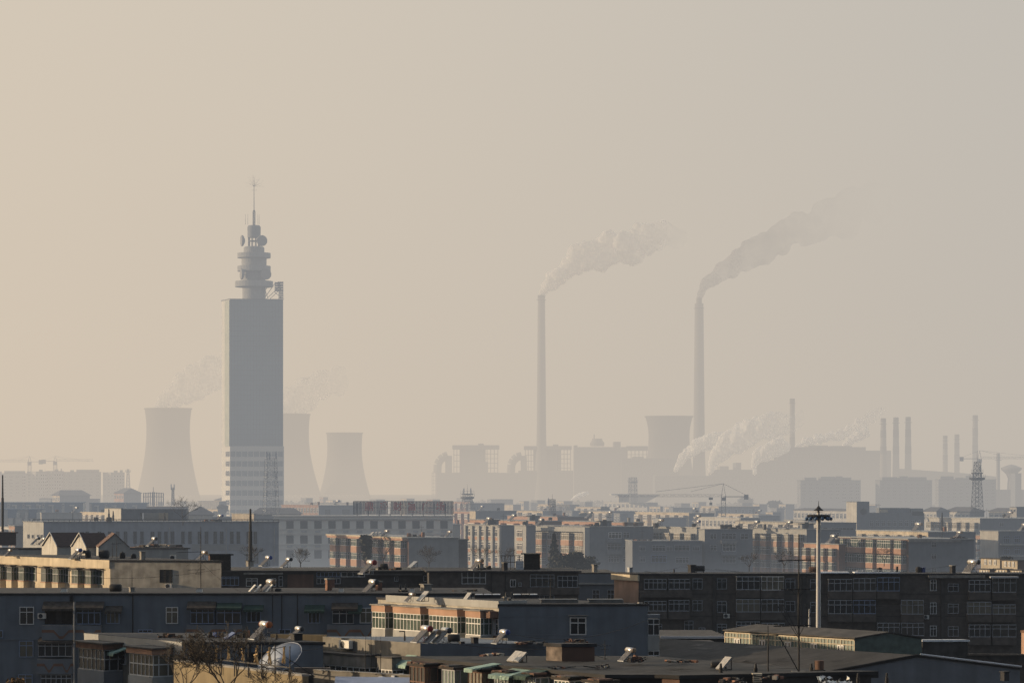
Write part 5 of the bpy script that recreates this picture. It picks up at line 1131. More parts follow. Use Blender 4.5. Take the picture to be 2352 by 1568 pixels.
for x0, y0, x1, y1, nc, sp_, fm, pm in ((1060, 1312, 1115, 1340, 4, .5, 'frame_white', 'pane_dim'), (1171, 1330, 1184, 1347, 2, None, 'frame_white', 'pane'), (1217, 1318, 1273, 1347, 4, .72, 'frame_grey', 'pane_dim'), (1190, 1337, 1198, 1346, 1, None, 'frame_grey', 'pane_warm'), (1280, 1322, 1326, 1348, 4, .6, 'frame_grey', 'pane'), (1215, 1366, 1272, 1392, 5, .6, 'frame_grey', 'pane')):
    wpx(b, f, x0, y0, x1, y1, nc=nc, split=sp_, fm=fm, pm=pm, off=.01)
fbox(b, 'balcony', f, 1210, 1348, 1330, 1364, 0, .5, 'wall_brick'); fbox(b, 'balcony', f, 1052, 1341, 1120, 1357, 0, .5, 'wall_brick')
ac('air conditioner under the wide glazed balcony of the dark flats', f, 1264, 1349, 1278, 1359)
for X in (1128, 1160): pipe(b, f, X, 1310, 1390, .05)
d = 352; p0 = P(1203, 1308, d); root = thing('roof_shed', 'dark roof shed with a white door box and open frame on the dark flats', 'roof shed', p0)
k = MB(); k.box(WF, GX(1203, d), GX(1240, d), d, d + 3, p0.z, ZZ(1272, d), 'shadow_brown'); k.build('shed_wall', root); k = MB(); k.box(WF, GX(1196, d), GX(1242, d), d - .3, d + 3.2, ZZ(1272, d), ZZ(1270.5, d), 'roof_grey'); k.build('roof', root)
k = MB(); k.box(WF, GX(1184, d), GX(1202, d), d - .5, d + .9, p0.z, ZZ(1287, d), 'door_white'); k.build('door_box', root); k = MB()
for X in (1152, 1159, 1172, 1182, 1192): k.tube(P(X, 1308, d), P(X, 1274, d), .04)
for Y in (1275, 1290): k.tube(P(1150, Y, d), P(1196, Y, d), .04)
k.build('frame', root)
junk('dark boxes lined up on the roof beside the open frame', 1093, 1298, 1130, 1308, 352, 61, ('roof_dark', 'black_plastic'), n=12)
for X, Y, c_, s_, lb, dd in ((828, 1317, 'cap_red', 1.25, 'red capped water heater on a white braced stand', 345), (598, 1299, 'cap_blue', .95, 'blue capped water heater on the far dark brick roof', 356), (646, 1302, 'cap_dark', .9, 'dark capped heater beside a snow patch', 357)): heater(lb, X, Y, dd, c_, s_ * .85, frame='metal_pale' if c_ == 'cap_red' else 'metal_dark')
panel('dark tilted panel on the snowy brick roof', 940, 1303, 356, 1.0, 1.2, 'metal_grey', 38)
for X0, X1, y, lb in ((600, 640, 1303, 'bright snow patch under the dark capped heater'), (1246, 1284, 1308.6, 'glinting wet strip on the dark flats roof edge')):
    p0 = P(X0, y, 355); k = MB(); L = dpx(355, X1 - X0); k.box(WF, 0, L, 0, 1.4, 0.02, .1, 'snow'); o = k.build('snow_patch'); o.location = p0; tag(o, lb, 'snow', 'snow patches on roofs')
for X0, Y0, X1, Y1, lb, m in ((755, 1327, 768, 1349, 'brick pier behind the two vents, half in shadow', 'brick_red'), (1098, 1293, 1110, 1304, 'faint square box on the misty roof', 'concrete')): pier(lb, X0, Y0, X1, Y1, 350, m)

# M3 grey-blue little house, M4 dark brick block
b = building('plain grey-blue house wedged between the dark flats and the pink gable', None, 1326, 1416, 366, 1314, 'wall_bluegrey', 'wall_slate', k2=0, rm='roof_grey', over=.0); f = b.R
fbox(b, 'cornice', f, 1327, 1338, 1412, 1341, 0, .3, 'wall_palegrey')
for x0, x1 in ((1360, 1376), (1394, 1410)): wpx(b, f, x0, 1353, x1, 1384, nc=2, fm='frame_grey', pm='pane_dim', off=.01)
D = 353
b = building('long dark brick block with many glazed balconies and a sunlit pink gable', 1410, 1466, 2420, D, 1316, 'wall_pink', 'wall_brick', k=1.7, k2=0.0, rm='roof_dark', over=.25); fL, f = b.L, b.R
q = MB(); q.box(fL, -.3, fL.L + .2, .004, .25, b.zt - .9, b.zt - .19, 'wall_cream'); q.build('cornice', b.root)
for X in (1655, 1668, 1885, 2136, 2240, 2168): pass
rows = [(1322, 1353), (1374, 1405), (1426, 1458)]
for x0, y0, x1, y1, nc, fm, pm in ((1689, 1322, 1744, 1353, 4, 'frame_grey', 'pane'), (1746, 1322, 1799, 1354, 4, 'frame_white', 'pane_warm'), (1689, 1374, 1744, 1404, 4, 'frame_grey', 'pane_warm'), (1746, 1374, 1799, 1404, 4, 'frame_grey', 'pane_dim'), (1689, 1425, 1744, 1450, 5, 'frame_grey', 'pane'), (1747, 1428, 1800, 1455, 4, 'frame_grey', 'pane_dim'),
    (1900, 1328, 1955, 1356, 4, 'frame_grey', 'pane'), (1957, 1326, 2010, 1356, 4, 'frame_grey', 'pane_dim'), (2012, 1324, 2064, 1356, 4, 'frame_blue', 'pane'), (2276, 1325, 2331, 1359, 4, 'frame_grey', 'pane_dim'), (1900, 1376, 1955, 1408, 4, 'frame_grey', 'pane'), (1957, 1376, 2009, 1408, 4, 'frame_blue', 'pane'), (2067, 1376, 2119, 1409, 4, 'frame_grey', 'pane_warm'), (2219, 1380, 2274, 1409, 4, 'frame_grey', 'pane_warm'), (2276, 1386, 2330, 1409, 4, 'frame_grey', 'pane_warm'), (2012, 1428, 2064, 1458, 4, 'frame_grey', 'pane_dim'), (2067, 1428, 2120, 1458, 4, 'frame_grey', 'pane_dim'), (2276, 1432, 2331, 1461, 3, 'frame_grey', 'pane_dim'), (1478, 1328, 1530, 1352, 5, 'frame_grey', 'pane'), (1534, 1328, 1584, 1352, 4, 'frame_grey', 'pane'), (1478, 1378, 1530, 1402, 5, 'frame_grey', 'pane_dim'), (1534, 1376, 1582, 1402, 4, 'frame_grey', 'pane'), (2222, 1330, 2272, 1358, 4, 'frame_grey', 'pane'), (2222, 1432, 2272, 1461, 4, 'frame_grey', 'pane')):
    u0, z1 = f.hit(x0, y0); u1 = f.U(x1); z0 = f.hit(x0, y1)[1]; k = MB(); k.box(f, u0, u1, 0, .9, z0 - .95, z0, 'wall_brick'); o = k.build('balcony', b.root)
    g = MB(); glaze(g, f, u0 + .03, u1 - .03, 0.02, .86, z0 + .002, z1, nc, .65, fm, pm, .09); g.build('window', o)
for x0, y0, x1, y1, nc in ((1646, 1328, 1668, 1352, 2), (1646, 1380, 1668, 1406, 2), (1646, 1432, 1668, 1456, 2), (1604, 1440, 1620, 1457, 2), (1571, 1424, 1591, 1456, 2), (1803, 1328, 1826, 1352, 2), (1803, 1380, 1826, 1404, 2), (1590, 1328, 1612, 1352, 2), (1590, 1378, 1612, 1402, 2), (2135, 1383, 2151, 1409, 2), (2135, 1330, 2151, 1356, 2), (2176, 1340, 2200, 1358, 2), (2176, 1386, 2200, 1408, 2), (2176, 1438, 2200, 1460, 2), (2135, 1436, 2151, 1460, 2), (1860, 1330, 1884, 1354, 2), (1860, 1382, 1884, 1406, 2), (1490, 1432, 1520, 1452, 3)): wpx(b, f, x0, y0, x1, y1, nc=nc, split=.7, fm='frame_grey' if x0 != 2135 else 'frame_white', pm='pane_dim' if y0 % 4 else 'pane', off=.01)
for x in (1636, 1842, 2160): fbox(b, 'pilaster', f, x, 1320, x + 8, 1500, 0, .25, 'wall_darkbrick')
for Y in (1362, 1413): fbox(b, 'string_course', f, 1468, Y, 2400, Y + 1.5, 0, .05, 'wall_darkbrick')
fbox(b, 'balcony', f, 1470, 1356, 1588, 1370, .0, 1.0, 'wall_brick'); fbox(b, 'canopy', f, 2270, 1322, 2334, 1325.5, 0, 1.4, 'metal_pale'); fbox(b, 'eaves', f, 2130, 1320, 2260, 1326, 0, .6, 'concrete')
for i, (x0, y0, x1, y1, lb) in enumerate(((1661, 1408, 1675, 1418, 'air conditioner left of the lit curtained balcony on the dark brick block'), (1999, 1347, 2013, 1357, 'air conditioner left of the brightest white balcony frame'), (2051, 1358, 2064, 1368, 'air conditioner hung under the brightest white balcony frame'), (2120, 1411, 2132, 1420, 'air conditioner near the narrow lit window of the dark brick block'))): ac(lb, f, x0, y0, x1, y1)
for X0, Y0, X1, Y1, lb, vt in ((1596, 1298, 1618, 1314, 'dark drum lying beside a square box on the brick block roof', False), (1857, 1300, 1880, 1315, 'rust brown drum pair on the brick block roof', False), (2013, 1302, 2026, 1315, 'small round dark tank right of the lamp mast', True), (2102, 1300, 2115, 1316, 'round dark tank beside the blue box', True)): drum(lb, X0, Y0, X1, Y1, 357, 'roof_dark' if X0 != 1857 else 'wall_brown', vertical=vt)
pier('square dark box on the brick block roof, beside the lying drum', 1580, 1296, 1596, 1314, 357, 'roof_dark', 'roof_dark', name='roof_box'); pier('upright blue box on the brick block roof', 2115, 1302, 2124, 1318, 357, 'panel_blue', 'panel_blue', name='roof_box')
pier('pair of pale ventilator boxes near the pink gable', 1441, 1302, 1452, 1313, 357, 'metal_grey', 'metal_grey', name='roof_box')
for X0, X1, lb in ((1880, 1950, 'white snow strip on the brick block roof, right of the lamp mast'), (1962, 2020, 'white railing topped snow strip above the brightest balcony'), (2020, 2066, 'blue white snow strip at the end of the railing')):
    p0 = P(X0, 1316, 352.6); k = MB(); k.box(WF, 0, dpx(353, X1 - X0), -.2, 2.2, .01, .16, 'snow'); o = k.build('snow_patch'); o.location = p0; tag(o, lb, 'snow', 'snow patches on roofs')
p0 = P(1990, 1316, 353); root = thing('roof_railing', 'low white railing along the brick block roof', 'railing', p0); k = MB()
for Y in (1312, 1308): k.tube(P(1968, Y, 353), P(2066, Y, 353), .035, m='frame_white')
for i in range(9): X = 1968 + 98 * i / 8; k.tube(P(X, 1316, 353), P(X, 1308, 353), .035, m='frame_white')
k.build('rail', root)
pier('little dark stub stack on the white roof railing', 2057, 1300, 2062, 1313, 353, 'roof_dark', 'roof_dark'); pier('thin stub stack near the pale ventilator boxes', 1546, 1306, 1549, 1314, 356, 'roof_dark', 'roof_dark')

# M5 lamp mast
d = 325; p0 = P(1878, 1460, d); p0.z = 0; root = thing('high_mast_light', 'tall pale lamp mast with a ring of blue floodlights and a pointed cap', 'lamp mast', p0); sc = d / F
k = MB(); k.lathe([(6 * sc, 0), (5.6 * sc, ZZ(1450, d)), (4.3 * sc, ZZ(1195, d)), (3.2 * sc, ZZ(1178, d)), (2.5 * sc, ZZ(1172, d))], Vector((GX(1879, d), d, 0)), 'pole_white', 14); k.build('pole', root, True)
c_ = Vector((GX(1879.5, d), d, 0)); k = MB()
k.lathe([(5 * sc, ZZ(1189, d)), (24 * sc, ZZ(1187.5, d)), (27 * sc, ZZ(1184, d)), (24 * sc, ZZ(1181, d)), (5 * sc, ZZ(1181, d))], c_, 'metal_dark', 24)
for i in range(8): a = i * .785; k.tube(c_ + Vector((0, 0, ZZ(1183, d))), c_ + Vector((27 * sc * math.cos(a), 27 * sc * math.sin(a), ZZ(1183, d))), .05)
k.build('lamp_ring', root)
for i in range(12):
    a = 6.283 * i / 12 + .2; k = MB(); e = Vector((math.cos(a), math.sin(a), 0)); q = c_ + e * 25 * sc + Vector((0, 0, ZZ(1189.5, d)))
    k.lathe([(0, -.30), (.13, -.25), (.2, .08), (.18, .32), (.08, .36), (0, .36)], q, 'lamp_blue', 12, e + Vector((0, 0, -.25))); k.build('floodlight', root, True)
k = MB(); k.lathe([(11 * sc, ZZ(1172, d)), (11.5 * sc, ZZ(1171, d)), (6 * sc, ZZ(1167, d)), (2 * sc, ZZ(1162, d)), (0, ZZ(1160, d))], c_, 'metal_dark', 20); k.lathe([(9 * sc, ZZ(1175, d)), (9 * sc, ZZ(1174.3, d)), (0, ZZ(1174.3, d))], c_, 'metal_dark', 20); k.tube(c_ + Vector((0, 0, ZZ(1162, d))), c_ + Vector((0, 0, ZZ(1149, d))), .05, .015); k.build('cap', root)

# workshop hall on the right with glazed roof monitor
dB = 262; zr = ZZ(1502, 236)
A_ = P(1665, 1470, dB * 380 / 362); A2 = Vector((A_.x, A_.y)); Bb = P(1962, 1465, dB); B2 = Vector((Bb.x, Bb.y)); u = (B2 - A2).normalized(); n_ = Vector((u.y, -u.x)); n_ = n_ if n_.y < 0 else -n_
WM = Fr(A2, u, n_); LW = (B2 - A2).length; zt = ZZ(1465, dB); zb = ZZ(1510, dB); ww = GX(2120, dB) - GX(1962, dB)
root = thing('workshop_hall', 'long workshop hall with a sunlit glazed roof monitor and a blank dark gable', 'workshop', (B2.x, B2.y, 0))
vR = Vector((1, .12)).normalized(); mid = ww / 2
def mp_(t, s, z): q = A2 + u * (LW * t) + vR * (ww * s); return Vector((q.x, q.y, z))
k = MB(); k.add([mp_(1, 0, zb - 1.5), mp_(1, 1, zb - 1.5), mp_(1, 1, zt - .1), mp_(1, .5, zt + .45), mp_(1, 0, zt - .1)], [(0, 1, 2, 3, 4)], 'green_panel')
k.add([mp_(0, 0, zb - 1.5), mp_(0, 1, zb - 1.5), mp_(0, 1, zt - .1), mp_(0, .5, zt + .45), mp_(0, 0, zt - .1)], [(0, 1, 2, 3, 4)], 'green_panel'); k.add([mp_(0, 1, zb - 1.5), mp_(1, 1, zb - 1.5), mp_(1, 1, zt), mp_(0, 1, zt)], [(0, 1, 2, 3)], 'green_panel'); k.build('monitor_gable', root)
k = MB()
for a, c_, e in ((-.02, .5, 1), (.5, 1.02, -1)):
    za, zc = (zt - .02, zt + .5) if e > 0 else (zt + .5, zt - .02); vs = [mp_(-.01, a, za), mp_(1.012, a, za), mp_(1.012, c_, zc), mp_(-.01, c_, zc)]; k.add([v + Vector((0, 0, .1)) for v in vs] + vs, BOXF, 'roof_grey')
k.build('monitor_roof', root)
k = MB(); k.box(WM, .05, LW - .05, -.3, 0, zb, zt - .12, 'pane_sage'); t = .06; k.box(WM, 0, LW, 0, .06, zb, zb + .12, 'wall_cream'); k.box(WM, 0, LW, 0, .06, zt - .2, zt - .1, 'wall_cream'); zm = zb + (zt - zb) * .66; k.box(WM, 0, LW, 0, .055, zm - .04, zm + .04, 'wall_cream'); nb = 40
for i in range(nb + 1): uu = LW * i / nb; k.box(WM, uu - (.05 if i % 4 == 0 else .018), uu + (.05 if i % 4 == 0 else .018), 0, .05, zb + .12, zt - .2, 'wall_cream')
k.build('glazing', root)
for i in range(5):
    for j in (0, 1): k = MB(); uu = LW * (i * 8 + 3 + j + .08) / nb; w1 = LW * .84 / nb; k.box(WM, uu, uu + w1, .05, .10, zb + .14, zm - .06, 'frame_white'); k.box(WM, uu + .1, uu + w1 - .1, .10, .105, zb + .24, zm - .16, 'pane_dim'); k.build('sash', root)
k = MB(); k.box(WM, -.4, LW + .3, -.3, .5, zb - .2, zb - .002, 'concrete'); k.build('sill', root)
# hall roof and gable
pk = P(2108, 1503, 232); gl = P(1770, 1566, 232); gr = P(2345, 1532, 232); dv = Vector((-u.x, -u.y, 0)); Lh = 62
def sh(v, t): return v + dv * t
k = MB(); k.add([gl, pk, sh(pk, Lh), sh(gl, Lh)] + [q - Vector((0, 0, .15)) for q in (gl, pk, sh(pk, Lh), sh(gl, Lh))], BOXF, 'roof_felt'); k.add([pk, gr, sh(gr, Lh), sh(pk, Lh)] + [q - Vector((0, 0, .15)) for q in (pk, gr, sh(gr, Lh), sh(pk, Lh))], BOXF, 'roof_felt'); hall_roof = k.build('roof', root)
rng = random.Random(6); sm = MB(); hn = Vector((0, 0, .01))
for i in range(1, 26):
    t0 = Lh * i / 26; a, c_ = sh(gl.lerp(pk, .02), t0), sh(gl.lerp(pk, .98), t0); e = dv * .14; sm.quad(a + hn, c_ + hn, c_ + e + hn, a + e + hn, 'felt_pale' if i % 4 else 'felt_patch')
for i in range(30):
    s0, t0 = rng.uniform(.1, .9), rng.uniform(.05, .9) * Lh; q_ = gl.lerp(pk, s0); w_ = rng.uniform(.02, .08); l_ = rng.uniform(.4, 2.5); a, c_ = sh(gl.lerp(pk, s0), t0), sh(gl.lerp(pk, min(.98, s0 + w_)), t0); e = dv * l_; sm.quad(a + hn * 2, c_ + hn * 2, c_ + e + hn * 2, a + e + hn * 2, ('felt_patch', 'felt_pale', 'roof_grey')[i % 3])
merge(hall_roof, sm)
def dn(v, z): return Vector((v.x, v.y, z))
k = MB(); e = dv * .15; k.add([q + e for q in (dn(gl, 0), dn(gr, 0), gr - Vector((0, 0, .16)), pk - Vector((0, 0, .16)), gl - Vector((0, 0, .16)))], [(0, 1, 2, 3, 4)], 'wall_slate'); k.add([dn(gr, 0) + e, gr + e, sh(gr, Lh), dn(sh(gr, Lh), 0)], [(0, 1, 2, 3)], 'wall_slate'); k.add([dn(gl, 0) + e, gl + e, sh(gl, Lh), dn(sh(gl, Lh), 0)], [(0, 1, 2, 3)], 'wall_slate'); k.build('gable_wall', root)
k = MB(); k.tube(pk.lerp(gr, .02) + Vector((0, -.05, .08)), gr + Vector((0, -.05, .08)), .09, m='metal_pale'); k.tube(gl + Vector((0, -.05, .05)), pk + Vector((0, -.05, .05)), .06, m='roof_dark'); k.build('verge_trim', root)
pier('small dark flue by the right slope of the workshop gable', 2298, 1540, 2316, 1562, 225, 'roof_dark', 'roof_dark', name='flue')
b = building('flat snow dusted annex behind the workshop gable', 2100, 2118, 2222, 272, 1468, 'wall_darkbrick', 'wall_darkbrick', k=.8, k2=.06, rm='snow', over=.1, name='low_building', cat='building')
b = building('dark lean roofed store at the right edge behind the workshop', 2190, 2200, 2420, 285, 1500, 'roof_dark', 'wall_darkbrick', k=.6, k2=-.1, rm='roof_grey', over=.3, name='low_building', cat='building')
b = building('small flat roofed shed left of the workshop monitor, bright eaves strip', None, 1515, 1668, 300, 1460, 'wall_darkbrick', 'wall_darkbrick', k2=0, rm='roof_grey', over=.2, name='low_building', cat='building'); fbox(b, 'eaves', b.R, 1515, 1459, 1668, 1464.5, .21, .5, 'metal_pale')
b = building('low dark roof running under the workshop monitor at its left end', None, 1500, 1668, 262, 1486, 'wall_darkbrick', 'wall_brown', k2=-.1, rm='roof_grey', over=.4, name='low_building', cat='building')
pier('pinkish chimney stub cut by the right edge', 2346, 1446, 2362, 1500, 250, 'wall_pink', 'roof_rust')
pipe_root = mast('thin white pipe standing beside the lamp mast', 1858, 1397, 1450, 330, r=.12, m='pole_white', name='vent_pipe', cat='vent pipe')

# M6 dormer houses
d = 425
b = building('long white walled house below the brown dormer roofs', -40, -30, 432, d, 1257, 'wall_white', 'wall_palegrey', k=1, k2=.0, rm='roof_grey', over=.2, name='house', cat='house')
fbox(b, 'dark_slot', b.R, 42, 1258, 93, 1262, 0, .02, 'roof_dark')
def dormer(label, X0, X1, Yp, Ye, Yb, Xr, dd, gable=None):
    """steep tiled roof behind a white gable with timber post; X0..X1 gable, Xr end of the tiled slope"""
    pL, pR, pP = P(X0, Ye, dd + 4), P(X1, Ye, dd), P((X0 + X1) / 2 + 2, Yp, dd + 2); pL.z = pR.z; zb = ZZ(Yb, dd); root = thing('dormer_house', label, 'house', Vector((pL.x, pL.y, zb)), 'houses with brown tiled dormer roofs')
    k = MB(); k.add([Vector((pL.x, pL.y, zb)), Vector((pR.x, pR.y, zb)), pR, pP, pL], [(0, 1, 2, 3, 4)], 'wall_white')
    xe = GX(Xr, dd) - pR.x; off = Vector((xe, xe * .45, 0)); q = [v + off for v in (pR, pP, pL)]
    k.add([Vector((pR.x, pR.y, zb)), Vector((pR.x, pR.y, zb)) + off, q[0], pR], [(0, 1, 2, 3)], 'wall_palegrey')
    k.add([q[0], q[1], q[2], Vector((pR.x, pR.y, zb)) + off], [(0, 1, 2)], 'wall_palegrey'); k.build('wall', root)
    r = MB()
    for a, c_ in ((pR, pP), (pP, pL)):
        e = (a - c_).normalized() * .3 * (1 if a == pR else -1); vs = [a + (e if a == pR else Vector((0, 0, 0))), c_ + (Vector((0, 0, 0)) if a == pR else -e * -1), c_ + off, a + off]; vs = [a, c_, c_ + off, a + off]; r.add([v + Vector((0, -.25, .12)) for v in vs] + [v + Vector((0, -.25, 0)) for v in vs], BOXF, 'roof_tile')
    r.build('roof', root)
    t = MB(); f3 = Fr((pL.x, pL.y), (1, 0), (0, -1)); m_ = (pP.x - pL.x)
    t.tube(pL + Vector((.25, -.12, .15)), pP + Vector((0, -.12, -.2)), .09, m='roof_dark', n=4); t.tube(pP + Vector((.1, -.1, -.1)), Vector((pP.x + .1, pP.y - .1, pR.z + .1)), .09, m='roof_dark', n=4); t.build('timber', root)
    t = MB(); t.tube(pL + Vector((0, -.3, .1)), pP + Vector((0, -.3, .15)), .08, m='trim_white', n=4); t.tube(pP + Vector((0, -.3, .15)), pR + Vector((0, -.3, .1)), .08, m='trim_white', n=4); t.build('bargeboard', root)
    return root
dormer('first white gabled house with a brown tiled dormer roof', 96, 131, 1224, 1255, 1277, 205, 418); r2 = dormer('second white gabled house with a brown tiled dormer roof, rust patch at its end', 163, 198, 1225, 1257, 1280, 252, 412)
dd = 405; p0 = P(226, 1280, dd); root = thing('gable_house', 'pale blank gable at the end of the dormer houses', 'house', p0, 'houses with brown tiled dormer roofs'); k = MB(); vs = [P(226, 1282, dd), P(298, 1282, dd), P(298, 1257, dd), P(264, 1226, dd), P(226, 1257, dd)]; k.add(vs + [v + Vector((-1.5, 8, 0)) for v in vs], [(0, 1, 2, 3, 4), (1, 2, 7, 6), (0, 4, 9, 5)], 'wall_palegrey'); k.build('wall', root)
r = MB()
for a, c_ in ((vs[4], vs[3]), (vs[3], vs[2])): q = [a, c_, c_ + Vector((-1.5, 8, 0)), a + Vector((-1.5, 8, 0))]; r.add([v + Vector((0, -.15, .12)) for v in q] + [v + Vector((0, -.15, 0)) for v in q], BOXF, 'roof_rust' if a is vs[4] else 'roof_tile')
r.build('roof', root)
b = building('dark brown roof block cut by the left edge', -40, -30, 37, 440, 1221, 'roof_tile', 'roof_tile', k=1, k2=0, z0=ZZ(1252, 440), rm='roof_tile', name='roof_block', cat='roof')
for X, Y, s_, c_, lb, dd in ((338, 1253, .85, 'cap_dark', 'bright drum water heater on the long white walled house', 430), (72, 1250, .75, 'cap_dark', 'left heater of the group on the white wall by the pier building', 440), (88, 1250, .7, 'cap_tan', 'middle heater of the group on the white wall by the pier building', 441), (108, 1249, .7, 'cap_dark', 'right heater of the group on the white wall by the pier building', 442)): heater(lb, X, Y, dd, c_, s_)
junk('scattered planks on the long white walled house', 300, 1248, 420, 1256, 432, 70, ('roof_rust', 'concrete', 'shadow_brown'), n=40)
mast('tall dark flue pipe at the left edge', 6, 1090, 1222, 445, r=.2, name='flue_pipe', cat='flue'); mast('tall dark flue pipe in front of the office wing', 575, 1168, 1296, 400, r=.26, name='flue_pipe', cat='flue'); pier('base box of the tall dark flue pipe', 565, 1286, 582, 1300, 400, 'concrete', 'roof_dark', name='roof_box')
# ------------------------------------------------------------------ third row, 480 to 800 m
def rowbays(b, fr, n, zs, h, hp, proj, fill, pm, gm, fm, nc=4, u0=0, u1=None, base=.5, tm=None, split=.66):
    """n enclosed balconies per storey; zs = sill heights below the roof"""
    u1 = u1 or fr.L; L = (u1 - u0) / n
    for i in range(n):
        a = u0 + L * (i + .5 - fill / 2); c = a + L * fill
        for dz in zs:
            z = b.zt - dz
            bay(b, fr, a, c, z - hp, z, z + h, proj, pm, gm, fm, nc, split)
def recess(b, fr, n, zs, h, u0=0, u1=None, w=.3, gm='pane', fm='frame_grey'):
    u1 = u1 or fr.L; L = (u1 - u0) / n
    for i in range(n - 1):
        c = u0 + L * (i + 1)
        for dz in zs: window(b.root, fr, c - L * w / 2, c + L * w / 2, b.zt - dz, b.zt - dz + h, 2, .7, fm, gm, .09, .01)

# N1 school wing
b = building('long blue-grey institute wing with pairs of narrow tall windows and a pale end pier', 53, 100, 640, 560, 1197, 'wall_palegrey', 'wall_paleblue', k=1.6, k2=.0, rm='wall_slate', over=.1, name='institute_wing', cat='institute'); f = b.R
for X in (200, 228, 252, 270, 288, 310, 326, 350, 366, 381, 396, 420, 436, 458, 474, 494, 509, 532, 547, 570, 586):
    wpx(b, f, X - 4, 1219, X + 4.5, 1248, nc=2, split=.34, fm='wall_bluegrey', pm='pane', t=.05, off=.01)
for X0, X1 in ((570, 590), (525, 560), (440, 520)): fbox(b, 'wall_panel', f, X0, 1249, X1, 1263, 0, .1, 'wall_grey')
for X in (570, 588): wpx(b, f, X - 6, 1270, X + 6, 1294, nc=2, fm='frame_grey', pm='pane', off=.01)
for X in (66, 76, 88, 96): wpx(b, b.L, X - 2.5, 1226, X + 2.5, 1236, nc=1, split=None, fm='frame_grey', pm='pane', off=.01)
for X in (390, 520, 630): pipe(b, f, X, 1210, 1290, .07, 'wall_palegrey')
p0 = P(100, 1197, 559); root = thing('roof_railing', 'dark railing along the institute wing roof', 'railing', p0); k = MB(); k.tube(P(75, 1192.5, 559), P(640, 1192.5, 559), .07)
for i in range(48): X = 75 + 565 * i / 47; k.tube(P(X, 1197, 559), P(X, 1192.5, 559), .05, n=4)
k.build('rail', root)
d = 575; b = building('cream roof tower with a dark rectangular concrete frame on the institute wing', 240, 278, 282, d, 1166, 'wall_white', 'wall_slate', k=1.4, k2=0, z0=ZZ(1197, d), rm='wall_slate', over=0, name='roof_tower', cat='roof structure')
k = MB(); d2 = 574; z1, z0 = ZZ(1168, d2), ZZ(1197, d2); k.box(WF, GX(278, d2), GX(321, d2), d2, d2 + 4, z0, z1, 'wall_slate'); k.box(WF, GX(321, d2), GX(386, d2), d2, d2 + 4, ZZ(1177, d2), z1, 'wall_slate'); k.box(WF, GX(386, d2), GX(428, d2), d2, d2 + 4, z0, z1, 'wall_slate'); k.build('concrete_frame', b.root)
k = MB(); k.box(WF, GX(321, d2), GX(356, d2), d2 + 6, d2 + 9, z0, ZZ(1177.5, d2), 'wall_palegrey'); k.box(WF, GX(356, d2), GX(386, d2), d2 + 6, d2 + 6.5, z0, ZZ(1177.5, d2), 'wall_cream'); k.build('stair_wall', b.root)
for X, Y0, lb in ((250, 1168, 'dark duct pipe up the cream roof tower'), (260, 1173, 'short duct pipe on the cream roof tower'), (378, 1176, 'dark vent pipe inside the concrete roof frame')): mast(lb, X, Y0, 1197, 570, r=.2, name='vent_pipe', cat='vent pipe')
drum('dark drum tank below the cream roof tower', 244, 1186, 257, 1198, 560, 'roof_dark', vertical=True)

# N2 office block with the rooftop sign
d = 690; b = building('long pale office block with rows of square dark windows under the rooftop sign', None, 628, 1040, d, 1184, 'panel_white', 'panel_white', k2=0, rm='wall_palegrey', over=.3, name='office_block', cat='office block'); f = b.R
q = MB(); q.box(f, 0, f.L, 0, .4, ZZ(1193.5, d), ZZ(1191.5, d), 'concrete'); 
for Y in (1215, 1226, 1250, 1260): q.box(f, 0, f.L, 0, .25, ZZ(Y, d), ZZ(Y - 1.2, d), 'panel_white')
q.build('ledge', b.root)
for j, (y0, y1) in enumerate(((1196, 1213), (1229, 1247), (1262.5, 1281))):
    for i in range(12):
        X = 665.5 + 32.15 * i - (j * .0)
        if X < 1036: wpx(b, f, X - 8, y0, X + 8, y1, nc=3, split=.75, fm='metal_dark', pm='pane', t=.1, off=.01)
for i in range(12):
    X = 665.5 + 32.15 * i
    if X < 1036:
        fbox(b, 'air_conditioner_box', f, X - 6, 1217.5, X + 6, 1221.5, .0, .5, 'frame_grey')
        if i < 4: fbox(b, 'air_conditioner_box', f, X - 6, 1251.5, X + 6, 1255.5, .0, .5, 'frame_grey')
b2 = building('plain grey rear wing of the office block', None, 1038, 1057, 705, 1203, 'wall_slate', 'wall_grey', k2=0, rm='wall_slate', name='office_block', cat='office block')
zs0, zs1 = ZZ(1180, d), ZZ(1150.5, d); root = thing('rooftop_sign', 'slatted rooftop sign with six large red Chinese characters on the office block', 'sign', P(812, 1183, d)); SF = Fr((GX(812, d), d - .3), (1, 0), (0, -1)); LS = GX(1040, d) - GX(812, d); k = MB()
for i in range(72):
    u = LS * i / 71
    if .345 < u / LS < .372: continue
    k.box(SF, u - .13, u + .13, 0, .12, zs0, zs1, 'slat_blue')
k.build('slats', root); root.children[-1].name = 'slat'
k = MB()
for z in (zs0, (zs0 + zs1) / 2, zs1): k.box(SF, 0, LS, -.1, 0, z - .06, z + .06, 'slat_blue')
k.build('rail', root); k = MB()
for i in range(9): u = LS * (i + .3) / 9; k.tube(SF.pt(u, -.1, zs1 - .5), SF.pt(u, -2.2, ZZ(1184, d)), .08, m='slat_blue', n=4); k.tube(SF.pt(u, -.05, ZZ(1184, d)), SF.pt(u, -.05, zs0), .09, m='slat_blue', n=4)
k.build('support', root)
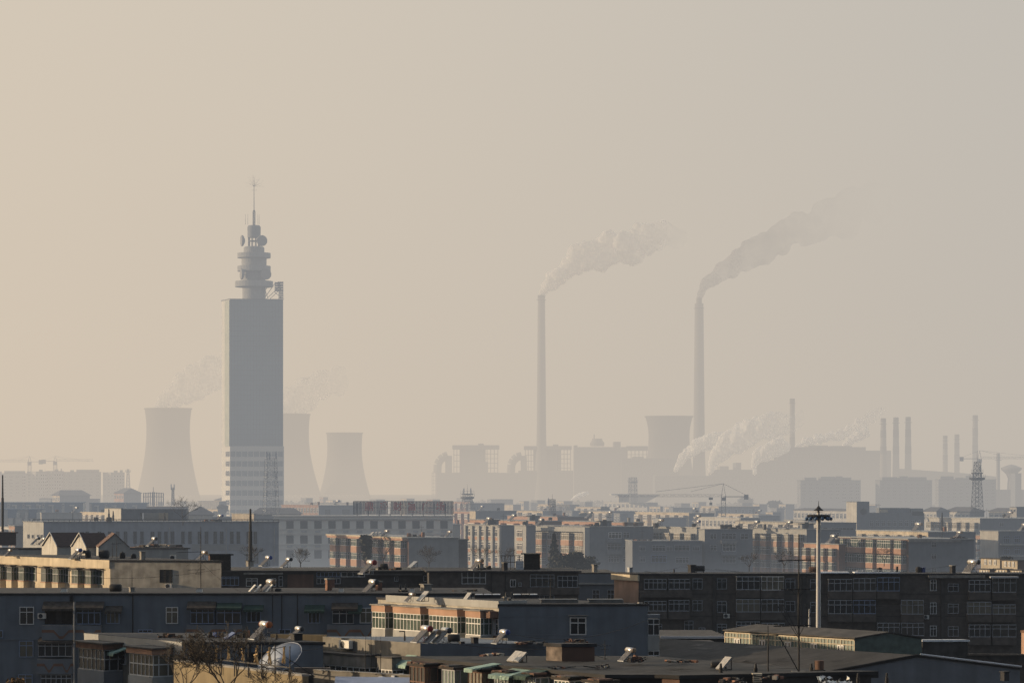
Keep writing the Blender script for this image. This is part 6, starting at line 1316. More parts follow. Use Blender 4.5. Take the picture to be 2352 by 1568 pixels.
def text_part(name, body, fr, u, n, z, size, m, parent, ext=.06, bold=.0):
    cu = bpy.data.curves.new(name, 'FONT'); cu.body = body; cu.size = size; cu.extrude = ext; cu.align_x = 'CENTER'; cu.align_y = 'CENTER'; cu.offset = bold
    o = bpy.data.objects.new(name, cu); COL.objects.link(o); bpy.context.view_layer.update()
    me = bpy.data.meshes.new_from_object(o.evaluated_get(bpy.context.evaluated_depsgraph_get())); bpy.data.objects.remove(o); me.name = name; me.materials.clear(); me.materials.append(M[m])
    q = bpy.data.objects.new(name, me); COL.objects.link(q); q.parent = parent; q.location = fr.pt(u, n, z) - parent.location; q.rotation_euler = (math.pi / 2, 0, math.atan2(fr.u.y, fr.u.x)); return q
for X, ch in ((848, '\u9f0e'), (881, '\u76db'), (913, '\u8d22'), (946, '\u5bcc'), (978.5, '\u5e7f'), (1011, '\u573a')): text_part('character', ch, SF, GX(X, d) - GX(812, d), .2, ZZ(1163.5, d), 2.2, 'red_paint', root, bold=.05)
k = MB(); rng = random.Random(2)
for i in range(26):   # the small unreadable second line under the characters
    if i in (5, 10, 17, 21): continue
    X = 938 + 88 * i / 25; u = GX(X, d) - GX(812, d); z = ZZ(1175.5, d)
    for j in range(3): k.box(SF, u - .12 + .08 * j, u - .08 + .08 * j, .12, .2, z - .16 + .1 * rng.random(), z + .2 - .1 * rng.random(), 'red_paint')
k.build('small_lettering', root)

# N3 orange block behind
b = building('orange and cream block behind bare trees, blank grey end wall', 764, 938, 1053, 552, 1233, 'wall_brown', 'wall_grey', k=1.75, k2=.05, rm='wall_palegrey', over=.25, group=None); f = b.L
rowbays(b, f, 7, (2.1, 4.75, 7.4), 1.35, 1.25, 1.2, .55, 'wall_salmon', 'pane_green', 'frame_white', 4); recess(b, f, 7, (2.1, 4.75), 1.2, w=.28)
q = MB(); q.box(f, 0, f.L, 0, 1.35, b.zt - .62, b.zt - .2, 'wall_salmon'); q.box(f, -.2, f.L + .1, 0, 1.5, b.zt - .198, b.zt + .02, 'wall_cream'); q.build('cornice', b.root)
b2 = building('sliver of dark side wing right of the blank grey end wall', 1050, 1053, 1073, 560, 1237, 'wall_slate', 'wall_darkbrick', k=1, k2=.05, rm='roof_grey', name='side_wing', cat='apartment block')
for X, Y, s_, lb in ((877, 1231, .8, 'little bright heater on the orange block roof'), (1022, 1232, .75, 'reddish lit heater over the blank grey end wall')): heater(lb, X, Y, 556, 'cap_tan', s_)
for i, X in enumerate((848, 856, 864)): panel(('first of three small collectors on the orange block', 'second of three small collectors on the orange block', 'third of three small collectors on the orange block')[i], X, 1231, 556, .9, 1.2, 'collector', 42, group='small collectors on the orange block')
junk('dark roof clutter beside the reddish heater', 935, 1226, 970, 1232, 556, 77, n=14)

# N4 grey block group
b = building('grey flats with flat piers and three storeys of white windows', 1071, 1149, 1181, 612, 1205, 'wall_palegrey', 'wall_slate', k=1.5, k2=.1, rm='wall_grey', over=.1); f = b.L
for i in range(5):
    for dz in (2.5, 5.2, 7.9, 10.6):
        u = f.L * (i + .5) / 5; window(b.root, f, u - f.L * .062, u + f.L * .062, b.zt - dz, b.zt - dz + 1.55, 3, .66, 'frame_white', 'pane', .1, .01); k = MB(); k.box(f, u - f.L * .065, u + f.L * .065, 0, .06, b.zt - dz - .75, b.zt - dz - .1, 'wall_salmon'); k.build('spandrel', b.root)
q = MB()
for i in range(6): u = f.L * i / 5; q.box(f, u - .35, u + .35, 0, .5, 0, b.zt - .3, 'wall_palegrey')
q.build('pier', b.root)
b = building('grey flats with one column of lit windows between two blank walls', 1181, 1208, 1230, 605, 1205.5, 'wall_palegrey', 'wall_slate', k=1.5, k2=.1, rm='wall_grey', over=.1); f = b.L
for dz in (2.5, 5.2, 7.9, 10.6): window(b.root, f, f.L * .2, f.L * .7, b.zt - dz, b.zt - dz + 1.5, 4, .66, 'frame_white', 'pane_dim', .1, .01); k = MB(); k.box(f, f.L * .2, f.L * .7, 0, .06, b.zt - dz - .75, b.zt - dz - .1, 'wall_salmon'); k.build('spandrel', b.root)
b = building('flats with arched loggia frame and pink balcony bands', 1229, 1354, 1500, 596, 1208, 'wall_palegrey', 'wall_slate', k=1.5, k2=.02, rm='wall_grey', over=.1); f = b.L
rowbays(b, f, 4, (2.9, 5.6, 8.3), 1.45, 1.15, 1.1, .6, 'wall_pink', 'pane_warm', 'frame_white', 4); recess(b, f, 4, (2.9, 5.6, 8.3), 1.2, w=.22)
q = MB(); q.box(f, 0, f.L, 0, 1.25, b.zt - 1.15, b.zt - .2, 'wall_palegrey'); q.box(f, f.L - .5, f.L, 0, 1.25, 0, b.zt - 1.152, 'wall_palegrey'); q.build('loggia_frame', b.root)
f = b.R
for (x0, y0, x1, y1, fm) in ((1397, 1221, 1427, 1236, 'frame_white'), (1394, 1249, 1426, 1262, 'frame_grey'), (1430, 1222, 1446, 1235, 'frame_grey'), (1430, 1250, 1446, 1262, 'frame_grey'), (1396, 1276, 1422, 1290, 'frame_grey'), (1430, 1277, 1446, 1290, 'frame_grey')): wpx(b, f, x0, y0, x1, y1, nc=4 if x1 - x0 > 20 else 2, split=.66, fm=fm, pm='pane_dim', t=.1, off=.01)
fbox(b, 'balcony', f, 1393, 1237, 1428, 1246, 0, .8, 'wall_slate'); fbox(b, 'balcony', f, 1393, 1263, 1428, 1272, 0, .8, 'wall_slate')
# N5
b = building('pale flats with glazed sunlit top floor above a shaded wing', 1478, 1600, 1606, 588, 1210, 'wall_palegrey', 'wall_palegrey', k=1.5, k2=.1, rm='wall_palegrey', over=.15); f = b.L
rowbays(b, f, 5, (3.0,), 1.7, 1.0, 1.1, .6, 'wall_pink', 'pane_warm', 'frame_white', 4); recess(b, f, 5, (3.0,), 1.4, w=.25)
b = building('misty blue-grey wing with white framed balconies below the sunlit top floor', None, 1452, 1612, 581, 1241, 'wall_slate', 'wall_slate', k2=0, rm='wall_grey', over=.1); f = b.R
for (x0, y0, x1, y1, fm) in ((1497, 1251, 1528, 1265, 'frame_grey'), (1495, 1274, 1530, 1291, 'frame_blue'), (1530, 1252, 1544, 1264, 'frame_grey'), (1548, 1250, 1584, 1264, 'frame_grey'), (1551, 1278, 1582, 1292, 'frame_grey'), (1467, 1252, 1482, 1264, 'frame_grey'), (1467, 1277, 1482, 1290, 'frame_grey'), (1590, 1252, 1606, 1264, 'frame_grey')): wpx(b, f, x0, y0, x1, y1, nc=4, split=.66, fm=fm, pm='pane', t=.1, off=.01)
b = building('blue-grey end wall block with one bright window frame and a chimney line roof', 1604, 1618, 1728, 585, 1214, 'wall_palegrey', 'wall_slate', k=1.3, k2=.0, rm='wall_grey', over=.1); f = b.R
for (x0, y0, x1, y1, fm) in ((1659, 1248, 1690, 1265, 'frame_white'), (1656, 1223, 1690, 1238, 'frame_grey'), (1658, 1276, 1690, 1292, 'frame_grey'), (1630, 1225, 1646, 1237, 'frame_grey'), (1630, 1250, 1646, 1264, 'frame_grey'), (1700, 1224, 1718, 1238, 'frame_grey'), (1700, 1276, 1718, 1290, 'frame_grey')): wpx(b, f, x0, y0, x1, y1, nc=4 if x1 - x0 > 20 else 2, split=.6, fm=fm, pm='pane', t=.1, off=.01)
fbox(b, 'balcony', f, 1655, 1240, 1692, 1247, 0, .9, 'wall_grey'); fbox(b, 'balcony', f, 1655, 1267, 1692, 1274, 0, .9, 'wall_slate')
b = building('long flats with sunlit white balcony windows left of the lamp mast', 1724, 1852, 1930, 580, 1214, 'wall_palegrey', 'wall_slate', k=1.5, k2=.05, rm='wall_grey', over=.1); f = b.L
rowbays(b, f, 5, (2.6, 5.3, 8.0, 10.7), 1.5, 1.1, 1.2, .52, 'wall_pink', 'pane_warm', 'frame_white', 4); recess(b, f, 5, (2.6, 5.3), 1.2, w=.3)
wpx(b, b.R, 1905, 1222, 1928, 1236, nc=3, fm='frame_white', pm='pane_dim', off=.01)
b = building('low salmon walled flats between the lamp mast and the orange block', 1846, 1926, 1940, 545, 1248, 'wall_salmon', 'wall_brown', k=1.6, k2=.05, rm='wall_grey', over=.15); f = b.L
rowbays(b, f, 4, (2.4, 5.0, 7.6), 1.5, 1.0, 1.1, .45, 'wall_pink', 'pane_green', 'frame_white', 3)
# N6 orange block
b = building('orange banded flats with bright glazed balconies, misty grey end wall', 1926, 2086, 2236, 535, 1236, 'wall_brown', 'wall_slate', k=1.75, k2=.02, rm='wall_palegrey', over=.3); f = b.L
n_ = 0
for (a, c_) in ((.02, .14), (.2, .40), (.47, .57), (.63, .82), (.87, .97)):
    for i, dz in enumerate((1.9, 4.7, 7.4, 10.1)): bay(b, f, f.L * a, f.L * c_, b.zt - dz - 1.0, b.zt - dz, b.zt - dz + 1.55, 1.3, 'wall_orange', 'pane_green', 'frame_white', 3 if c_ - a < .15 else 6, .64); n_ += 1
recess(b, f, 5, (1.9, 4.7, 7.4), 1.3, w=.2)
for y0, y1 in ((1245, 1256), (1271, 1283), (1304, 1316)): wpx(b, b.R, 2138, y0, 2151, y1, nc=2, fm='frame_grey', pm='pane', off=.01)
q = MB(); q.box(b.R, 0, b.R.L * .8, 0, .3, b.zt - .6, b.zt - .2, 'concrete'); q.build('cornice', b.root)
b = building('cream parapet row behind the orange banded flats', 1966, 2131, 2240, 590, 1220, 'wall_cream', 'wall_slate', k=1.6, k2=.03, rm='wall_palegrey', over=.1); f = b.L
rowbays(b, f, 6, (2.0,), 1.2, .8, .9, .5, 'wall_palegrey', 'pane_warm', 'frame_white', 3); recess(b, f, 6, (2.0,), 1.0, w=.3)
heater('slanting pale heater above the cream parapet row', 2095, 1220, 594, 'cap_tan', 1.2)
d = 700; b = building('white stair tower with one sunlit flank and a round dark window', 1943, 1967, 1996, d, 1151, 'wall_white', 'wall_slate', k=1.6, k2=.05, rm='wall_slate', over=0, name='stair_tower', cat='tower'); q = MB(); q.lathe([(.75, 0), (.75, .08), (0, .08)], b.R.pt(b.R.L * .52, 0, ZZ(1174, d)), 'pane', 18, Vector((b.R.n.x, b.R.n.y, 0))); q.build('round_window', b.root)
b = building('long blue-grey hall with a dark boxed roof house beside the white stair tower', None, 1970, 2122, 706, 1177, 'wall_slate', 'wall_slate', k2=.02, rm='wall_slate', over=0, name='hall', cat='hall'); f = b.R
for X0, Y0, X1, m in ((2020, 1166, 2090, 'wall_slate'), (2093, 1167, 2121, 'wall_grey')): u0, z1 = f.hit(X0, Y0); q = MB(); q.box(f, u0, f.U(X1), -6, -1, b.zt, z1, m); q.build('roof_house', b.root)
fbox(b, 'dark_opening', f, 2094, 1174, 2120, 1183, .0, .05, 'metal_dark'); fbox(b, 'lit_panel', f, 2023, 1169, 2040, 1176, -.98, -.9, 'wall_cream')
for i in range(9): wpx(b, f, 1996 + i * 13.5, 1194, 2005 + i * 13.5, 1208, nc=2, fm='frame_grey', pm='pane', t=.12, off=.01)
b = building('blue-grey low hall left of the white stair tower', 1850, 1884, 1966, 640, 1199, 'wall_white', 'wall_slate', k=1.2, k2=.03, rm='wall_slate', over=.1, name='hall', cat='hall'); wpx(b, b.R, 1908, 1211, 1960, 1217, nc=6, split=None, fm='frame_grey', pm='pane', off=.01)
b = building('white framed apartment row with pink and white balconies right of the hall', 2130, 2250, 2420, 690, 1189, 'wall_white', 'wall_slate', k=1.55, k2=.02, rm='wall_white', over=.2); f = b.L
rowbays(b, f, 6, (2.6, 5.4, 8.2), 1.5, 1.2, 1.2, .56, 'wall_white', 'pane_warm', 'frame_white', 3); recess(b, f, 6, (2.6, 5.4), 1.3, w=.2); wpx(b, b.R, 2294, 1198, 2305, 1208, nc=2, fm='frame_grey', pm='pane', off=.01)
b = building('pale house with a sunlit white flank and balcony rails at the right edge', 2250, 2292, 2400, 600, 1218, 'wall_white', 'wall_slate', k=1.0, k2=.02, rm='wall_palegrey', over=.1, name='house', cat='house'); f = b.R
for y in (1226, 1252):
    fbox(b, 'balcony', f, 2296, y + 22, 2400, y + 25, 0, 1.2, 'wall_palegrey')
    for i in range(4): wpx(b, f, 2304 + 24 * i, y + 3, 2318 + 24 * i, y + 20, nc=3, fm='frame_blue', pm='pane', t=.1, off=.01)
b = building('white stair tower with four small windows at the right edge', 2318, 2334, 2400, 760, 1163, 'wall_white', 'wall_slate', k=.9, k2=.05, rm='wall_slate', over=0, name='stair_tower', cat='tower')
for X in (2322, 2329): wpx(b, b.L, X - 2, 1169, X + 2, 1175, nc=1, split=None, fm='frame_grey', pm='pane', off=.01); wpx(b, b.L, X - 2, 1187, X + 2, 1192, nc=1, split=None, fm='frame_grey', pm='pane', off=.01)
b = building('dark flats glimpsed through a gap at the right, lit window rows', 2222, 2252, 2264, 640, 1227, 'wall_pink', 'wall_grey', k=1.4, k2=.1, rm='wall_grey'); rowbays(b, b.L, 3, (2.3, 5.0), 1.3, .9, .9, .6, 'wall_white', 'pane_warm', 'frame_white', 3)
# shanties
for i, (X0, X1, X2, y, dd, lb) in enumerate(((2252, 2296, 2310, 1281, 500, 'low lit shack with a row of cream panels, nearest the white flank house'), (2300, 2336, 2352, 1285, 490, 'low lit shack at the right edge, windows glowing in the sun'), (2248, 2272, 2284, 1305, 470, 'first cream panelled roof hut above the dark brick block'), (2284, 2312, 2322, 1305, 468, 'second cream panelled roof hut above the dark brick block'), (2320, 2346, 2356, 1307, 466, 'third cream panelled roof hut at the right edge'))):
    b = building(lb, X0, X1, X2, dd, y, 'wall_cream', 'wall_brown', k=1.2, k2=.1, rm='roof_grey', name='hut', cat='hut'); recess(b, b.L, 4, (1.2,), .9, w=.5, gm='pane_warm', fm='frame_white')
leafy('dark round shrub between the shacks at the right', 2296, 1278, 2326, 1298, 505, 31, n=500, leaf=.3)

# ------------------------------------------------------------------ farther rows
def far(label, XA, XB, XC, d, yt, mL, mR, nL=0, rows=2, k=1.5, mode='win', hip=False, rm='wall_grey', nR=0, **kw):
    b = building(label, XA, XB, XC, d, yt, mL, mR, k=k, k2=kw.pop('k2', .05), rm=rm, over=kw.pop('over', .15), **kw); f = b.L
    if nL:
        L = f.L / nL
        for j in range(rows):
            z = b.zt - 2.9 - 2.9 * j
            for i in range(nL):
                u = L * (i + .5)
                if mode == 'win': window(b.root, f, u - L * .3, u + L * .3, z + .4, z + 2.0, 2, .6, 'frame_grey', 'pane', .16, .01)
                else:
                    q = MB(); q.box(f, u - L * .27, u + L * .27, 0, 1.3, z - .6, z + 2.2, mL); o = q.build('balcony', b.root); window(b.root, f, u - L * .24, u + L * .24, z + .5, z + 2.0, 3, .6, 'frame_white', 'pane_warm', .14, 1.32)
    if not nR and (XA is None or b.R.L > 16) and d > 620 and 'roof' not in label.split()[0]:
        rr = random.Random(label); n2 = max(2, int(b.R.L / 4.5)); L = b.R.L / n2
        for j in range(2 if d < 1200 else 1):
            for i in range(n2):
                if rr.random() < .35: continue
                u = L * (i + .5); ww_ = L * rr.choice((.22, .3, .3, .42)); window(b.root, b.R, u - ww_ / 2, u + ww_ / 2, b.zt - 2.7 - 2.9 * j, b.zt - 1.2 - 2.9 * j, 2, .6, rr.choice(('frame_grey', 'frame_white', 'metal_dark')), rr.choice(('pane', 'pane_dim')), .14, .01)
    for i in range(nR):
        L = b.R.L / nR; u = L * (i + .5)
        for j in range(rows): window(b.root, b.R, u - L * .2, u + L * .2, b.zt - 2.6 - 2.9 * j, b.zt - 1.1 - 2.9 * j, 2, .6, 'frame_grey', 'pane', .16, .01)
    if hip:
        e = 1.12; c = (b.A + b.C) / 2; A_, B_, C_, D_ = b.A, b.B, b.C, b.D
        if (b.B - b.A).length > (b.C - b.B).length: A_, B_, C_, D_ = b.B, b.C, b.D, b.A      # ridge along the long side
        a1 = c - (C_ - B_) * .36; a2 = c + (C_ - B_) * .36; hip = min(hip, (B_ - A_).length * .3); ps = [A_, B_, C_, D_]
        vs = [(*(c + (p - c) * e), b.zt) for p in ps] + [(*a1, b.zt + hip), (*a2, b.zt + hip)]
        q = MB(); q.add(vs, [(0, 1, 4), (1, 2, 5, 4), (2, 3, 5), (3, 0, 4, 5), (0, 3, 2, 1)], rm); q.build('hip_roof', b.root)
    return b
far('orange parapet row running behind the grey flats', 1078, 1229, 1290, 660, 1195, 'wall_salmon', 'wall_brown', 5, 1, mode='bay')
far('second orange parapet row behind the loggia flats', 1288, 1432, 1478, 665, 1198, 'wall_salmon', 'wall_brown', 6, 1, mode='bay')
far('orange topped long row with twin white roof boxes on a lattice foot', 1165, 1280, 1352, 745, 1185, 'wall_salmon', 'wall_brown', 0)
far('beige row with orange parapets left of the lamp mast', 1688, 1849, 1900, 665, 1198, 'wall_creamgrey', 'wall_slate', 7, 1, mode='bay')
far('white hall with tall narrow windows in the middle distance', 1593, 1700, 1745, 770, 1188, 'wall_white', 'wall_slate', 12, 2, mode='win', rm='wall_white', name='hall', cat='hall')
far('cream flats with dark arched roof loggias', 1459, 1582, 1640, 850, 1177, 'wall_cream', 'wall_slate', 6, 2, mode='bay', rm='wall_cream')
far('blue-grey flats below the arched loggia block', 1500, 1512, 1575, 830, 1188, 'wall_palegrey', 'wall_slate', 0, rm='wall_slate')
far('grey end wall block with a cream lit flank behind the grey flats', 1078, 1092, 1186, 800, 1172, 'wall_cream', 'wall_slate', 0, rm='wall_grey')
far('pink flats left of the telecom mast, lower row', 1041, 1086, 1092, 840, 1173, 'wall_pink', 'wall_grey', 3, 3, mode='bay')
far('pink flats left of the telecom mast, upper row behind', 1041, 1080, 1088, 1050, 1151, 'wall_pink', 'wall_grey', 3, 2, mode='bay')
far('dark roofed flats with sparkling roof tanks behind the telecom mast', None, 1080, 1158, 1000, 1155, 'wall_slate', 'wall_slate', 0, rm='roof_slate')
far('row with two cream lit roof gables in the hazy middle', 1180, 1246, 1290, 930, 1172, 'wall_cream', 'wall_slate', 3, 1, mode='bay')
far('pale flats with arched balcony fronts right of the small lattice mast', 1236, 1308, 1330, 1120, 1158, 'wall_cream', 'wall_grey', 5, 2, mode='bay', rm='wall_cream')
far('hazy long flat roofed block above the dark roofed flats', None, 1127, 1178, 1500, 1146, 'wall_slate', 'wall_slate', 0, rm='roof_slate')
far('low cream lit block right of the hazy flat roofed block', 1150, 1178, 1196, 1250, 1158, 'wall_cream', 'wall_slate', 0)
far('pale flats with arched fronts, half hidden, in the middle haze', 1322, 1381, 1400, 1080, 1163, 'wall_cream', 'wall_grey', 4, 1, mode='bay')
far('row of three cream lit roof boxes in the middle haze', 1333, 1404, 1462, 920, 1173, 'wall_cream', 'wall_slate', 4, 1, mode='bay')
b = far('cream official building with pillars and a flat canopy roof', 1386, 1486, 1510, 1350, 1153, 'wall_white', 'wall_grey', 10, 2, mode='win', rm='wall_white', name='official_building', cat='official building')
q = MB(); q.box(WF, GX(1404, 1340), GX(1450, 1340), 1344, 1368, ZZ(1136.5, 1340), ZZ(1134, 1340), 'trim_white'); q.build('canopy_roof', b.root); q = MB(); q.box(WF, GX(1422, 1340), GX(1446, 1340), 1348, 1362, ZZ(1153, 1340), ZZ(1137, 1340), 'wall_white'); q.build('roof_house', b.root)
dd = 1650; p0 = P(1448, 1152, dd); root = thing('hipped_roof_hall', 'long dark hipped roof hall behind the official building', 'hall', p0); k = MB(); vs = [P(1448, 1152, dd), P(1490, 1153, dd - 10), P(1500, 1150, dd + 60), P(1450, 1150, dd + 60), P(1449, 1137, dd + 20), P(1513, 1137, dd + 20)]; k.add([P(1448, 1152, dd), P(1485, 1152, dd), P(1516, 1136, dd), P(1448, 1136, dd)] + [q_ + Vector((0, 30, 0)) for q_ in (P(1448, 1152, dd), P(1485, 1152, dd), P(1516, 1136, dd), P(1448, 1136, dd))], BOXF, 'roof_slate'); k.build('roof', root); k = MB(); k.box(WF, GX(1450, dd), GX(1482, dd), dd + 2, dd + 28, 0, ZZ(1152, dd), 'wall_grey'); k.build('wall', root)
far('cream window block in the haze left of the middle crane', 1491, 1516, 1522, 1180, 1162, 'wall_cream', 'wall_slate', 3, 2)
far('tiny cream block right of the cream window block', 1526, 1541, 1546, 1170, 1163, 'wall_cream', 'wall_slate', 1, 2)
far('long blue-grey flats at the middle crane, far side', None, 1545, 1620, 1150, 1165, 'wall_slate', 'wall_slate', 0, rm='wall_slate')
far('cream flats with white stair bays at the foot of the middle crane', 1610, 1650, 1745, 1080, 1162, 'wall_cream', 'wall_grey', 3, 2, mode='bay', rm='wall_cream', nR=6)
far('pale flats with round arches right of the middle crane foot', 1650, 1742, 1770, 900, 1180, 'wall_cream', 'wall_slate', 5, 1, mode='bay', rm='wall_cream')
far('blue-grey end block right of the pale arches', None, 1742, 1790, 890, 1183, 'wall_slate', 'wall_slate', 0, rm='wall_slate')
far('white columned school row behind the lamp mast head', 1822, 1945, 1960, 900, 1172, 'wall_white', 'wall_grey', 14, 2, mode='win', rm='roof_slate', hip=3)
far('pale low house between the lamp mast and the salmon flats', 1800, 1846, 1880, 760, 1193, 'wall_white', 'wall_slate', 2, 1, mode='bay')
far('first dark hip roofed house right of the boxed roof house', 2118, 2150, 2180, 840, 1173, 'wall_white', 'wall_slate', 4, 1, hip=1.8, rm='roof_slate')
far('second dark hip roofed house behind the white framed row', 2170, 2226, 2260, 840, 1174, 'wall_white', 'wall_slate', 6, 1, hip=1.8, rm='roof_slate')
far('third dark hip roofed house left of the white stair tower at the edge', 2270, 2318, 2345, 840, 1174, 'wall_white', 'wall_slate', 4, 1, hip=1.8, rm='roof_slate')
far('cream lit gap house left of the middle high-rise', 1996, 2010, 2014, 1300, 1157, 'wall_cream', 'wall_slate', 0)
# left side
b = far('stepped hall with a dark hipped roof and cream lit columns, far left', 120, 137, 206, 1250, 1137, 'wall_cream', 'wall_slate', 4, 1, rm='roof_slate', hip=4.2, nR=0, name='hipped_roof_hall', cat='hall')
far('low wing beside the stepped hall, far left', 90, 118, 124, 1260, 1145, 'wall_slate', 'wall_grey', 0, hip=2, rm='roof_slate')
far('right wing stepping down from the hipped hall', None, 205, 226, 1255, 1145, 'wall_slate', 'wall_grey', 0, rm='roof_slate')
far('square hall with a pink lit flank and dark roof', 262, 284, 324, 1300, 1132, 'wall_pink', 'wall_grey', 4, 2, rm='roof_slate', hip=3, name='hipped_roof_hall', cat='hall')
def blues(label, X0, X1, d, yt, yb, seg):
    b = building(label, None, X0, X1, d, yt, 'wall_white', 'wall_white', k2=0, rm='wall_blue', over=.1); f = b.R
    for (a, c_) in seg:
        q = MB(); u0, z1 = f.hit(a, yt + 1); u1 = f.U(c_); z0 = f.hit(a, yb)[1]; q.box(f, u0, u1, 0, .5, z0, z1, 'wall_blue'); o = q.build('blue_cladding', b.root)
        q = MB(); um = u0 + (u1 - u0) * .5; q.box(f, um - .25, um + .25, .5, .9, z0, z1 - 1.0, 'wall_white'); q.box(f, um - 1.2, um + .3, .5, 1.0, z1 - 1.0, z1 - .6, 'wall_white'); q.build('pilaster', o)
    for (a, c_), (e, g_) in zip(seg, seg[1:]):
        if e - c_ > 3: wpx(b, f, c_ + (e - c_) * .2, yt + 3, e - (e - c_) * .2, yt + 9, nc=1, split=None, fm='frame_white', pm='pane', t=.15, off=.02)
    return b
blues('long blue clad apartment row with white pilasters, far left', -10, 191, 900, 1153, 1176, ((-8, 16), (24, 51), (57, 83), (89, 96), (103, 141), (149, 190)))
blues('shorter blue clad apartment row with white pilasters, right of the long one', 205, 338, 910, 1154, 1176, ((212, 240), (247, 285), (291, 336)))
b = far('white blocks with blue stair bays at the left edge', None, -5, 96, 800, 1168, 'wall_white', 'wall_palegrey', 0, rm='wall_blue', k2=0)
for X0, X1 in ((19, 39), (67, 86)): fbox(b, 'blue_cladding', b.R, X0, 1168, X1, 1189, 0, .8, 'wall_blue')
for X0, X1, Y in ((40, 46, 1176), (60, 65, 1176), (86, 92, 1176), (22, 31, 1189), (38, 52, 1189), (58, 65, 1190), (72, 78, 1190), (84, 91, 1190)): fbox(b, 'sunlit_pier', b.R, X0, Y, X1, Y + 14, 0, 1.6, 'wall_white')
far('plain pale wall block with a rusty door in the left middle', 93, 95, 188, 760, 1176, 'wall_white', 'wall_palegrey', 0, rm='wall_palegrey', k2=0)
far('cream columned row left of the cream roof tower', 186, 246, 250, 770, 1176, 'wall_cream', 'wall_slate', 5, 2, mode='bay', rm='wall_cream')
far('dim brick house in front of the white blocks at the left edge', 20, 34, 60, 640, 1206, 'wall_pink', 'wall_brick', 2, 2)
far('white balcony house cut by the left edge', -30, 21, 26, 660, 1208, 'wall_white', 'wall_slate', 3, 3, mode='bay')
far('grey hip roofed hall with small columns left of the slab tower', None, 427, 489, 745, 1181, 'wall_cream', 'wall_creamgrey', 0, hip=2.2, rm='roof_slate', nR=5, rows=1, k2=0, name='hipped_roof_hall', cat='hall')
far('grey low block at the foot of the slab tower', None, 488, 536, 730, 1186, 'wall_slate', 'wall_slate', 0, rm='wall_slate', k2=0)
far('sunlit beige roof cube in front of the slab tower', 532, 583, 587, 660, 1178, 'wall_cream', 'wall_grey', 0, k=.7, rm='wall_palegrey', name='roof_cube', cat='roof house')
far('dark low hipped roof right of the roof cube, under the lattice tower', None, 580, 690, 760, 1180, 'wall_slate', 'wall_slate', 0, hip=1.6, rm='roof_slate', k2=0, name='hipped_roof_hall', cat='hall')
far('pinkish colonnaded building right of the slab tower', 646, 733, 736, 900, 1159, 'wall_pink', 'wall_slate', 12, 2, mode='win', rm='wall_pink', k=.9)
far('grey flat block between the pinkish building and the sign', None, 732, 815, 880, 1160, 'wall_slate', 'wall_slate', 0, rm='wall_slate', k2=0)
far('long low roof with a bright sunlit eaves line behind the sign', 700, 812, 830, 1150, 1154, 'wall_white', 'wall_slate', 0, k=.5)
far('long bright eaves line hall left of the slab tower', 455, 503, 520, 1100, 1150, 'wall_white', 'wall_slate', 0, k=.5)
far('small dark roofed cream house touching the slab tower', 493, 520, 560, 1250, 1148, 'wall_cream', 'wall_grey', 3, 1, rm='roof_slate', hip=1.5)
far('little cream roofs left of the slab tower foot', 470, 500, 515, 950, 1168, 'wall_cream', 'wall_grey', 3, 1, mode='bay')
far('low grey row with rusty roof behind the blue clad rows', None, 336, 430, 850, 1163, 'wall_slate', 'wall_slate', 0, rm='roof_rust', k2=0)
rng = random.Random(21)
LBL = ['hazy low house with a lit cream flank in the far rows', 'hazy far flats with a lit flank', 'hazy low grey house in the far rows']
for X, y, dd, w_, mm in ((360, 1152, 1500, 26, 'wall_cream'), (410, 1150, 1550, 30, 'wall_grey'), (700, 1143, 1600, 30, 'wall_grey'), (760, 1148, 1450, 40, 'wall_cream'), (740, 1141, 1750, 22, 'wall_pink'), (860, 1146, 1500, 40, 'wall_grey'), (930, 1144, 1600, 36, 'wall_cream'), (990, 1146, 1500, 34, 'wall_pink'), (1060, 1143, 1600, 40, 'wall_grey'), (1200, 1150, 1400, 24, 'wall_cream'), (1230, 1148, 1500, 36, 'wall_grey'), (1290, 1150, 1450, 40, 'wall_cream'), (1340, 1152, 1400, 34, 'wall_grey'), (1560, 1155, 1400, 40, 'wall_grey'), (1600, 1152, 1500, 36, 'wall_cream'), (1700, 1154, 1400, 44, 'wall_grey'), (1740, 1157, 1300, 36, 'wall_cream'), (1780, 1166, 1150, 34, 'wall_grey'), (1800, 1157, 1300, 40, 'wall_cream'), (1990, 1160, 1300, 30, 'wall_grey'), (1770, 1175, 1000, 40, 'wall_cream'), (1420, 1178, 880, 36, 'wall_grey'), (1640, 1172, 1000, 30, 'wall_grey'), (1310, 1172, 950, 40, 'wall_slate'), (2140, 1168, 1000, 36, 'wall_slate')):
    o = far({'wall_cream': 'hazy distant house with a sunlit cream flank', 'wall_grey': 'hazy distant grey house', 'wall_pink': 'hazy distant pink house', 'wall_slate': 'blurred blue-grey house block in the haze'}[mm], X - w_ * .3, X + w_ * .1, X + w_ * .6, dd, y, mm, 'wall_slate', 2, 1, rm='wall_grey'); o.root['group'] = 'hazy distant houses (%s)' % mm.split('_')[1]

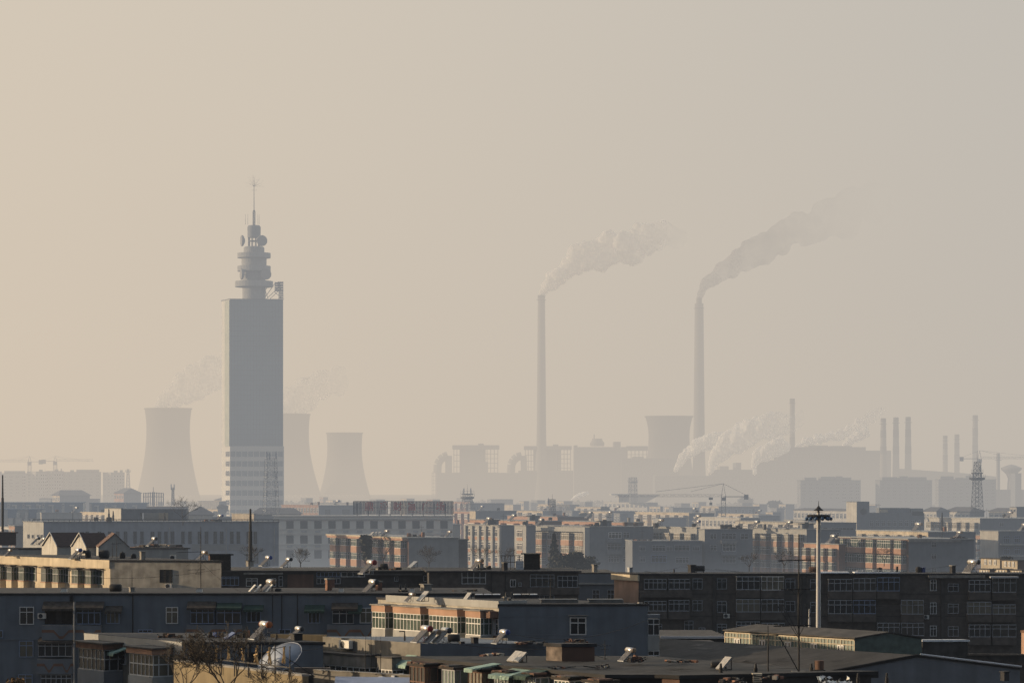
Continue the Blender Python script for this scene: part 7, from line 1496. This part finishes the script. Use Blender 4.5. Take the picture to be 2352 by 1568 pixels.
# telecom masts
lattice('white lattice telecom mast in front of the slab tower', 622, 1052, 1182, 720, 2.4, 3.4, n=12, m='metal_grey', r=.06, panels=[(-9, 1037, 1052), (-3, 1040, 1056), (12, 1038, 1052), (-9, 1085, 1100), (12, 1087, 1100), (-9, 1126, 1138), (12, 1126, 1138)])
lattice('lattice telecom mast with a crown of three antennas, right of the sign', 1073, 1133, 1192, 900, 1.6, 5.0, n=7, r=.08, plats=[(1140, 4.4, .8), (1133, 4.0, .3)], panels=[(-8, 1121, 1133), (8, 1121, 1133)], spike=3)
lattice('small square lattice mast with two white roof boxes', 1268, 1146, 1196, 800, 1.3, 1.5, n=9, r=.08, panels=[(-9, 1144, 1160)], spike=1.5)
lattice('hazy lattice tower in front of the coking works', 1453, 1096, 1172, 1450, 3.0, 3.6, n=8, r=.2, plats=[(1106, 5, .6)])
lattice('big tapering telecom tower at the right with two antenna rings', 2243.5, 1060, 1222, 840, 1.3, 3.2, n=16, r=.085, m='metal_dark', plats=[(1096, 4.6, .8), (1085, 3.4, .4)], panels=[(-9, 1086, 1098), (9, 1085, 1097), (-10, 1104, 1116), (6, 1070, 1082)], spike=3.2)
lattice('slender hazy antenna mast left of the slab tower', 397, 1120, 1160, 1000, .6, .9, n=8, r=.09, panels=[(-4, 1112, 1124), (3, 1112, 1124)], name='antenna_mast')
b = thing('antenna_array', 'comb shaped row of panel antennas on a hazy roof', 'antenna array', P(352, 1165, 1050)); k = MB()
for X in range(330, 376, 5): k.tube(P(X, 1160, 1050), P(X, 1129 + abs(X - 352) * .1, 1050), .22, m='steel_far', n=4)
k.tube(P(328, 1140, 1050), P(374, 1140, 1050), .15, m='steel_far', n=4); k.tube(P(328, 1132, 1050), P(374, 1132, 1050), .12, m='steel_far', n=4); k.tube(P(352, 1165, 1050), P(352, 1118, 1050), .3, .1, 'steel_far', 4); k.build('rack', b)
mast('dark flue standing at the white framed row', 2008 if False else 2163, 1176, 1222, 640, r=.28, name='flue_pipe', cat='flue')
# sparkling roof heaters in the middle rows
for i, (X, Y, dd, lb) in enumerate(((1168, 1196, 655, 'glinting heater on the orange parapet row, left'), (1390, 1187, 740, 'glinting heater on the brown long roof'), (1345, 1188, 742, 'small glinting heater beside the lattice mast roof'), (1592, 1197, 660, 'glinting heater above the second orange parapet row'), (1725, 1212, 590, 'little heater on the blue-grey end wall block'), (1505, 1208, 596, 'little heater at the end of the loggia flats'), (1230, 1207, 605, 'dark heater on the grey flats roof, right'), (1110, 1204, 612, 'dark heater on the grey flats roof, left'), (1800, 1213, 585, 'low heater on the long sunlit flats'))): heater(lb, X, Y, dd, 'cap_tan' if i % 2 else 'cap_dark', 1.0)
for X0, Y0, X1, Y1, lb, dd in ((1655, 1204, 1680, 1214, 'dark stair hut on the blue-grey end wall block', 590), (1430, 1198, 1440, 1208, 'brick stack left pair on the loggia flats roof', 600), (1455, 1199, 1464, 1208, 'brick stack right pair on the loggia flats roof', 600), (1500, 1200, 1512, 1210, 'dark stub stack above the white pier', 592), (1753, 1203, 1759, 1216, 'thin dark stack on the long sunlit flats', 588)): pier(lb, X0, Y0, X1, Y1, dd, 'wall_brown' if 'brick' in lb else 'roof_dark')
# trees in the town
leafy('tall dark column shaped tree before the orange block', 826, 1228, 854, 1300, 530, 3, n=1300, leaf=.45)
bare_tree('bare tree spreading before the orange block balconies', 880, 1305, 525, 6.2, 4, depth=4, r=.12, spread=.8, z0=None, kids=(2, 3))
t_ = bare_tree('round bare tree before the blank grey end wall', 985, 1306, 520, 4.2, 8, depth=5, r=.1, spread=1.0, kids=(2, 3))
leafy('dark conifer rising before the pink banded flats', 1248, 1226, 1296, 1312, 540, 6, n=1100, leaf=.42, conifer=True)
leafy('broad dark tree mass beside the conifer', 1262, 1268, 1372, 1312, 530, 7, n=2300, leaf=.42)
for X, Y, h, sd_, lb, dd in ((1105, 1308, 4.2, 14, 'bare thicket tree before the grey flats, left', 480), (1160, 1308, 4.0, 15, 'bare thicket tree before the grey flats, right', 478), (1800, 1312, 3.8, 16, 'bare tree in the mist before the salmon flats', 470), (1720, 1312, 3.2, 17, 'low bare tree in the mist left of the salmon flats', 465), (575, 1302, 3.4, 18, 'bare shrub tree by the dark flue pipe', 420), (690, 1306, 3.2, 19, 'bare shrub tree on the brick row roofline', 430), (2030, 1300, 3.5, 20, 'bare tree before the misty grey end wall', 500), (420, 1206, 5.5, 22, 'faint bare tree before the institute wing', 545)): bare_tree(lb, X, Y, dd, h, sd_, depth=4, r=.07, spread=.9, kids=(2, 3), group='bare trees between the blocks')
for X0, Y0, X1, Y1, dd, sd_, lb in ((1380, 1165, 1410, 1180, 1000, 41, 'dim round tree in the hazy middle rows'), (1760, 1150, 1800, 1168, 1350, 42, 'dim tree clump right of the middle crane'), (1120, 1176, 1150, 1186, 860, 43, 'dark tree clump between hazy rows'), (500, 1160, 522, 1178, 1000, 44, 'dim tree beside the slab tower foot'), (1330, 1180, 1360, 1190, 850, 45, 'dark tree clump behind the brown long roof'), (1690, 1140, 1740, 1160, 1700, 46, 'pale tree clump behind the middle crane mast')): leafy(lb, X0, Y0, X1, Y1, dd, sd_, n=500, leaf=.8)
MINR[0] = .03
for i, (a, b_, dd, lb) in enumerate((((1470, 1360), (2351, 1372), 340, 'low cable across the dark brick block front'), ((0, 1300), (505, 1306), 330, 'cable strung before the cream end wall'), ((560, 1352), (985, 1340), 300, 'cable over the roof clutter of the blue-grey block'), ((1120, 1440), (1480, 1425), 238, 'thin cable across the big blank end wall'), ((1480, 1310), (1900, 1316), 352, 'cable along the roof edge of the dark brick block'), ((420, 1480), (740, 1487), 188, 'cable before the long blue wall'), ((1300, 1296), (1560, 1302), 440, 'long cable crossing before the loggia flats'), ((1560, 1300), (2250, 1305), 430, 'long cable over the misty street at the right'), ((1640, 1306), (2200, 1296), 420, 'second long cable over the misty street at the right'), ((1000, 1470), (1390, 1478), 170, 'cable sagging before the blank end wall'), ((1310, 1470), (1450, 1512), 158, 'cable running down from the stair house to the heap'))): wire(lb, a, b_, dd, dd, .4 if dd < 200 else 1.2, .014 if dd < 200 else .02)

# --- more small things on the roofs of the middle rows
def roofbits(key, what, kinds):
    """one of each kind on the block whose label holds key, so that block and kind single it out"""
    bb = next((x for x in ALLB if key in x.root['label']), None)
    if bb is None: return
    rng = random.Random(key); v = (bb.C - bb.B); u = (bb.A - bb.B)
    for kd in kinds:
        q = bb.B + v * rng.uniform(.12, .85) + u.normalized() * rng.uniform(.6, min(4.5, u.length * .6)); p = Vector((q.x, q.y, bb.zt)); X = CX + q.x / q.y * F; Y = YH - (bb.zt - HC) / q.y * F; d = q.y
        if kd == 'heater': heater('solar heater on the roof of the ' + what, X, Y, d, rng.choice(('cap_tan', 'cap_dark', 'cap_blue')), rng.uniform(.85, 1.1), rot=rng.uniform(-.25, .25))
        elif kd == 'tank': r_ = 5.0 * 600 / d; drum('dark water tank on the roof of the ' + what, X - r_, Y - r_ * 1.7, X + r_, Y, d, rng.choice(('roof_dark', 'black_plastic', 'wall_brown')), vertical=rng.random() < .6)
        elif kd == 'stub': r_ = 3.6 * 600 / d; pier('chimney stub on the roof of the ' + what, X - r_, Y - r_ * 3, X + r_, Y, d, rng.choice(('brick_red', 'concrete', 'roof_dark')))
        elif kd == 'hut': r_ = 13 * 600 / d; o = building('small stair hut on the roof of the ' + what, X - r_ * 1.4, X - r_, X + r_, d, Y - 12 * 600 / d, 'wall_palegrey', 'wall_slate', k=1, k2=.05, z0=bb.zt, name='stair_hut', cat='roof house'); window(o.root, o.R, .5, 1.3, bb.zt + .05, bb.zt + 1.4, 1, None, 'metal_dark', 'pane', .1, .01)
        elif kd == 'aerial': mast('thin aerial on the roof of the ' + what, X, Y - 26 * 600 / d, Y, d, bars=[(Y - 20 * 600 / d, X - 7 * 600 / d, X + 6 * 600 / d)], r=.04)
        elif kd == 'clutter': r_ = 22 * 600 / d; junk('low clutter on the roof of the ' + what, X - r_, Y - 5 * 600 / d, X + r_, Y, d, rng.randint(0, 999), n=12)
for key, what, kinds in (('blue-grey institute wing', 'institute wing', 'heater tank aerial clutter'), ('plain grey rear wing', 'office rear wing', 'stub aerial'), ('orange and cream block', 'orange and cream block', 'tank stub aerial'), ('grey flats with flat piers', 'grey pier fronted flats', 'tank hut aerial'), ('one column of lit windows', 'single column flats', 'tank stub'),
    ('arched loggia frame', 'loggia flats', 'tank hut aerial clutter'), ('glazed sunlit top floor', 'sunlit top floor flats', 'tank heater'), ('misty blue-grey wing', 'misty blue-grey wing', 'stub clutter aerial'), ('one bright window frame', 'bright window end block', 'tank aerial clutter'), ('sunlit white balcony windows', 'long sunlit flats', 'tank hut aerial clutter'), ('low salmon walled', 'salmon flats', 'heater tank stub'),
    ('orange banded flats', 'orange banded flats', 'heater tank aerial clutter'), ('cream parapet row behind', 'cream parapet row', 'tank stub aerial'), ('dark boxed roof house', 'boxed roof hall', 'aerial tank'), ('white framed apartment row', 'white framed row', 'heater tank stub aerial'), ('pale house with a sunlit white flank', 'white flank house', 'heater tank'), ('blue-grey low hall left', 'low hall by the stair tower', 'stub aerial'),
    ('orange parapet row running', 'first orange parapet row', 'tank hut stub'), ('second orange parapet row', 'second orange parapet row', 'tank stub'), ('orange topped long row', 'orange topped row', 'tank stub clutter'), ('beige row with orange', 'beige row', 'heater tank stub'), ('white hall with tall narrow', 'tall windowed white hall', 'tank aerial'), ('dark arched roof loggias', 'cream loggia flats', 'heater tank'), ('grey end wall block with a cream', 'cream flanked end block', 'heater tank'),
    ('two cream lit roof gables', 'twin gable row', 'heater tank'), ('three cream lit roof boxes', 'triple box row', 'heater stub'), ('plain pale wall block', 'plain pale wall block', 'heater tank'), ('cream columned row', 'cream columned row', 'tank stub'), ('pinkish colonnaded', 'pinkish colonnade', 'stub tank'), ('round arches right', 'round arched flats', 'heater tank'), ('grey flat block between', 'grey flat block by the sign', 'heater stub'),
    ('long dark brick block', 'dark brick block', 'heater aerial stub'), ('dark brick flats with wide', 'dark brick flats', 'heater stub'), ('dark brick row with a patched', 'dark brick row', 'tank aerial clutter'), ('cream block with sunlit bay', 'cream bay block', 'stub aerial'), ('plain grey-blue house', 'grey-blue house', 'stub'), ('nearest block with a broad', 'nearest felt roofed block', 'aerial'), ('block with orange balcony', 'orange fascia block', 'aerial')):
    roofbits(key, what, kinds.split())
